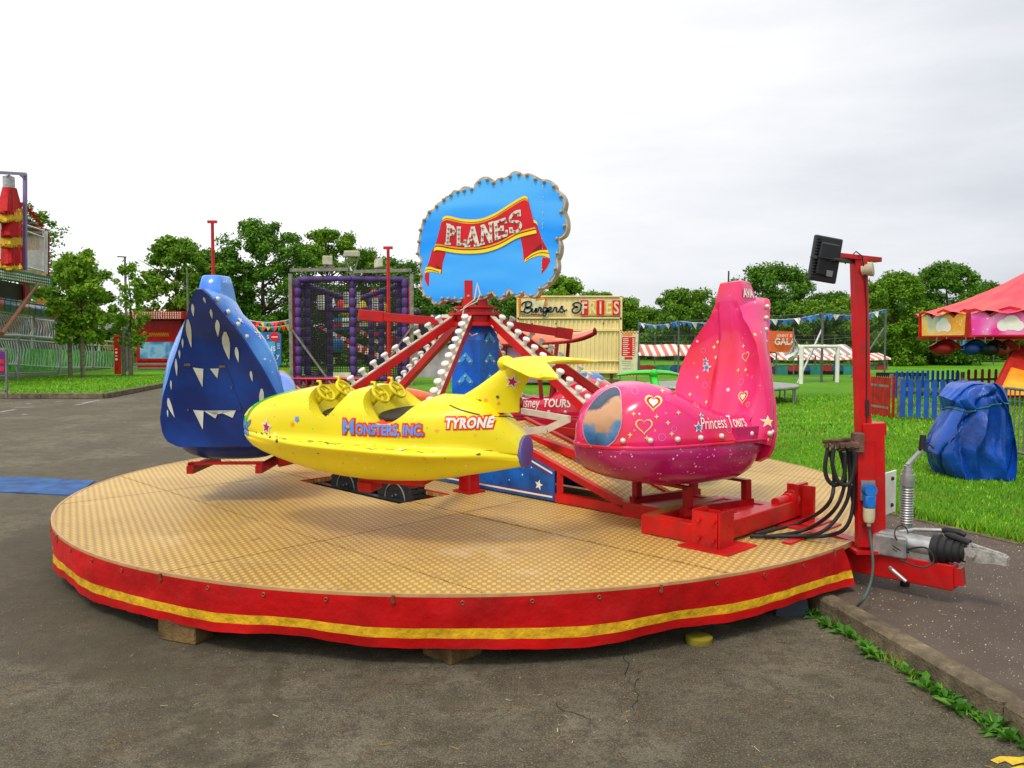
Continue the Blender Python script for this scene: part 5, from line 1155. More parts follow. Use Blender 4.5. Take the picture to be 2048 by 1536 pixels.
# PLANES in slab letters, each studded with lamps: strokes on a unit square, with its own quad on the ribbon
GL_ = {'P': ([[(.25, 0), (.25, 1)], [(.25, .92), (.62, .92), (.80, .72), (.62, .50), (.25, .50)]], [(.05, .5, 0), (0, .45, 1)]),
       'L': ([[(.28, 0), (.28, 1)], [(.28, .08), (.88, .08), (.9, .34)]], [(.05, .5, 1)]),
       'A': ([[(.18, 0), (.52, 1)], [(.52, 1), (.86, 0)], [(.3, .30), (.74, .30)]], [(.0, .38, 0), (.62, 1.02, 0)]),
       'N': ([[(.2, 0), (.2, 1)], [(.2, 1), (.82, 0)], [(.82, 0), (.82, 1)]], [(.03, .38, 0), (.02, .3, 1), (.64, 1., 1)]),
       'E': ([[(.22, 0), (.22, 1)], [(.1, .92), (.86, .92), (.88, .68)], [(.1, .08), (.88, .08), (.9, .34)], [(.22, .5), (.62, .5)], [(.62, .36), (.62, .64)]], []),
       'S': ([[(.86, .70), (.84, .93), (.5, .97), (.2, .88), (.18, .66), (.45, .54), (.78, .42), (.86, .2), (.6, .04), (.28, .06), (.14, .32)], [(.86, .68), (.88, .98)], [(.13, .34), (.12, .02)]], [])}
quads = {'P': ((362, 832), (500, 838), (385, 628), (492, 650)), 'L': ((482, 852), (598, 858), (490, 662), (590, 662)), 'A': ((578, 862), (735, 850), (600, 655), (720, 652)), 'N': ((735, 842), (885, 815), (745, 650), (880, 605)), 'E': ((885, 806), (1045, 752), (870, 606), (1030, 545)), 'S': ((1055, 730), (1195, 690), (1035, 545), (1170, 460))}
mb = MB(); LAMPS = {'P': [(.25, .1), (.25, .32), (.25, .55), (.25, .8), (.75, .75), (.6, .5)], 'L': [(.28, .9), (.28, .65), (.28, .4), (.28, .1), (.6, .08), (.88, .25)], 'A': [(.22, .1), (.32, .4), (.5, .85), (.66, .6), (.78, .1), (.55, .3)], 'N': [(.2, .1), (.2, .4), (.2, .85), (.5, .5), (.8, .1), (.82, .5), (.82, .85)], 'E': [(.22, .1), (.22, .4), (.22, .7), (.5, .92), (.85, .85), (.55, .5), (.55, .08), (.85, .22)], 'S': [(.82, .85), (.45, .95), (.2, .75), (.45, .54), (.78, .42), (.75, .12), (.4, .05), (.15, .2)]}
for ch, (bl, br, tl, tr) in quads.items():
    def qp(x, y):
        a = (lerp(bl[0], br[0], x), lerp(bl[1], br[1], x)); b = (lerp(tl[0], tr[0], x), lerp(tl[1], tr[1], x)); return (lerp(a[0], b[0], y), lerp(a[1], b[1], y))
    st, se = GL_[ch]; k = 0
    for s_ in st:
        pts = [qp(*q) for q in s_]; pts = smoothline(pts, 4) if ch == 'S' and len(s_) > 3 else pts; ok = []
        wd = 40 if abs(s_[0][0]-s_[-1][0]) < .4 and len(s_) == 2 else 31
        if ch == 'P' and len(s_) > 3: wd = 33
        if ch == 'N' and s_[0][0] != s_[-1][0]: wd = 44
        if ch == 'N' and s_[0][0] == s_[-1][0]: wd = 30
        if ch == 'A': wd = 26 if s_[0] == (.18, 0) or len(st) == 3 and s_[0][1] == .30 else 46
        L_, R_ = [], []
        for i in range(len(pts)):
            a, b = pts[max(0, i-1)], pts[min(len(pts)-1, i+1)]; dx, dy = b[0]-a[0], b[1]-a[1]; l = math.hypot(dx, dy); nx, ny = -dy/l*wd/2, dx/l*wd/2; L_.append((pts[i][0]+nx, pts[i][1]+ny)); R_.append((pts[i][0]-nx, pts[i][1]-ny))
        zo = .017+.0007*k; k += 1; L_ = [((a[0]+.42*(a[0]-b[0])/1*0+lerp(b[0], a[0], .93)-a[0]), lerp(b[1], a[1], .93)) if 0 else (lerp(b[0], a[0], .94), lerp(b[1], a[1], .94)) for a, b in zip(L_, R_)]; mb.sheet([[sp(x, y, zo) for x, y in L_], [sp(x, y, zo) for x, y in R_]])
    for x0, x1, side_ in se:
        a, b = qp(x0, side_), qp(x1, side_); h = 11; zo = .017+.0007*k; k += 1; mb.sheet([[sp(a[0], a[1]-h, zo), sp(b[0], b[1]-h, zo)], [sp(a[0], a[1]+h, zo), sp(b[0], b[1]+h, zo)]])
let = mb.build('lettering', M('letter_cream', (.74, .70, .60), .4, var=.06), sign)
for ch, (bl, br, tl, tr) in quads.items():
    for x, y in LAMPS[ch]:
        a = (lerp(bl[0], br[0], x), lerp(bl[1], br[1], x)); b = (lerp(tl[0], tr[0], x), lerp(tl[1], tr[1], x)); lamp(sp(lerp(a[0], b[0], y), lerp(a[1], b[1], y), .019), .62)
mb = MB(); rs_ = random.Random(11)
for y in [220+i*17 for i in range(58)]:
    if rs_.random() < .5:
        x = 1408-(y-200)*.012+rs_.uniform(-4, 4); s_ = rs_.uniform(2, 8); mb.poly([sp(x-s_*.4, y-s_, .0142), sp(x+s_*.5, y-s_*.6, .0142), sp(x+s_*.3, y+s_, .0142), sp(x-s_*.5, y+s_*.7, .0142)])
mb.build('paint_flakes', CREAM, sign)
# ---------------------------------------------------------------- trees
def leaves(c, rx, ry, h0, h1, n, leaf, seed, prof_=None, clumps=70, tight=.24, fill=.5):
    """leaf-sized quads gathered in clumps through a crown volume; returns (4n,3) vertices"""
    rs = np.random.RandomState(seed); H_ = h1-h0
    cen = []
    while len(cen) < clumps:
        t = rs.rand(); a = rs.uniform(0, 2*np.pi); env = prof_(t) if prof_ else np.sin(np.pi*(.16+.80*t))**.55
        lump = 1+.22*np.sin(a*3+seed)*np.cos(t*7+seed)+.14*np.sin(a*7+seed*2); r = env*lump*(rs.rand()**fill)
        cen.append((np.cos(a)*r*rx, np.sin(a)*r*ry, h0+t*H_, rs.uniform(.55, 1.25)))
    cen = np.array(cen); k = rs.randint(0, clumps, n); d = rs.normal(size=(n, 3)); d /= np.linalg.norm(d, axis=1)[:, None]
    rad = (rx+ry)/2*tight*cen[k, 3]*rs.rand(n)**.45
    p = cen[k, :3]+d*rad[:, None]*np.array([1, 1, .72]); p += rs.normal(size=(n, 3))*leaf*.8
    nrm = d*.7+rs.normal(size=(n, 3))*.6+np.array([0, 0, .5]); nrm /= np.linalg.norm(nrm, axis=1)[:, None]
    u = np.cross(nrm, rs.normal(size=(n, 3))); u /= np.linalg.norm(u, axis=1)[:, None]; w_ = np.cross(nrm, u)
    s = leaf*rs.uniform(.6, 1.35, n)[:, None]
    q = np.stack([p-u*s, p-w_*s*.55, p+u*s, p+w_*s*.55], 1)+np.array(c)
    return q.reshape(-1, 3)
def tree(name, label, x, y, h, rx, seed, m, n=9000, leaf=.24, crown0=.14, cat='tree', group=None, tight=.24, clumps=80, bark=BARK, tr=.022, prof_=None, fill=.45):
    rs = random.Random(seed); t = thing(name, label, cat, (x, y, 0), 0, group)
    me = trimesh('crown', leaves((x, y, 0), rx, rx*.9, h*crown0, h*.985, n, leaf, seed, prof_, clumps, tight, fill)-np.array([x, y, 0]), 4, m, True); link('crown', me, t)
    mb = MB(); r0 = h*tr; pts = [(x, y, -.1)]+[(x+rs.uniform(-.02, .02)*h*k, y+rs.uniform(-.02, .02)*h*k, h*.9*k) for k in (.2, .4, .6, .8, 1)]
    mb.tube(pts, [r0*1.25, r0, r0*.8, r0*.55, r0*.35, r0*.12], 8)
    for k in range(9):
        a = rs.uniform(0, 6.28); z = h*rs.uniform(.22, .68); L_ = rx*rs.uniform(.5, .85); p = V((x, y, z)); d = V((math.cos(a), math.sin(a), rs.uniform(.35, .9)))
        mb.tube([p, p+d*L_*.5+V((0, 0, .05*L_)), p+d*L_], [r0*.38, r0*.22, r0*.06], 6)
    mb.build('trunk', bark, t, 60); return t
def treepx(name, label, pxc, top, wpx, Y, seed, m, **k):
    x = P(pxc, 700, Y).x; h = P(pxc, top, Y).z; return tree(name, label, x, Y, h, wpx/2*Y/FPX*1.12, seed, m, **k)
TG = 'trees beyond the sports field'
for a in ((1545, 533, 178, 70, 1, LEAFD, 'tall rounded dark tree behind the fin of the pink car'), (1378, 580, 150, 76, 2, LEAFM, 'mid green tree between the burger trailer and the pink car'), (1460, 600, 150, 84, 3, LEAFD, 'dark lower tree showing just left of the pink fin'),
          (1660, 588, 120, 84, 4, LEAFD, 'small rounded dark tree on the skyline left of the red mast'), (1698, 600, 150, 72, 5, LEAFM, 'broad green tree directly behind the red mast'), (1788, 548, 150, 58, 6, LEAFM, 'large green tree just right of the red mast'),
          (1893, 529, 165, 60, 7, LEAFD, 'tallest dark tree left of the chair ride canopy'), (1968, 566, 130, 72, 8, LEAFD, 'dark tree rising behind the chair ride canopy'), (2065, 575, 170, 78, 9, LEAFD, 'dark tree at the right edge behind the canopy'), (1620, 610, 150, 66, 13, LEAFM, 'broad green tree behind the orange banner'), (1850, 590, 150, 66, 14, LEAFD, 'dark lower tree filling the gap left of the tallest one'), (1250, 600, 120, 82, 15, LEAFM, 'soft green tree just right of the burger trailer roof'), (1300, 622, 170, 86, 10, LEAFM, 'low green tree right above the menu board'),
          (1118, 556, 120, 66, 11, LEAFM, 'light green tree peeking over the burger trailer beside the sign'), (1195, 586, 110, 80, 12, LEAFM, 'small treetop over the roof of the burger trailer')):
    treepx('broadleaf_tree', a[6], a[0], a[1], a[2], a[3], a[4], a[5], group=TG, n=30000, leaf=.135 if a[3] > 65 else .115, crown0=.02, clumps=130, tight=.19)
for a in ((528, 446, 215, 56, 21, LEAFD, 'biggest dark tree, behind the blue car and left of the purple cage'), (655, 462, 175, 60, 22, LEAFM, 'tall tree with lighter leaves rising over the purple cage'), (800, 520, 190, 66, 23, LEAFD, 'dark tree between the cage and the cloud sign'), (735, 500, 130, 57, 31, LEAFM, 'light green tree over the right floodlight of the cage'), (440, 500, 140, 54, 32, LEAFD, 'dark tree right behind the red pole and the blue car'), (900, 575, 170, 72, 24, LEAFD, 'dark tree low behind the cloud sign'), (1010, 592, 150, 78, 25, LEAFD, 'dark tree behind the ride hub'),
          (356, 478, 160, 50, 26, LEAFM, 'round mid green tree above the red stall'), (440, 540, 130, 62, 27, LEAFM, 'green tree behind the top of the blue car'), (48, 405, 165, 60, 28, LEAFM, 'sparse tall tree behind the fun house at the left edge'), (158, 512, 140, 54, 29, LEAFM, 'bushy green tree beside the fun house'), (232, 640, 110, 66, 30, LEAFD, 'small dark tree behind the yellow hut')):
    treepx('broadleaf_tree', a[6], a[0], a[1], a[2], a[3], a[4], a[5], group='trees behind the fair', n=32000 if a[4] != 28 else 8000, leaf=.115, crown0=.03 if a[4] != 28 else .3, tight=.17, clumps=150)
# far wood closing the view
vs = []
for i in range(60):
    px = -500+i*52; Y = 92+10*math.sin(i*2.1); x = P(px, 700, Y).x; vs.append(leaves((x, Y, 0), 2.6, 2, -.3, P(px, (618 if px > 1200 or 280 < px < 900 else 636)+14*math.sin(i*1.7)+8*math.sin(i*.6), Y).z, 2400, .24, 300+i, lambda t: 1-.5*t*t, 26, .34, .6))
struct(trimesh('far_wood', np.concatenate(vs), 4, LEAFD), 'stuff')
mb = MB(); mb.poly([P(x, 700, 104)*1 for x in (-600, 2700)]+[V((P(2700, 700, 104).x, 104, -1)), V((P(-600, 700, 104).x, 104, -1))])
# staked saplings on the verge
def sapling(pxc, top, wpx, Y, seed, label, n, stakes):
    t = treepx('sapling', label, pxc, top, wpx, Y, seed, LEAFL, n=n, leaf=.10, crown0=.30, group='staked saplings on the verge', tr=.012, tight=.24, clumps=60)
    for px, ty in stakes:
        b = P(px, 740, Y); mb = MB(); mb.cyl((b.x, Y-.3, .1), (b.x, Y-.3, P(px, ty, Y).z), .09, n=10); mb.build('stake', WOODG, t, 50)
sapling(164, 498, 104, 36, 41, 'leafy sapling tied between thick timber stakes on the verge', 11000, ((148, 660), (173, 672)))
sapling(262, 520, 60, 38, 42, 'thin sapling with few leaves beside the street lamp', 2000, ((254, 662), (267, 665)))

# ---------------------------------------------------------------- small builders
def sheetbox(mb, pts, n, th): pts = [V(p) for p in pts]; mb.prism(pts, [p-V(n)*th for p in pts])
def post(name, label, cat, pts, r, m, group=None):
    t = thing(name, label, cat, (pts[0][0], pts[0][1], 0), 0, group); return t
PURP = M('purple_foam', (.10, .045, .21), .6, var=.2, scale=3, dirt=.25); NETM = M('dark_net', (.02, .018, .02), .8); GREYS = M('grey_steel', (.20, .20, .185), .5, metal=.3, var=.2, dirt=.3)
# street lamp and masts on the left
def pole(name, label, px, top, Y, r, m, head, z0=0., cat='pole'):
    b = P(px, 740, Y); z1 = P(px, top, Y).z; t = thing(name, label, cat, (b.x, Y, z0)); mb = MB(); mb.tube([(b.x, Y, z0), (b.x, Y, z1*.5), (b.x, Y, z1)], [r*1.2, r, r*.85], 10); mb.build('post', m, t, 50)
    mb = MB(); head(mb, V((b.x, Y, z1))); mb.build('head', m, t); return t
pole('street_lamp', 'grey street lamp with short arm to the left, beside the thin sapling', 255, 514, 44, .07, GREYS, lambda mb, p: mb.bar(p+V((.06, 0, 0)), p+V((-.4, 0, .02)), .14, .06), .14, 'street lamp')
pole('light_pole', 'slim grey pole just left of the blue car', 378, 535, 46, .06, GREYS, lambda mb, p: mb.bar(p+V((-.05, 0, -1.2)), p+V((-.5, 0, -1.05)), .08, .05), 0)
REDPOLE = 'red T-topped poles'
for px, top, lab in ((430, 445, 'red T-topped pole rising behind the blue car'), (778, 497, 'red T-topped pole in front of the purple cage')):
    o = pole('red_pole', lab, px, top, 24, .055, RED, lambda mb, p: mb.bar(p+V((-.14, 0, .02)), p+V((.14, 0, .02)), .08, .08), 0); o['group'] = REDPOLE

# ---------------------------------------------------------------- fun house on the left
FA = V((-21, 32.7, 0)); FB = V((-25.8, 52, 0)); FD = (FB-FA).normalized(); FN = V((FD.y, -FD.x, 0))
def LP(px, py, off=0.): return PL(px, py, FA+FN*off, FN)
fun = thing('fun_house', 'silver railed fun house ride with hanging red and yellow brush at the left edge', 'fun house', (FA.x, FA.y, .1))
def fpanel(name, pts, m, off=0., th=.1, par=None):
    mb = MB(); f = [LP(x, y, off) for x, y in pts]; mb.prism(f, [p-FN*th for p in f]); return mb.build(name, m, par or fun)
def mat_mural(name, cols, sc_=.55, dist=2.0):
    m, nt, b, N, L = _pr(name); vec = objvec(nt); c = ramp(nt, noise(nt, vec, sc_, 3, .5), [(.30+.40*i/(len(cols)-1), q) for i, q in enumerate(cols)]); L(c, b.inputs['Base Color']); b.inputs['Roughness'].default_value = .35; return m
fpanel('green_mural', [(-160, 690), (-160, 748), (260, 734), (260, 704)], mat_mural('green_mural', [(.30, .85, .06), (.04, .70, .02), (.03, .35, .03), (.10, .80, .03), (.40, .85, .15)], 1.4), -.5)
fpanel('back_wall', [(-160, 610), (-160, 705), (200, 700), (200, 650), (120, 636)], mat_mural('dark_mural', [(.02, .02, .03), (.20, .05, .03), (.04, .06, .16), (.18, .16, .14), (.30, .12, .04)], 1.2), -1.6)
fpanel('upper_mural', [(-160, 380), (40, 425), (90, 462), (100, 560), (-160, 530)], mat_mural('orange_mural', [(.70, .16, .01), (.75, .40, .05), (.35, .12, .03), (.10, .40, .08), (.6, .05, .03)], 1.3), -1.2)
for k in range(4): fpanel('deck_plank', [(-160, 747+k*5.6), (-160, 751.6+k*5.6), (262, 737.6+k*3.0), (262, 735+k*3.0)], CHROME, .12, .08)
fpanel('canopy_fascia', [(-160, 507), (-160, 527), (105, 573), (105, 554)], M('green_fascia', (.03, .22, .09), .4), .5, .5)
mb = MB()
for r_ in range(3):
    for k in range(34):
        x = -40+k*4.2; y = lerp(510, 556, (x+160)/265)+4+r_*5.6+(x+160)*.005; mb.ball(LP(x, y, .53), .05, 6)
o = mb.build('fascia_bulbs', BULB, fun, 60); struct(o, 'stuff')
mb = MB()
for i in range(10):
    t = i/9; x = lerp(40, 94, t); y = lerp(408, 470, t**1.5); mb.bar(LP(x, y, -1.4), LP(x, y, -.2), .22, .16)
mb.build('ribbed_roof', RED, fun)
mb = MB()
for i in range(16): mb.ball(LP(96+.5*math.sin(i), 470+i*5.8, -.2), .09, 8)
mb.build('edge_bulbs', M('dark_red_bulbs', (.28, .02, .04), .4), fun, 60)
mb = MB(); rs_ = random.Random(5)
for lvl, (xa, xb, y0, y1, mi) in enumerate(((-4, 42, 375, 425, 0), (-4, 45, 418, 442, 1), (3, 43, 436, 472, 0), (3, 43, 468, 492, 1), (3, 44, 488, 528, 0), (3, 44, 522, 538, 1))):
    mb.mi = mi
    for k in range(70):
        t = rs_.random(); x = lerp(xa, xb, t); xt = lerp(xa+(11 if lvl == 0 else 0), xb-(11 if lvl == 0 else 0), t); o_ = .25+.45*math.sin(math.pi*t); mb.bar(LP(xt, y0+rs_.uniform(0, 4), o_), LP(x+rs_.uniform(-1.5, 1.5), y1+rs_.uniform(-3, 3), o_+.08), .10, .06)
mb.build('hanging_brush', [M('red_bristle', (.55, .01, .012), .7, var=.2), M('yellow_bristle', (.70, .42, .02), .7, var=.2)], fun)
mb = MB(); mb.lathe([(.0, 0), (.22, 0), (.22, .45), (.1, .5), (0, .5)], LP(18, 376, .45)); mb.bar(LP(18, 366, .45), LP(18, 350, .45), .06, .06); mb.build('brush_hanger', CHROME, fun)
mb = MB(); mb.bar(LP(50, 540, .5), LP(50, 347, .5), .13, .13); mb.bar(LP(50, 348, .5), LP(-60, 342, .5), .13, .13); mb.bar(LP(50, 358, .5), LP(38, 348, .5), .06, .06); mb.build('top_frame', M('lilac_steel', (.22, .17, .36), .4), fun)
mb = MB(); mb.tube([LP(76, 568, .6), LP(3, 668, 1.2)], .09, 8); mb.build('brace', M('brown_tube', (.25, .09, .04), .5), fun)
fpanel('dark_soffit', [(-160, 530), (-160, 600), (50, 600), (50, 570)], BLACKM, -.4, .2)
for i, (x0, y0, x1, y1, c) in enumerate(((50, 558, 60, 612, (.55, .01, .02)), (60, 560, 75, 600, (.10, .5, .05)), (74, 590, 92, 632, (.70, .35, .02)), (4, 602, 28, 615, (.05, .5, .08)), (30, 605, 56, 622, (.4, .03, .03)))):
    fpanel('painted_cutout', [(x0, y0), (x1, y0+3), (x1, y1), (x0, y1-3)], M('cutout_%d' % i, c, .4), -.3, .08)
for k, c in enumerate(((.30, .08, .06), (.03, .12, .18), (.04, .16, .20), (.20, .24, .12), (.30, .22, .10), (.14, .18, .08), (.02, .10, .26), (.03, .16, .22), (.28, .06, .08), (.40, .08, .03))):
    x = -3+k*12.3; y = 597+k*1.9; mb = MB(); rows = [[LP(x+u*11, y+v_*24+u*1.8, .05+.25*math.sin(v_*3.1)) for u in (0, .5, 1)] for v_ in (0, .15, .4, .7, 1)]; mb.sheet(rows); mb.sheet([[p-FN*.05 for p in r] for r in rows]); mb.tube([rows[0][0], rows[0][2]], .06, 6); mb.build('seat_back', M('ride_seat_%d' % k, c, .35, coat=.3), fun, 60)
def railing(name, pts, ph, nb, off, posts):
    mb = MB(); t0 = [LP(x, y, off) for x, y in pts]
    mb.tube(t0, .05, 8); mb.tube([LP(x, y+ph*.15, off) for x, y in pts], .035, 6)
    b = [LP(x, y+ph*(1 if x < 150 else .9), off) for x, y in pts]; mb.tube(b, .035, 6)
    for i in range(len(pts)-1):
        m_ = max(2, int(nb*(pts[i+1][0]-pts[i][0])/100))
        for k in range(m_):
            t = (k+.5)/m_; a = LP(lerp(pts[i][0], pts[i+1][0], t), lerp(pts[i][1], pts[i+1][1], t)+ph*.2, off); q = b[i].lerp(b[i+1], t); s_ = FD*.10*math.sin(k*.9)
            mb.tube([a, a.lerp(q, .35)+s_+FN*.06, a.lerp(q, .7)-s_+FN*.05, q], .024, 5)
    for x in posts:
        for (xa, ya), (xb, yb) in zip(pts, pts[1:]):
            if xa <= x <= xb: y = lerp(ya, yb, (x-xa)/(xb-xa)); mb.bar(LP(x, y, off), LP(x, y+ph*1.9, off), .16, .10)
    return mb.build(name, SILV, fun, 50)
SILV = M('bright_rail', (.62, .63, .62), .35, metal=.25, var=.1)
railing('lower_railing', [(-120, 664), (35, 671), (119, 677), (185, 682), (240, 684), (290, 690)], 58, 19, .15, (35, 119, 185, 238))
railing('upper_railing', [(-120, 606), (66, 631), (135, 639), (200, 653)], 42, 19, -.6, (66, 135, 199))
mb = MB()
for y0, y1 in ((432, 457), (444, 470), (520, 538)): mb.tube([LP(-60, y0-14, .3), LP(0, y0, .3), LP(88, y1+5, .3)], .04, 6)
for x, a, b in ((2, 432, 522), (48, 446, 530), (87, 458, 545), (93, 462, 548)): mb.bar(LP(x, a, .3), LP(x, b, .3), .08, .08)
for k in range(16): x = 50+k*2.4; mb.bar(LP(x, 500, .0), LP(x, 540, .0), .04, .03)
mb.build('balcony_railing', SILV, fun, 50)
# red marker post, hut, red stall, small board at the edge
b = G(236, 748, .14); t = thing('red_bollard', 'square red post with white markings standing on the verge before the railing', 'bollard', (b.x, b.y, .14)); mb = MB(); mb.box(b+V((0, 0, .95)), (.25, .25, 1.9), 0, .02); mb.box(b+V((0, 0, 1.93)), (.18, .18, .08), 0, .02); mb.mi = 1
for k in range(4): mb.box(b+V((0, -.128, 1.25-k*.17)), (.12, .004, .10 if k % 2 else .05), 0)
mb.build('post', [RED, LETW], t)
Y = 58; t = thing('hut', 'small yellowish hut with sloping grey roof behind the left saplings', 'hut', (P(230, 700, Y).x, Y, 0)); a, b_ = P(203, 700, Y).x, P(258, 700, Y).x; zt = P(0, 660, Y).z
mb = MB(); mb.box(((a+b_)/2, Y+1.5, zt/2), (b_-a, 3, zt), 0); mb.build('wall', M('ochre_boards', (.48, .30, .08), .7, var=.15, scale=1), t)
mb = MB(); zr = P(0, 640, Y).z; mb.prism([V((a-.2, Y-.3, zt)), V((b_+.2, Y-.3, zt)), V((b_-.1, Y+1.5, zr)), V((a+.1, Y+1.5, zr))], [V((a-.2, Y-.3, zt-.1)), V((b_+.2, Y-.3, zt-.1)), V((b_-.1, Y+1.5, zr-.1)), V((a+.1, Y+1.5, zr-.1))]); mb.build('roof', M('grey_slate', (.16, .17, .16), .8, var=.2), t)
Y = 47; st = thing('red_stall', 'shut red fairground stall with rows of roof bulbs and a blue painted panel', 'stall', (P(320, 700, Y).x, Y, .1)); X = lambda px: P(px, 700, Y).x; Z = lambda py: P(1024, py, Y).z
mb = MB(); mb.box(((X(273)+X(362))/2, Y+1, (Z(640)+Z(738))/2), (X(362)-X(273), 2, Z(640)-Z(738)), 0, .03); mb.box(((X(273)+X(362))/2, Y-.02, Z(720)), (X(362)-X(273), .06, .12), 0); mb.build('body', RED, st)
mb = MB(); mb.box(((X(262)+X(378))/2, Y+.6, (Z(624)+Z(639))/2), (X(378)-X(262), 2.6, Z(624)-Z(639)), 0, .02); f = mb.build('roof_fascia', RED, st); mb = MB()
for r_ in range(4):
    for k in range(23): mb.ball((X(270)+k*(X(372)-X(270))/22, Y-.71, Z(627+r_*3.4)), .045, 6)
struct(mb.build('roof_bulbs', BULB, f, 60), 'stuff')
mb = MB(); q = [V((X(x), Y-.012, Z(y))) for x, y in ((280, 684), (357, 684), (357, 717), (280, 717))]; mb.prism(q, [p+V((0, .02, 0)) for p in q]); mb.build('painted_panel', mat_mural('blue_pink_mural', [(.01, .10, .40), (.02, .30, .62), (.30, .55, .75), (.03, .20, .55), (.55, .06, .25)], .8), st)
mb = MB(); fr = (V((X(318), Y-.02, Z(670))), V((1, 0, 0)), V((0, 0, 1)), V((0, -1, 0)))
for k in range(9): mb.stroke(smoothline([(-.55+k*.13, -.1), (-.52+k*.13, .12), (-.47+k*.13, .06), (-.44+k*.13, -.1)], 3), .06, fr, .01)
mb.build('gold_lettering', ORANGE, st)
mb = MB()
for px in (288, 345): mb.cyl((X(px), Y+.1, .35), (X(px), Y+.35, .35), .34, n=16)
mb.build('wheel', BLACK, st, 40); mb = MB(); mb.bar((X(283), Y-.9, .5), (X(400), Y-.9, .5), .3, .12); mb.bar((X(283), Y-.9, .25), (X(400), Y-.9, .25), .3, .12); mb.build('step', CHROME, st)
Y = 22.6; t = thing('barrier_board', 'purple and red notice board on a grey frame cut by the left edge', 'notice board', (P(0, 700, Y).x, Y, 0)); mb = MB()
for px in (13, -40): mb.bar(P(px, 795, Y), P(px, 700, Y), .05, .05)
mb.bar(P(13, 700, Y), P(-40, 690, Y), .05, .05); mb.bar(P(13, 782, Y), P(-40, 775, Y), .05, .05); mb.build('frame', GREYS, t)
mb = MB(); q = [P(x, y, Y) for x, y in ((-40, 690), (11, 705), (11, 748), (-40, 745))]; mb.prism(q, [p+V((0, .04, 0)) for p in q]); mb.mi = 1; q = [P(x, y, Y-.01) for x, y in ((-40, 714), (8, 719), (8, 727), (-40, 725))]; mb.poly(q); q = [P(x, y, Y-.01) for x, y in ((-40, 731), (8, 733), (8, 742), (-40, 741))]; mb.poly(q); mb.build('board', [M('purple_board', (.12, .02, .20), .4), LETR], t)

# ---------------------------------------------------------------- purple netted cage
Y0, Y1 = 29.5, 33.5; cg = thing('trampoline_cage', 'tall purple padded cage with dark netting and three floodlights on top', 'bungee cage', (P(705, 700, 31).x, 31, 0))
def padpost(mb, a, b, r=.13, seg=.36):
    a, b = V(a), V(b); d = b-a; n = max(2, round(d.length/seg)); pr = []; 
    pts, rr = [], []
    for k in range(n):
        for t, q in ((.02, .72), (.12, 1), (.5, 1.05), (.88, 1), (.98, .72)): pts.append(a+d*((k+t)/n)); rr.append(r*q)
    mb.tube(pts, rr, 10)
zt0, zb0 = P(0, 556, Y0).z, .12
def cpx(px, Y): return P(px, 700, Y).x
fx = [cpx(597, Y0), cpx(705, Y0), cpx(811, Y0)]; bx = [cpx(610, Y0)+.05, cpx(702, Y1), cpx(798, Y0)-.05]
for (x, y) in ((fx[0], Y0), (cpx(610, Y0), Y0+.35), (fx[2], Y0), (cpx(798, Y0), Y0+.35), (fx[1], Y0+.1), (cpx(660, Y1), Y1), (cpx(763, Y1), Y1), (cpx(697, Y1), Y1+1), (cpx(733, Y1), Y1+1.2)):
    mb = MB(); padpost(mb, (x, y, zb0), (x, y, zt0 if y < Y0+1 else zt0-.35)); mb.build('padded_post', PURP, cg, 50)
for a, b in (((fx[0], Y0, zt0-.05), (fx[1], Y0, zt0-.02)), ((fx[1], Y0, zt0-.02), (fx[2], Y0, zt0-.05)), ((cpx(612, Y0), Y0+.3, zt0-.25), (cpx(697, Y1), Y1, zt0-.55)), ((cpx(795, Y0), Y0+.3, zt0-.25), (cpx(718, Y1), Y1, zt0-.55)), ((fx[0], Y0+.2, .35), (fx[1], Y0, .35)), ((fx[1], Y0, .35), (fx[2], Y0+.2, .35)), ((fx[0], Y0, zt0-.3), (cpx(640, Y1), Y1, zt0-.3)), ((fx[2], Y0, zt0-.3), (cpx(790, Y1), Y1, zt0-.3)), ((cpx(640, Y1), Y1, .4), (cpx(620, Y0), Y0+.4, .4)), ((cpx(660, Y1), Y1, zt0-1.0), (cpx(763, Y1), Y1, zt0-1.0))):
    mb = MB(); padpost(mb, a, b, .11, .45); mb.build('padded_beam', PURP, cg, 50)
for x, s_ in ((cpx(587, Y0)-.05, 1), (cpx(822, Y0)+.05, -1)):
    mb = MB(); mb.bar((x, Y0-.1, 0), (x, Y0-.1, P(0, 548, Y0).z), .13, .13); e = cpx(672 if s_ > 0 else 735, Y0); mb.bar((x, Y0-.2, P(0, 655, Y0).z), (e, Y0-.2, P(0, 778, Y0).z), .09, .06)
    mb.bar((x, Y0-.1, P(0, 541, Y0).z), (fx[1]-.1*s_, Y0-.1, P(0, 539 if s_ > 0 else 544, Y0).z), .12, .12); mb.build('steel_frame', M('weathered_steel', (.26, .25, .20), .6, metal=.2, var=.25, dirt=.4), cg)
    mb = MB(); mb.bar((x+.09*s_, Y0, 0), (x+.09*s_, Y0, zt0-.3), .07, .07); mb.build('red_edge_tube', RED, cg)
def net(name, p00, p10, p11, p01, nu, nv, wd=.012, m=NETM):
    mb = MB(); p00, p10, p11, p01 = map(V, (p00, p10, p11, p01)); nr = (p10-p00).cross(p01-p00).normalized()
    for k in range(nu+1): a = p00.lerp(p10, k/nu); b = p01.lerp(p11, k/nu); s_ = (p10-p00).normalized()*wd/2; mb.add([a-s_, a+s_, b+s_, b-s_], [[0, 1, 2, 3]])
    for k in range(nv+1): a = p00.lerp(p01, k/nv)+nr*.002; b = p10.lerp(p11, k/nv)+nr*.002; s_ = (p01-p00).normalized()*wd/2; mb.add([a-s_, a+s_, b+s_, b-s_], [[0, 1, 2, 3]])
    return mb.build(name, m, cg if m is NETM else None)
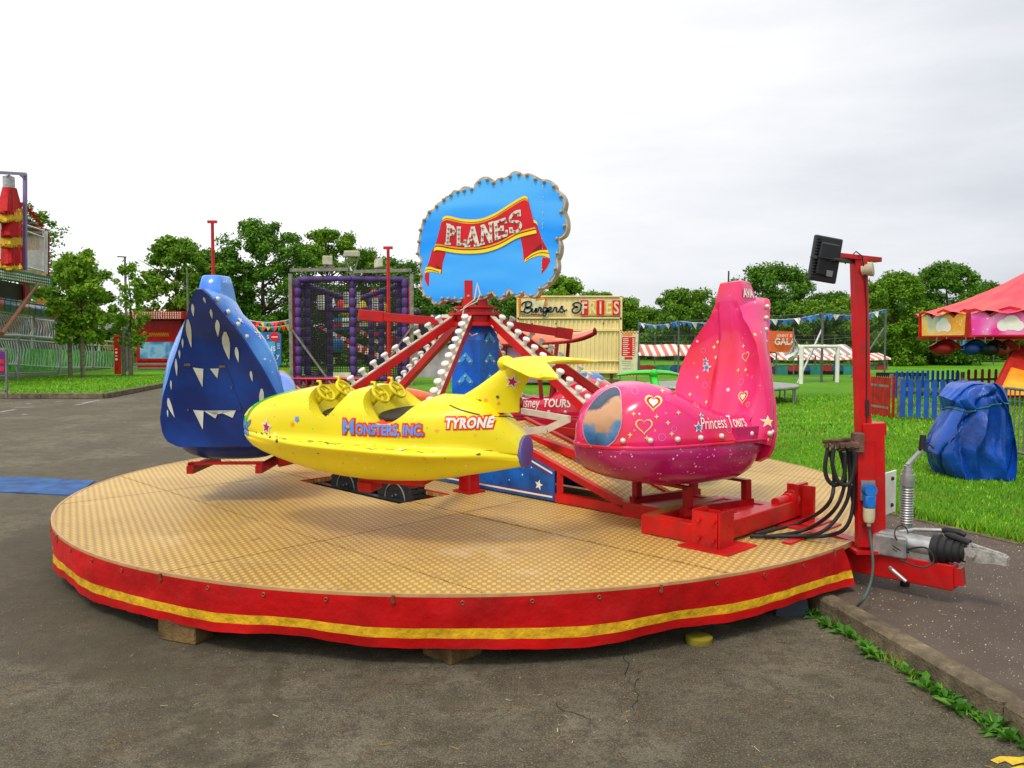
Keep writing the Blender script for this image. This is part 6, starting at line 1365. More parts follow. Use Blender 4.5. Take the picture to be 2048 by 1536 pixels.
net('front_net', (fx[0], Y0+.02, .3), (fx[2], Y0+.02, .3), (fx[2], Y0+.02, zt0), (fx[0], Y0+.02, zt0), 44, 44, .022)
net('side_net', (fx[0]+.2, Y0+.2, .1), (cpx(662, Y1), Y1, .1), (cpx(662, Y1), Y1, zt0-.3), (fx[0]+.2, Y0+.2, zt0-.2), 46, 50, .034)
net('side_net', (fx[2]-.2, Y0+.2, .1), (cpx(765, Y1), Y1, .1), (cpx(765, Y1), Y1, zt0-.3), (fx[2]-.2, Y0+.2, zt0-.2), 34, 40, .02)
net('rear_net', (cpx(640, Y1), Y1+.1, .1), (cpx(790, Y1), Y1+.1, .1), (cpx(790, Y1), Y1+.1, zt0-.3), (cpx(640, Y1), Y1+.1, zt0-.3), 34, 38, .012)
for x, y, s_ in ((642, 605, .3), (693, 597, .22), (714, 597, .25), (751, 610, .25)):
    mb = MB(); p = P(x, y, Y0+.8); mb.box(p, (s_, .03, .52), 0); mb.mi = 1
    for k in range(4): mb.box(p+V((0, -.018, .17-k*.11)), (s_*.6, .006, .05), 0)
    mb.build('notice', [LETW, M('notice_print', (.25, .4, .3), .5)], cg)
mb = MB(); p = P(684, 750, Y0-.1); mb.box(p, (.65, .03, .18), 0); mb.build('mesh_plate', CREAM, cg)
for px, py, ax in ((655, 521, (.3, -1, .05)), (704, 508, (0, -.3, 1)), (757, 527, (-.6, -1, .3))):
    p = P(px, py, Y0); d = V(ax).normalized(); u = d.orthogonal().normalized(); u = V((1, 0, 0)) if abs(d.x) < .5 else V((.86, -.5, 0)); v_ = d.cross(u).normalized(); u = v_.cross(d)
    fl_ = bpy.data.objects.new('floodlight', None); COL.objects.link(fl_); fl_.parent = cg; fl_.location = V((0, 0, 0))
    mb = MB(); mb.box(p, (.36, .34, .12) if py != 508 else (.55, .3, .22), Matrix((u, v_, d)).transposed() if py != 508 else 0, .03); mb.build('lamp_body', M('pale_lamp_metal', (.48, .46, .34), .5, dirt=.3), fl_)
    mb = MB(); mb.bar(p+V((-.25, 0, -.24)), p+V((.25, 0, -.22)), .06, .05); base_ = V((p.x, Y0, P(0, 556, Y0).z)); mb.bar(p+V((-.2, 0, -.25)), base_, .05, .05); mb.bar(p+V((.2, 0, -.25)), base_, .05, .05); mb.build('bracket', GREYS, fl_)
Y = 27; t = thing('low_railing', 'low red railing in front of the purple cage', 'railing', (P(660, 700, Y).x, Y, 0)); mb = MB(); mb.tube([P(583, 758, Y), P(750, 758, Y)], .05, 8); mb.tube([P(583, 789, Y), P(750, 789, Y)], .04, 8)
for k in range(13): mb.bar(P(586+k*13.4, 758, Y), P(586+k*13.4, 790, Y), .06, .05)
mb.build('rails', RED, t, 50)

# striped spinning ride behind the cage
Y = 38; sr = thing('spinning_ride', 'red and white striped spinning ride under wraps behind the purple cage', 'fairground ride', (P(850, 700, Y).x, Y, 0)); SX = lambda px, py, dy=0.: P(px, py, Y+dy)
STR = [LETR, LETW, M('hot_pink', (.75, .02, .20), .4), M('mint', (.03, .42, .18), .4), YELL, M('ride_blue', (.02, .18, .5), .4)]
for k, (x0, y0, x1, y1, c0, c1) in enumerate(((668, 640, 900, 632, 5, 1), (668, 650, 905, 646, 0, 1), (668, 658, 915, 640, 5, 5), (640, 655, 760, 712, 0, 1), (700, 650, 800, 712, 0, 1), (745, 668, 930, 655, 2, 1), (820, 668, 930, 660, 3, 3), (820, 688, 930, 655, 2, 2), (828, 694, 930, 668, 4, 4), (826, 706, 930, 672, 0, 1), (690, 690, 770, 720, 0, 1), (810, 655, 925, 650, 3, 2))):
    mb = MB(); n = 14; a, b = SX(x0, y0, k*.15), SX(x1, y1, k*.15)
    for i in range(n): mb.mi = c0 if i % 2 == 0 else c1; mb.bar(a.lerp(b, i/n), a.lerp(b, (i+1)/n), .14, .16)
    mb.build('sweep_beam', STR, sr)
for x, y, c in ((692, 616, 4), (686, 612, 0), (722, 616, 4), (750, 594, 0), (767, 620, 4), (785, 685, 0), (676, 690, 5), (775, 710, 4)):
    mb = MB(); mb.ball(SX(x, y, 1), .32, 12, (1, .8, 1.2)); mb.mi = c; mb.m = [c]*len(mb.m); mb.build('ride_seat', STR, sr, 60)
mb = MB(); rows = [[SX(x, y+3*math.sin(x*.3+y), 1-.8*j+.2*math.sin(x*.13)) for x in range(826, 965, 6)] for j, y in enumerate((692, 705, 730, 758))]; mb.sheet(rows); mb.build('grey_cover', M('grey_tarpaulin', (.24, .23, .21), .6, var=.2, scale=1, bmp=.4, bscale=4), sr, 60)
mb = MB(); mb.prism([SX(820, 762, -1.5), SX(960, 762, -1.5), SX(960, 785, -3), SX(820, 785, -3)], [SX(820, 766, -1.4), SX(960, 766, -1.4), SX(960, 789, -2.9), SX(820, 789, -2.9)]); mb.build('platform', M('ply_platform', (.50, .34, .14), .6, var=.2), sr)
mb = MB(); mb.prism([SX(820, 775, -3.05), SX(960, 775, -3.05), SX(960, 787, -3.05), SX(820, 787, -3.05)], [SX(820, 775, -2.9), SX(960, 775, -2.9), SX(960, 787, -2.9), SX(820, 787, -2.9)]); mb.build('platform_edge', STR[2], sr)
mb = MB(); mb.cyl(SX(850, 790), SX(850, 630), .3, n=14); mb.ball(SX(832, 626, .5), .25, 10); mb.box(SX(870, 800), (5, 2, .8), 0); mb.build('hub', BLACKM, sr, 50)

# information sign and bunting left of the cage
Y = 26; t = thing('information_sign', 'blue information sign with a red round badge, half hidden by the blue car', 'sign', (P(540, 700, Y).x, Y, 0)); SXY = lambda px, py, d=0.: P(px, py, Y-d)
mb = MB(); q = [SXY(x, y) for x, y in smoothline([(506, 668), (512, 664), (556, 664), (562, 669), (562, 728), (558, 733), (510, 733), (506, 729)], 1)]; mb.prism(q, [p+V((0, .05, 0)) for p in q]); mb.build('board', M('sign_deep_blue', (.02, .16, .42), .35), t)
mb = MB(); q = [SXY(x, y, .012) for x, y in ((515, 683), (550, 683), (550, 708), (515, 708))]; mb.poly(q); mb.build('light_panel', M('sign_sky_blue', (.06, .42, .72), .35), t)
mb = MB(); c0 = SXY(549, 674, .014); mb.poly([c0+V((math.cos(a)*.155, 0, math.sin(a)*.155)) for a in [2*math.pi*k/24 for k in range(24)]]); mb.build('badge', LETR, t)
fr = (SXY(541, 672, .012), V((1, 0, 0)), V((0, 0, 1)), V((0, -1, 0))); write('lettering', 'S', .16, (SXY(536, 677, .012),)+fr[1:], LETW, t, .003); write('lettering', 'NS', .22, (SXY(543, 702, .02),)+fr[1:], LETW, t, .003); write('lettering', 'y', .24, (SXY(556, 716, .015),)+fr[1:], LETW, t)
mb = MB()
for k in range(4): mb.box(SXY(557, 688+k*3, .013), (.1, .004, .015), 0)
mb.box(SXY(549, 674, .018), (.2, .004, .03), 0); mb.build('small_print', LETW, t)
mb = MB(); mb.cyl(SXY(515, 733), SXY(515, 790), .04, n=10); mb.cyl(SXY(556, 733), SXY(556, 790), .04, n=10); mb.build('post', GREYS, t, 50)
FLG = [M('flag_%d' % i, c, .6) for i, c in enumerate(((.7, .02, .03), (.80, .55, .02), (.03, .4, .06), (.03, .2, .6), (.75, .05, .3), (.8, .8, .8), (.02, .05, .35)))]
def bunting(label, pts, n, cols, size, seed):
    rs = random.Random(seed); pts = [V(p) for p in pts]; t = thing('bunting', label, 'bunting', pts[0], 0, 'strings of bunting')
    line = []
    for a, b in zip(pts, pts[1:]):
        for k in range(9): u = k/8; p = a.lerp(b, u); p.z -= .18*math.sin(math.pi*u); line.append(p)
    mb = MB(); mb.tube(line, .012, 5); mb.build('string', LETW, t)
    for k in range(n):
        u = (k+.5)/n*(len(line)-1); i = int(u); p = line[i].lerp(line[min(i+1, len(line)-1)], u-i); d = (pts[-1]-pts[0]).normalized()*size*.5; s_ = size*rs.uniform(.7, 1.2)
        mb = MB(); mb.add([p-d, p+d, p+d*rs.uniform(-.6, .8)+V((0, rs.uniform(-.1, .1), -s_))], [[0, 1, 2]]); mb.build('flag', FLG[cols[k % len(cols)]], t)
bunting('multicoloured bunting strung higher beside the blue car and purple cage', [P(470, 632, 30), P(586, 638, 29.5)], 16, [0, 1, 3, 2, 4, 0], .2, 1)
bunting('multicoloured bunting on the lower string beside the blue car', [P(480, 641, 30.5), P(586, 648, 29.7)], 14, [2, 0, 1, 3, 0], .2, 2)

# ---------------------------------------------------------------- burger trailer and menu board
Y = 29.5; bt = thing('burger_trailer', 'cream corrugated catering trailer lettered Burgers and FRIES, shutters closed', 'catering trailer', (P(1140, 700, Y).x, Y, 0)); CRT = M('cream_container', (.86, .68, .32), .5, var=.07, scale=1.2, dirt=.14, bmp=.1, bscale=8)
BX = lambda px: P(px, 700, Y).x; BZ = lambda py: P(1024, py, Y).z
mb = MB(); mb.box(((BX(1034)+BX(1243))/2, Y+1.32, (BZ(592)+BZ(746))/2), (BX(1243)-BX(1034)-.02, 2.5, BZ(592)-BZ(746)-.02), 0); mb.build('body', CRT, bt)
def corr(y0, y1, x0=1038, x1=1239, per=8.6, dep=.045):
    mb = MB(); xs = []; x = x0
    while x < x1:
        for u, d in ((0, 0), (.15, dep), (.5, dep), (.65, 0)):
            if x+u*per <= x1: xs.append((x+u*per, d))
        x += per
    mb.sheet([[V((BX(a), Y+.03-d, BZ(y))) for a, d in xs] for y in (y0, y1)]); return mb.build('corrugated_panel', CRT, bt)
corr(594, 635, dep=.018, per=11); corr(640, 659); corr(663, 744)
mb = MB()
for y, h in ((593, .05), (636, .06), (661, .05), (722, .04), (744, .10)): mb.box(((BX(1034)+BX(1243))/2, Y-.02, BZ(y)), (BX(1243)-BX(1034), .10, h), 0, .01)
for x in (1036, 1241): mb.box((BX(x), Y-.01, (BZ(592)+BZ(747))/2), (.10, .12, BZ(592)-BZ(747)), 0, .01)
mb.mi = 1
for x in (1036.5, 1240.5):
    for y in (637, 744): mb.box((BX(x), Y-.08, BZ(y)), (.06, .02, .08), 0)
for x in (1064, 1112, 1206): mb.box((BX(x), Y-.03, BZ(647)), (.05, .03, .05), 0)
mb.build('frame_rails', [CRT, BLACK], bt)
mb = MB(); mb.box((BX(1195), Y-.01, BZ(748.5)), (.3, .1, .12), 0); mb.mi = 1; mb.box((BX(1140), Y+1.3, BZ(752)), (3.6, 2, .16), 0); mb.build('chassis', [BLACKM, CRT], bt)
for px in (1167, 1118):
    w_ = bpy.data.objects.new('wheel', None); COL.objects.link(w_); w_.parent = bt; c0 = V((BX(px), Y+.25, .33)); mb = MB(); mb.lathe([(.2, -.1), (.30, -.1), (.34, -.06), (.34, .06), (.30, .1), (.2, .1)], c0, (0, -1, 0), 24); mb.build('tyre', TYRE, w_, 40); mb = MB(); mb.lathe([(.2, .02), (.19, .07), (.12, .03), (.08, .08), (0, .08)], c0, (0, -1, 0), 18); mb.build('rim', CHROME, w_, 40)
mb = MB(); mb.box((BX(1224), Y+.1, .16), (.5, .4, .32), 0, .01); mb.box((BX(1224), Y+.1, .40), (.10, .1, .3), 0); mb.build('jack_block', WOOD, bt)
BF = lambda x, y, d=0.: V((BX(1020+x/5.121), Y-.03-d, BZ(560+y/5.121)))
def bpanel(mb, pts, d, th=.03): q = [BF(x, y, d) for x, y in pts]; mb.prism(q, [p+V((0, th, 0)) for p in q])
mb = MB(); bpanel(mb, [(100, 180), (290, 180), (275, 205), (372, 185), (325, 362), (160, 345), (108, 335)], .06); mb.build('sign_edge', M('sign_orange', (.80, .16, .01), .4), bt)
mb = MB(); bpanel(mb, [(112, 192), (262, 192), (262, 215), (358, 198), (316, 350), (160, 335), (112, 322)], .075, .02); mb.mi = 1; bpanel(mb, [(76, 180), (100, 178), (100, 362), (88, 360)], .07); bpanel(mb, [(262, 214), (318, 176), (372, 190), (330, 200)], .085, .01); mb.mi = 2
for k in range(9): mb.ball(BF(90, 195+k*17, .08), .02, 6)
mb.build('sign_panel', [M('sign_cream_green', (.70, .68, .40), .4), ORANGE, YELL], bt)
STK = [[(165, 235), (155, 280), (138, 322), (112, 318)], [(118, 262), (130, 238), (170, 222), (212, 228), (218, 255), (190, 276), (162, 280), (205, 284), (216, 308), (185, 335), (142, 330)], [(228, 288), (222, 315), (236, 328), (255, 310), (264, 285), (258, 315), (268, 328), (284, 316), (296, 284), (306, 280), (318, 290), (313, 312), (322, 325), (338, 316)], [(378, 288), (352, 281), (337, 304), (346, 324), (370, 310), (382, 284), (372, 332), (356, 366), (333, 360), (346, 338), (386, 316), (414, 302), (420, 283), (402, 281), (390, 310), (405, 328), (436, 317), (449, 286), (462, 280), (476, 289), (469, 312), (479, 326), (496, 318), (526, 268), (530, 290), (546, 310), (531, 328), (506, 322)], [(545, 322), (582, 302)], [(732, 262), (705, 234), (664, 234), (641, 250), (656, 268), (688, 274), (652, 284), (632, 310), (652, 336), (692, 330), (717, 300), (722, 262)]]
fr = (BF(0, 0, .10), V((1, 0, 0)), V((0, 0, 1)), V((0, -1, 0))); sc_ = BF(100, 0).x-BF(0, 0).x; toxy = lambda p: (p[0]*sc_/100, -p[1]*sc_/100)
mb = MB(); mb2 = MB()
for s_ in STK: l = smoothline([toxy(p) for p in s_], 5); mb.stroke(l, .055 if len(s_) > 2 else .04, fr, .012); mb2.stroke(l, .10, (fr[0]+V((.015, .014, -.015)),)+fr[1:], .006)
sl_ = mb.build('script_lettering', LETK, bt); mb2.build('lettering_edge', CREAM, sl_)
ED = [718, 797, 880, 962, 1043, 1120]
for k, ch in enumerate('FRIES'):
    mb = MB(); bpanel(mb, [(ED[k], 208+5*(k % 2)), (ED[k+1], 208+5*(k % 2)), (ED[k+1], 364-5*(k % 2)), (ED[k], 364-5*(k % 2))], .08, .05); ti = mb.build('letter_tile', LETR if k % 2 == 0 else M('tile_yellow', (.78, .42, .02), .4), bt)
    write('letter', ch, .62, (BF((ED[k]+ED[k+1])/2, 344, .085),)+fr[1:], M('letter_cream_plain', (.74, .68, .48), .4), ti, .012, 0, .72)
mb = MB(); bpanel(mb, [(705, 200), (1128, 200), (1128, 370), (705, 370)], .055, .03); mb.build('tile_edge', CREAM, bt)
Ym = 29.2; mn = thing('menu_board', 'tall cream menu board with red panel and chequered ends beside the burger trailer', 'menu board', (P(1258, 700, Ym).x, Ym, .1)); MX = lambda x, y, d=0.: P(x, y, Ym-d)
mb = MB(); q = [MX(x, y) for x, y in ((1241, 663), (1277, 662), (1274, 752), (1238, 752))]; mb.prism(q, [p+V((0, .06, 0)) for p in q]); mb.build('board', M('menu_cream', (.70, .66, .42), .5), mn)
mb = MB(); mb.poly([MX(x, y, .005) for x, y in ((1244, 674), (1271, 674), (1269, 712), (1243, 712))]); mb.build('red_panel', LETR, mn)
mb = MB()
for r_, ys in enumerate((663, 748)):
    for i in range(12):
        for j in range(2):
            if (i+j) % 2 == 0: x = (1241 if r_ == 0 else 1238.3)+i*3; mb.poly([MX(x+a, ys+j*2.2+b, .004) for a, b in ((0, 0), (3, 0), (3, 2.2), (0, 2.2))])
struct(mb.build('chequers', LETR, mn), 'stuff')
mb = MB()
for k in range(9): y = 677+k*3.9; mb.poly([MX(a, b, .008) for a, b in ((1246, y), (1257+3*math.sin(k*3), y), (1257+3*math.sin(k*3), y+1.3), (1246, y+1.3))]); mb.poly([MX(a, b, .008) for a, b in ((1265, y), (1269, y), (1269, y+1.8), (1265, y+1.8))])
mb.mi = 1; mb.poly([MX(a, b, .008) for a, b in ((1245, 668), (1262, 667), (1266, 669.5), (1262, 672), (1245, 671))]); mb.mi = 2; mb.poly([MX(a, b, .008) for a, b in ((1249, 714), (1265, 714), (1265, 719), (1249, 719))]); mb.mi = 3
for y in (722, 726, 730, 737): mb.poly([MX(a, b, .008) for a, b in ((1244, y), (1262, y), (1262, y+.9), (1244, y+.9))])
struct(mb.build('menu_print', [LETW, ORANGE, LETR, MATS['notice_print']], mn), 'stuff')
mb = MB(); mb.bar(P(1240, 752, Ym), P(1240, 775, Ym), .05, .05); mb.bar(P(1273, 752, Ym), P(1273, 775, Ym), .05, .05); mb.build('leg', GREYS, mn)

# ---------------------------------------------------------------- sports ground: fences, goal, stalls, banner
fe = thing('court_fence', 'tall grey chain-link fence with slanting corner braces behind the goal', 'fence', (P(1645, 700, 32).x, 32, .1)); STEELF = M('fence_grey', (.13, .135, .13), .6, metal=.3)
FP = [(1277, 645, 44), (1357, 642, 40.5), (1500, 634, 36), (1644, 627, 31.8), (1770, 618, 40)]
tp = []
for px, top, Y in FP:
    b = P(px, 700, Y); z = P(px, top, Y).z; tp.append((V((b.x, Y, .1)), V((b.x, Y, z)))); mb = MB(); mb.cyl(tp[-1][0], tp[-1][1], .05, n=8); mb.build('post', STEELF, fe, 50)
for (px0, y0, px1, y1, Y) in ((1646, 654, 1594, 769, 31.9), (1768, 656, 1688, 777, 37)): mb = MB(); mb.cyl(P(px0, y0, Y), P(px1, y1, Y-.6), .045, n=8); mb.build('brace', CHROME if px0 < 1700 else STEELF, fe, 50)
mb = MB()
for (a0, a1), (b0, b1) in zip(tp, tp[1:]):
    L_ = (b0-a0).length; n = int(L_/.16); hgt = 3.0; d = (b0-a0).normalized()
    for k in range(-18, n+1):
        for sg in (1, -1):
            s0, s1 = k*.16, k*.16+hgt; c0, c1 = max(0, s0), min(L_, s1)
            if c1-c0 < .1: continue
            f0, f1 = (c0-s0)/hgt, (c1-s0)/hgt
            if sg < 0: f0, f1 = 1-f0, 1-f1
            pt = lambda c, f: a0.lerp(b0, c/L_).lerp(a1.lerp(b1, c/L_), f)
            p, q = pt(c0, f0), pt(c1, f1); w3 = d*.005; mb.add([p-w3, p+w3, q+w3, q-w3], [[0, 1, 2, 3]])
mb.build('wire_mesh', STEELF, fe)
mb = MB()
for (a0, a1), (b0, b1) in zip(tp, tp[1:]): mb.tube([a0.lerp(a1, .62), b0.lerp(b1, .62)], .012, 5); mb.tube([a1, b1], .012, 5)
mb.build('tension_wire', STEELF, fe)
bunting('blue and white bunting along the top of the chain-link fence', [q[1] for q in tp], 56, [3, 5, 6, 3], .28, 3)
f2 = thing('boundary_fence', 'low dark chain-link boundary fence at the foot of the trees', 'fence', (P(1850, 700, 62).x, 62, 0)); mb = MB()
for k in range(26): x = P(1270, 700, 62).x+k*1.55; mb.bar((x, 62, 0), (x, 62, 2.4), .06, .06)
for z in (.4, 1.3, 2.35): mb.bar((P(1270, 700, 62).x, 62, z), (P(1270, 700, 62).x+39, 62, z), .03, .03)
mb.build('posts_and_wires', STEELF, f2)
t = thing('goal', 'small white football goal on the grass before the striped stalls', 'goal', (P(1638, 700, 32.6).x, 32.6, .1)); mb = MB(); Yg = 32.3
a, b, c, d = G(1602, 768, .1), P(1602, 693, 31.8), P(1674, 693, 32.6), G(1674, 765, .1); b = V((a.x, a.y, b.z)); c = V((d.x, d.y, b.z)); mb.tube([a, b], .08, 10); mb.tube([d, c], .08, 10); mb.tube([b, c], .07, 10); mb.build('goal_posts', WHITE, t, 50)
mb = MB(); back = V((.3, 1.1, 0))
for p, q in ((b, a+back), (c, d+back), (a+back, d+back), (a, a+back), (d, d+back)): mb.tube([p, q], .025, 6)
mb.build('goal_stays', GREYS, t, 50)
AWN = []
def mat_awning(name, c1, c2, per=.22):
    m, nt, b, N, L = _pr(name); s = N('ShaderNodeSeparateXYZ'); L(objvec(nt), s.inputs[0]); w_ = N('ShaderNodeMath'); w_.operation = 'PINGPONG'; w_.inputs[1].default_value = per; L(s.outputs[0], w_.inputs[0])
    L(ramp(nt, w_.outputs[0], [(.0, c1), (per*.5, c1), (per*.52, c2), (1, c2)]), b.inputs['Base Color']); b.inputs['Roughness'].default_value = .7; return m
AW1 = mat_awning('awning_grey_stripe', (.70, .68, .64), (.34, .24, .22)); AW2 = mat_awning('awning_red_stripe', (.75, .72, .66), (.62, .16, .10))
CL = [M('cloth_%d' % i, c, .8, var=.2, scale=2) for i, c in enumerate(((.02, .22, .20), (.42, .02, .03), (.02, .08, .28), (.02, .25, .12), (.015, .03, .09)))]
def stall(label, x0, x1, Y, ytop, yeave, am, cols, ybase=757, dep=2.6):
    t = thing('market_stall', label, 'market stall', (P((x0+x1)/2, 700, Y).x, Y, .1), 0, 'market stalls with striped awnings'); X = lambda px: P(px, 700, Y).x; Z = lambda py: P(1024, py, Y).z
    mb = MB(); n = 12; rows = [[V((lerp(X(x0), X(x1), i/n), Y+dy, z-.05*math.sin(i/n*math.pi*3)**2)) for i in range(n+1)] for dy, z in ((-.3, Z(yeave+3)), (-.25, Z(yeave)), (dep*.5, Z(ytop)), (dep, Z(yeave)))]; mb.sheet(rows); mb.build('awning', am, t)
    mb = MB()
    for px in (x0+3, (x0+x1)/2, x1-3):
        for dy in (0, dep-.2): mb.bar((X(px), Y+dy, .1), (X(px), Y+dy, Z(yeave)), .06, .06)
    mb.build('poles', GREYS, t)
    n = len(cols); ty = 731
    for k, c in enumerate(cols):
        mb = MB(); a, b_ = lerp(X(x0+4), X(x1-4), k/n), lerp(X(x0+4), X(x1-4), (k+.96)/n); rows = [[V((lerp(a, b_, i/6), Y-.05+dy, z+.02*math.sin(i*2+k))) for i in range(7)] for dy, z in ((.8, Z(ty)), (.0, Z(ty)), (-.03, Z(ty+9)), (-.02, Z(ybase) if k % 3 == 0 else Z(ty+11)))]; mb.sheet(rows); mb.build('table_cloth', CL[c], t, 60)
    mb = MB(); mb.box(((X(x0)+X(x1))/2, Y+.5, (Z(ty+2)+.1)/2), ((X(x1)-X(x0))*.94, .5, Z(ty+2)-.15), 0); mb.build('table', CL[4], t)
stall('market stall with grey striped awning, directly behind the small goal', 1550, 1712, 40, 688, 706, AW1, (0, 1, 2, 0, 1, 2, 0), 757)
stall('long market stall with a red and white awning edge, running behind the red mast', 1545, 1778, 48, 706, 716, AW2, (1, 2, 0, 1, 3, 2, 0, 1, 3, 1), 750)
stall('market stall with white and red awning between menu board and pink car', 1276, 1500, 44, 688, 708, AW2, (1, 3, 2, 1, 0, 2, 3), 752)
t = thing('gala_banner', 'orange red gala banner with white lettering, half hidden by the pink car', 'banner', (P(1555, 700, 38).x, 38, 1)); Y = 38; mb = MB(); q = [P(x, y, Y) for x, y in ((1520, 661), (1587, 663), (1587, 706), (1520, 702))]
mb.sheet([[q[0].lerp(q[1], i/8)+V((0, .06*math.sin(i*1.3), 0)) for i in range(9)], [q[3].lerp(q[2], i/8)+V((0, .06*math.sin(i*1.3+.6), 0)) for i in range(9)]]); mb.build('cloth', M('banner_red_orange', (.72, .05, .01), .6, col2=(.80, .20, .02), scale=.8), t, 60)
fr = (P(1569, 674, Y-.12), V((1, 0, 0)), V((0, 0, 1)), V((0, -1, 0))); write('lettering', 'JENNY &', .20, fr, LETW, t, .002, 0, .9, 1.1); write('lettering', 'GALA', .42, (P(1570, 689, Y-.12),)+fr[1:], LETW, t, .012, 0, .95)
mb = MB(); mb.bar(P(1520, 700, Y+.1), P(1520, 765, Y+.1), .06, .06); mb.bar(P(1587, 660, Y+.1), P(1587, 765, Y+.1), .05, .05); mb.build('poles', GREYS, t)
t = thing('flag', 'limp white flag hanging over the end of the orange banner', 'flag', (P(1587, 700, 37.5).x, 37.5, 0)); mb = MB(); Y = 37.5
rows = [[P(x+6*math.sin(j*.9)+i*dx, y+i*3, Y-.15*math.sin(i*1.5+j)) for i in range(6)] for j, (x, y, dx) in enumerate(((1586, 664, .4), (1583, 676, 1.8), (1580, 690, 2.4), (1577, 702, 2.2), (1574, 708, 1.4)))]; mb.sheet(rows); mb.build('cloth', M('flag_white', (.78, .75, .76), .7), t, 60); mb = MB(); mb.bar(P(1587, 655, Y+.05), P(1587, 768, Y+.05), .04, .04); mb.build('pole', GREYS, t)
t = thing('trampoline', 'low round trampoline with grey rim on the grass behind the pink car', 'trampoline', (5.6, 21.6, .1)); tc_ = V((P(1440, 700, 21.6).x, 21.6, .50)); mb = MB(); mb.torus(tc_, 2.0, .05, (0, 0, 1), 48, 8); mb.build('rim', CHROME, t, 60); mb = MB(); mb.lathe([(0, 0), (1.7, .01), (1.71, .03), (2.0, .035)], tc_, (0, 0, 1), 40); mb.build('mat', M('grey_pad', (.28, .28, .25), .7), t)
mb = MB()
for k in range(8):
    a = 2*math.pi*k/8+.2; p = tc_+V((math.cos(a)*1.95, math.sin(a)*1.95, 0)); q = tc_+V((math.cos(a+.12)*1.95, math.sin(a+.12)*1.95, 0)); mb.tube([p, V((p.x, p.y, .12)), V((q.x, q.y, .12)), q], .025, 6)
mb.build('legs', CHROME, t, 50)

# picket enclosure
BLUEP = M('blue_picket', (.006, .085, .40), .6, var=.2, scale=5); REDP = M('red_picket', (.42, .015, .008), .6, var=.25, scale=6)
def picket_run(name, label, a, b, n, h, m, wd=.09, rails=(.25, .62), th=.022, tall=False):
    a, b = V(a), V(b); d = (b-a); rz = math.atan2(d.y, d.x); t = thing(name, label, 'picket fence', (a.x, a.y, .1), 0, 'picket fence runs'); nrm_ = V((-math.sin(rz), math.cos(rz), 0))
    for k in range(n):
        p = a+d*((k+.5)/n); mb = MB(); u = V((math.cos(rz), math.sin(rz), 0)); ol = [(-wd/2, .06), (wd/2, .06), (wd/2, h-.04), (wd*.3, h-.008), (0, h), (-wd*.3, h-.008), (-wd/2, h-.04)]; hh = rnd.uniform(-.008, .008)
        f = [V((p.x, p.y, .1))+u*x+V((0, 0, z+hh)) for x, z in ol]; mb.prism(f, [q+nrm_*th for q in f]); mb.build('picket', m, t)
    mb = MB()
    for z in rails: mb.bar(a+V((0, 0, .1+h*z))+nrm_*(th+.018), b+V((0, 0, .1+h*z))+nrm_*(th+.018), .03, .07)
    mb.build('rails', WOODG, t)
    mb = MB()
    for q in (a, b): mb.bar(q+nrm_*.09+V((0, 0, .05)), q+nrm_*.09+V((0, 0, h+.02)), .08, .08)
    mb.build('posts', WOODG, t)
    return t
g0, g1 = G(1741, 829, .1), G(1779, 836, .1)
mb = MB(); t = thing('picket_gate', 'red close boarded gate standing open at the picket enclosure corner', 'gate', (g0.x, g0.y, .1)); d = (g1-g0)
for k in range(13): p = g0+d*((k+.5)/13); mb.box(p+V((0, .01*(k % 2), .42)), (d.length/13*.93, .025, .82), math.atan2(d.y, d.x), .005)
mb.build('boards', REDP, t); mb = MB(); p = g0+d*1.17; mb.box(p+V((0, 0, .43)), (.05, .03, .86), .3); mb.build('end_board', REDP, t); mb = MB(); mb.bar(g0+V((0, .04, .65)), g1+V((0, .04, .65)), .03, .05); mb.bar(g0+V((0, .04, .2)), g1+V((0, .04, .2)), .03, .05); mb.build('rails', WOODG, t)
c0 = G(1797, 839, .1); c1 = G(1925, 846, .1); picket_run('picket_fence', 'blue picket fence nearest us, running from the red gate to the tarpaulin', c0, c1, 8, .83, BLUEP)
c2 = V((P(1790, 700, 22).x, 22, 0)); c3 = V((P(1922, 700, 23).x, 23, 0)); picket_run('picket_fence', 'blue picket fence at the back of the enclosure, seen between the nearer boards', c2, c3, 13, .78, BLUEP)
cq4 = V((P(2014, 700, 23.6).x, 23.6, 0)); picket_run('picket_fence', 'red picket fence at the back of the enclosure beneath the chair ride', c3+V((.15, 0, 0)), cq4, 6, .80, REDP, .10)
t = thing('crowd_barrier', 'low black railing on the grass behind the blue picket fence', 'barrier', (P(1800, 700, 24.5).x, 24.5, .1)); Y = 24.5; mb = MB(); mb.bar(P(1753, 748, Y), P(1856, 749, Y), .08, .10); mb.bar(P(1753, 785, Y), P(1856, 786, Y), .05, .05)
for k in range(27): mb.bar(P(1753+k*3.95, 748, Y), P(1753+k*3.95, 790, Y), .03, .03)
mb.build('bars', BLACKM, t)

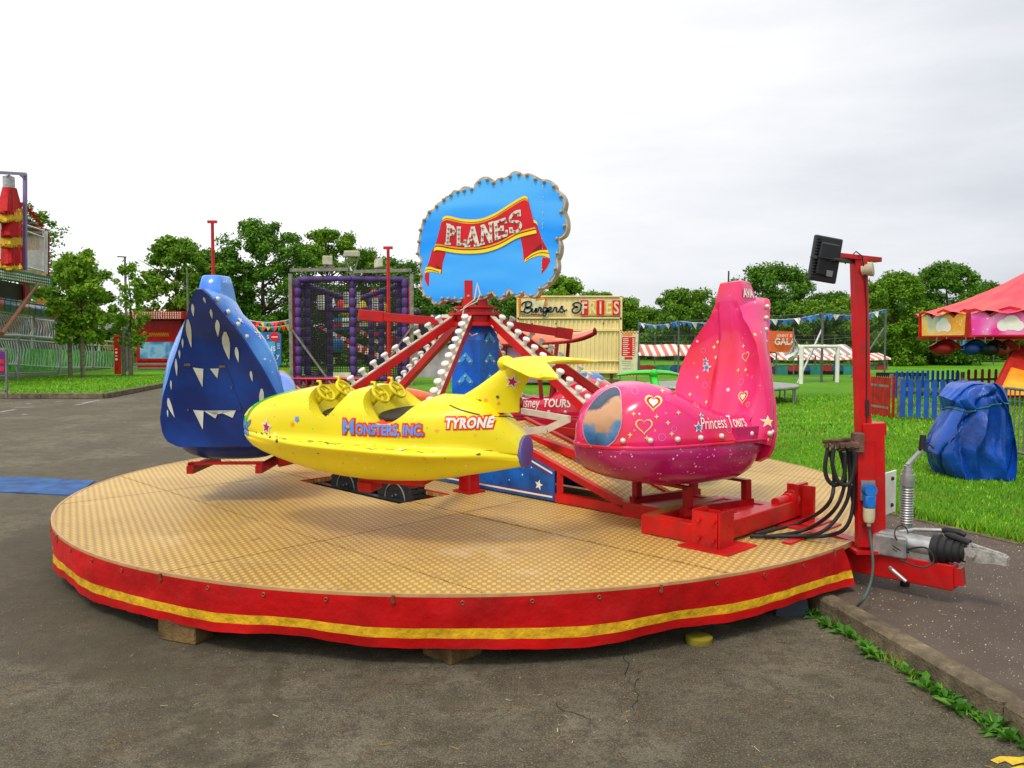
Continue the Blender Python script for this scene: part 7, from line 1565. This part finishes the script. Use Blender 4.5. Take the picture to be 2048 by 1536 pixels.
# tarpaulin covered machine, toy rainbow panel, metal barrier
TARP = M('blue_tarpaulin', (.006, .075, .42), .34, var=.3, scale=2.2, bmp=.5, bscale=16, coat=.15)
tarp = thing('covered_machine', 'machine wrapped in a crumpled blue tarpaulin tied with cord, on the grass', 'covered machine', (P(1945, 700, 9.1).x, 9.1, .1))
Y = 9.1; mb = MB(); prof_t = [(963, 1896, 1998), (950, 1880, 2008), (925, 1866, 2016), (900, 1857, 2018), (880, 1863, 2016), (855, 1876, 2012), (830, 1890, 2007), (815, 1898, 2002), (806, 1892, 2003), (796, 1888, 2002), (785, 1896, 1998), (774, 1906, 1990), (767, 1920, 1978), (764, 1945, 1960)]
_pt = prof_t; prof_t = []
for (y0_, a0_, b0_), (y1_, a1_, b1_) in zip(_pt, _pt[1:]):
    for q in range(3): prof_t.append((lerp(y0_, y1_, q/3), lerp(a0_, a1_, q/3), lerp(b0_, b1_, q/3)))
prof_t.append(_pt[-1])
rows = []; nA = 132
_rc = random.Random(21); CRS = [(_rc.uniform(0, 6.28), _rc.uniform(-.2, 1.1), _rc.uniform(-2.2, 2.2), _rc.uniform(.08, .30), _rc.uniform(.06, .24)*_rc.choice((1, 1, -1))) for _ in range(38)]
def crease(th, v_):
    s = 0
    for a, c_, k, w_, am in CRS:
        d = (th-a-k*(v_-c_)+math.pi) % (2*math.pi)-math.pi
        if abs(d) < w_: s += am*(1-abs(d)/w_)
    return s
for j, (py, xa, xb) in enumerate(prof_t):
    a, b_ = P(xa, py, Y), P(xb, py, Y); cx_, z = (a.x+b_.x)/2, a.z; hw = (b_.x-a.x)/2; row = []
    for k in range(nA):
        th = 2*math.pi*k/nA; low = 1-j/len(prof_t); fold = crease(th, j/len(prof_t))*(.35+.75*low)
        ex = lambda c: math.copysign(abs(c)**.75, c)
        row.append(V((cx_+ex(math.cos(th))*hw*(1-.5*abs(fold)), Y+ex(math.sin(th))*.36*(.75+.25*low)*(1+fold*1.6)-.10*(1-low)*0, max(.105, z+.03*math.sin(th*4+j/3)*(.3+low)*(j > 0)))))
    rows.append(row)
mb.rings(rows); mb.build('tarpaulin', TARP, tarp, 38)
mb = MB(); ring = rows[22]; mb.tube([p+(p-V((rows[22][0].x*.5+rows[22][66].x*.5, Y, p.z)))*.03+V((0, 0, .06*math.cos(2*math.pi*k/nA)+.02)) for k, p in enumerate(ring)], .007, 6, loop=True); mb.tube([P(2000, 800, Y), P(2060, 805, Y+.5)], .007, 6); mb.build('cord', M('green_cord', (.03, .20, .12), .6), tarp, 60)
t = thing('rainbow_panel', 'rainbow edged toy panel leaning behind the blue tarpaulin', 'toy panel', (P(2010, 700, 9.5).x, 9.5, .1)); cr_ = P(1960, 870, 9.5)
for k, c in enumerate(((.65, .02, .01), (.75, .30, .01), (.75, .6, .02), (.05, .4, .05))):
    mb = MB(); r0 = .375-k*.03; mb.tube([cr_+V((math.cos(a)*r0, 0, math.sin(a)*r0*1.15)) for a in [R(-15+i*9) for i in range(12)]], .016, 6); mb.build('rainbow_band', M('rainbow_%d' % k, c, .4), t, 60)
mb = MB(); mb.tube([cr_+V((.375+.05*math.sin(i*.5), 0, -.02-i*.04)) for i in range(9)], .018, 6); mb.lathe([(0, 0), (.36, 0), (.36, .02), (0, .02)], cr_+V((0, .05, 0)), (0, -1, 0), 24); mb.build('panel', M('panel_teal', (.10, .42, .42), .4), t, 60)
t = thing('steel_barrier', 'grey steel barrier with upright bars behind the tarpaulin at the right edge', 'barrier', (P(2040, 700, 9.8).x, 9.8, .1)); Y = 9.8; mb = MB(); ba, bb_ = P(2012, 776, Y+.8), P(2190, 782, Y-1.2); za = ba.z; bb_.z = za; mb.tube([ba, bb_], .02, 8); mb.tube([V((ba.x, ba.y, .22)), V((bb_.x, bb_.y, .22))], .02, 8)
for k in range(17): p = ba.lerp(bb_, k/16); mb.tube([p, V((p.x, p.y, .22))], .009 if k % 16 else .02, 6)
for k in (0, 16): p = ba.lerp(bb_, k/16); mb.bar((p.x, p.y-.3, .13), (p.x, p.y+.3, .13), .04, .03)
mb.build('bars', M('dull_galvanised', (.20, .20, .17), .6, metal=.3), t, 50)

# ---------------------------------------------------------------- chair ride on the right
CC = V((14.6, 22.2, 0)); CR = 3.05; z0, z1 = 1.80, 2.42; NP = 10; PH = R(18+9)
cr = thing('chair_ride', 'small swing chair ride with pink red pleated canopy and painted rounding boards', 'chair ride', CC)
va = lambda k: CC+V((math.cos(PH+2*math.pi*k/NP)*CR, math.sin(PH+2*math.pi*k/NP)*CR, 0))
PB1 = mat_mural('pink_board', [(.80, .005, .20), (.80, .05, .36), (.82, .25, .52), (.75, .01, .26)], .9); PB3 = mat_mural('flame_board', [(.70, .10, .01), (.85, .40, .03), (.80, .6, .2), (.10, .45, .65)], 1.1); PB2 = mat_mural('sky_board', [(.05, .35, .70), (.20, .55, .80), (.65, .75, .80), (.75, .15, .30)], .8)
for k in range(NP):
    a, b_ = va(k), va(k+1); mid = (a+b_)/2; u = (b_-a).normalized(); L_ = (b_-a).length; n_ = V((mid.x-CC.x, mid.y-CC.y, 0)).normalized(); u = V((-n_.y, n_.x, 0))
    tops = [(-.5, .10), (-.42, .13), (-.30, .05), (-.24, -.04), (-.12, .10), (0, .16), (.12, .10), (.24, -.04), (.30, .05), (.42, .13), (.5, .10)]
    ol = [(x*L_, z1-z0+dz) for x, dz in tops]; mb = MB(); f = [mid+u*x+V((0, 0, z0+z)) for x, z in ([(-.5*L_, 0)]+ol+[(.5*L_, 0)])[::-1]]; mb.prism(f, [p-n_*.05 for p in f]); bd = mb.build('rounding_board', RED, cr)
    mb = MB(); f = [mid+n_*.006+u*x*.93+V((0, 0, z0+.06+(z-.12)*.98)) for x, z in ([(-.48*L_, .12)]+ol+[(.48*L_, .12)])]; mb.poly(f); mb.build('painted_panel', [PB1, PB2, PB3][(k*2+(k//3)) % 3] if k not in (4, 5, 6, 7) else (PB3, PB1, PB2, PB1)[k-4], bd)
    mb = MB(); rs_ = random.Random(k)
    for i in range(12): x, z, s_ = rs_.uniform(-.44, .44)*L_, z0+rs_.uniform(.12, .5), rs_.uniform(.012, .035); flat(mb, at2(star2(s_, s_*.45, rs_.random()), x, z), (mid+n_*.008, u, V((0, 0, 1)), n_), .001)
    for c_, s_ in (((-.12, z0+.30), .15), ((.05, z0+.36), .19), ((.2, z0+.28), .13)): flat(mb, at2(fan2(circ(s_, 18)), c_[0], c_[1]), (mid+n_*.010+n_*.001*c_[0], u, V((0, 0, 1)), n_), .001+.001*s_)
    mb.build('painted_cloud', LETW, bd); mb = MB(); mb.bar(a+V((0, 0, z0)), a+V((0, 0, z1+.1)), .06, .06); mb.build('corner_strip', RED, bd)
mb = MB(); nn_ = 120; rows = []
for t_ in (0, .15, .4, .7, .92, 1):
    r = lerp(CR*1.0, .12, t_); z = lerp(z1+.02, 3.75, t_)-.16*math.sin(math.pi*t_); rows.append([CC+V((math.cos(2*math.pi*k/nn_)*r, math.sin(2*math.pi*k/nn_)*r, z+.05*(1-t_)*math.cos(2*math.pi*k/nn_*20))) for k in range(nn_)])
mb.rings(rows, False, True); mb.build('canopy', M('salmon_canopy', (.78, .10, .07), .5, col2=(.70, .04, .08), scale=1.5, bmp=.3, bscale=5), cr, 60)
mb = MB(); mb.lathe([(.0, z0-.06), (CR*.97, z0-.06), (CR*.99, z0+.02), (0, z0+.02)], CC, n=40); mb.build('underside', REDD, cr)
mb = MB(); mb.cyl(CC+V((0, 0, .1)), CC+V((0, 0, 3.7)), .28, n=16); mb.build('centre_post', REDD, cr, 50)
mb = MB(); mb.mi = 0
a, b_, c, d = P(2032, 690, 20.5), P(2060, 690, 20.5), P(2060, 795, 19.2), P(1981, 795, 19.2); mb.prism([a, b_, c, d], [p+V((0, .1, 0)) for p in (a, b_, c, d)]); mb.mi = 1; q = [P(2022, 735, 19.85), P(2060, 745, 19.8), P(2060, 790, 19.15), P(1996, 790, 19.15)]; mb.prism([p+V((0, -.09, 0)) for p in q], q); mb.build('leg_panel', [M('red_leg', (.42, .02, .012), .4), M('flame_yellow', (.78, .40, .02), .4, col2=(.7, .15, .01), scale=2)], cr)
for i, (px, py, sx, m_, lab) in enumerate(((1883, 693, .62, M('chair_red', (.30, .008, .012), .4), 'dark red hanging chair tied up leftmost under the chair ride boards'), (1940, 693, .55, M('chair_blue', (.008, .05, .22), .4), 'blue hanging chair tied up under the chair ride boards'), (1978, 694, .5, M('chair_black', (.012, .012, .016), .5), 'black hanging chair tied up between the blue and brown ones'), (2004, 694, .45, M('chair_brown', (.20, .03, .02), .5), 'brown hanging chair tied up beside the chair ride post'))):
    t = thing('swing_chair', lab, 'swing chair', P(px, py, 20.3), 0, 'tied up chairs of the chair ride'); c0 = P(px, py, 20.3); mb = MB(); rows = []
    for j in range(7): t_ = j/6; rows.append([c0+V((x*sx*1.15, y*.6, .02+.17*math.sin(math.pi*(x+.5))*(1-.35*t_)-.16*t_-.06*x)) for x, y in [(-.5+i_/9, (t_-.5)) for i_ in range(10)]])
    mb.sheet(rows); mb.sheet([[p-V((0, 0, .05)) for p in r] for r in rows]); mb.ball(c0+V((0, 0, -.05)), .24, 14, (sx*2.0, .9, .72)); mb.build('shell', m_, t, 60); mb = MB()
    for x in (-.2, .2): mb.tube([c0+V((x*sx, 0, .1)), V((c0.x+x*sx, c0.y, z0))], .012, 5)
    mb.build('chain', GREYS, t)
for px, m_, lab in ((1918, M('bar_blue', (.05, .25, .5), .4), 'pale blue chair bar'), (2028, M('bar_orange', (.6, .08, .01), .4), 'orange chair bar')):
    mb = MB(); mb.tube([P(px-7, 680, 20.2), P(px-8, 698, 20.2), P(px+9, 699, 20.2), P(px+10, 680, 20.2)], .03, 6); mb.build('safety_bar', m_, cr, 60)
Y = 80; t = thing('white_van', 'distant white van glimpsed under the chair ride', 'van', (P(1960, 700, Y).x, Y, 0)); mb = MB(); a, b_ = P(1946, 729, Y), P(1970, 716, Y); mb.box(((a.x+b_.x)/2, Y, (a.z+b_.z)/2+.3), (b_.x-a.x, 1.9, 1.5), 0, .15); mb.box((b_.x+.4, Y, a.z+.75), (.9, 1.8, .9), 0, .15); mb.build('body', WHITE, t)
mb = MB(); mb.box((b_.x+.5, Y-.95, a.z+1.1), (.5, .06, .35), 0); mb.build('window', BLACKM, t); mb = MB()
for x in (a.x+.4, b_.x+.4): mb.cyl((x, Y-.9, .4), (x, Y-.7, .4), .35, n=14)
mb.build('wheels', BLACK, t)
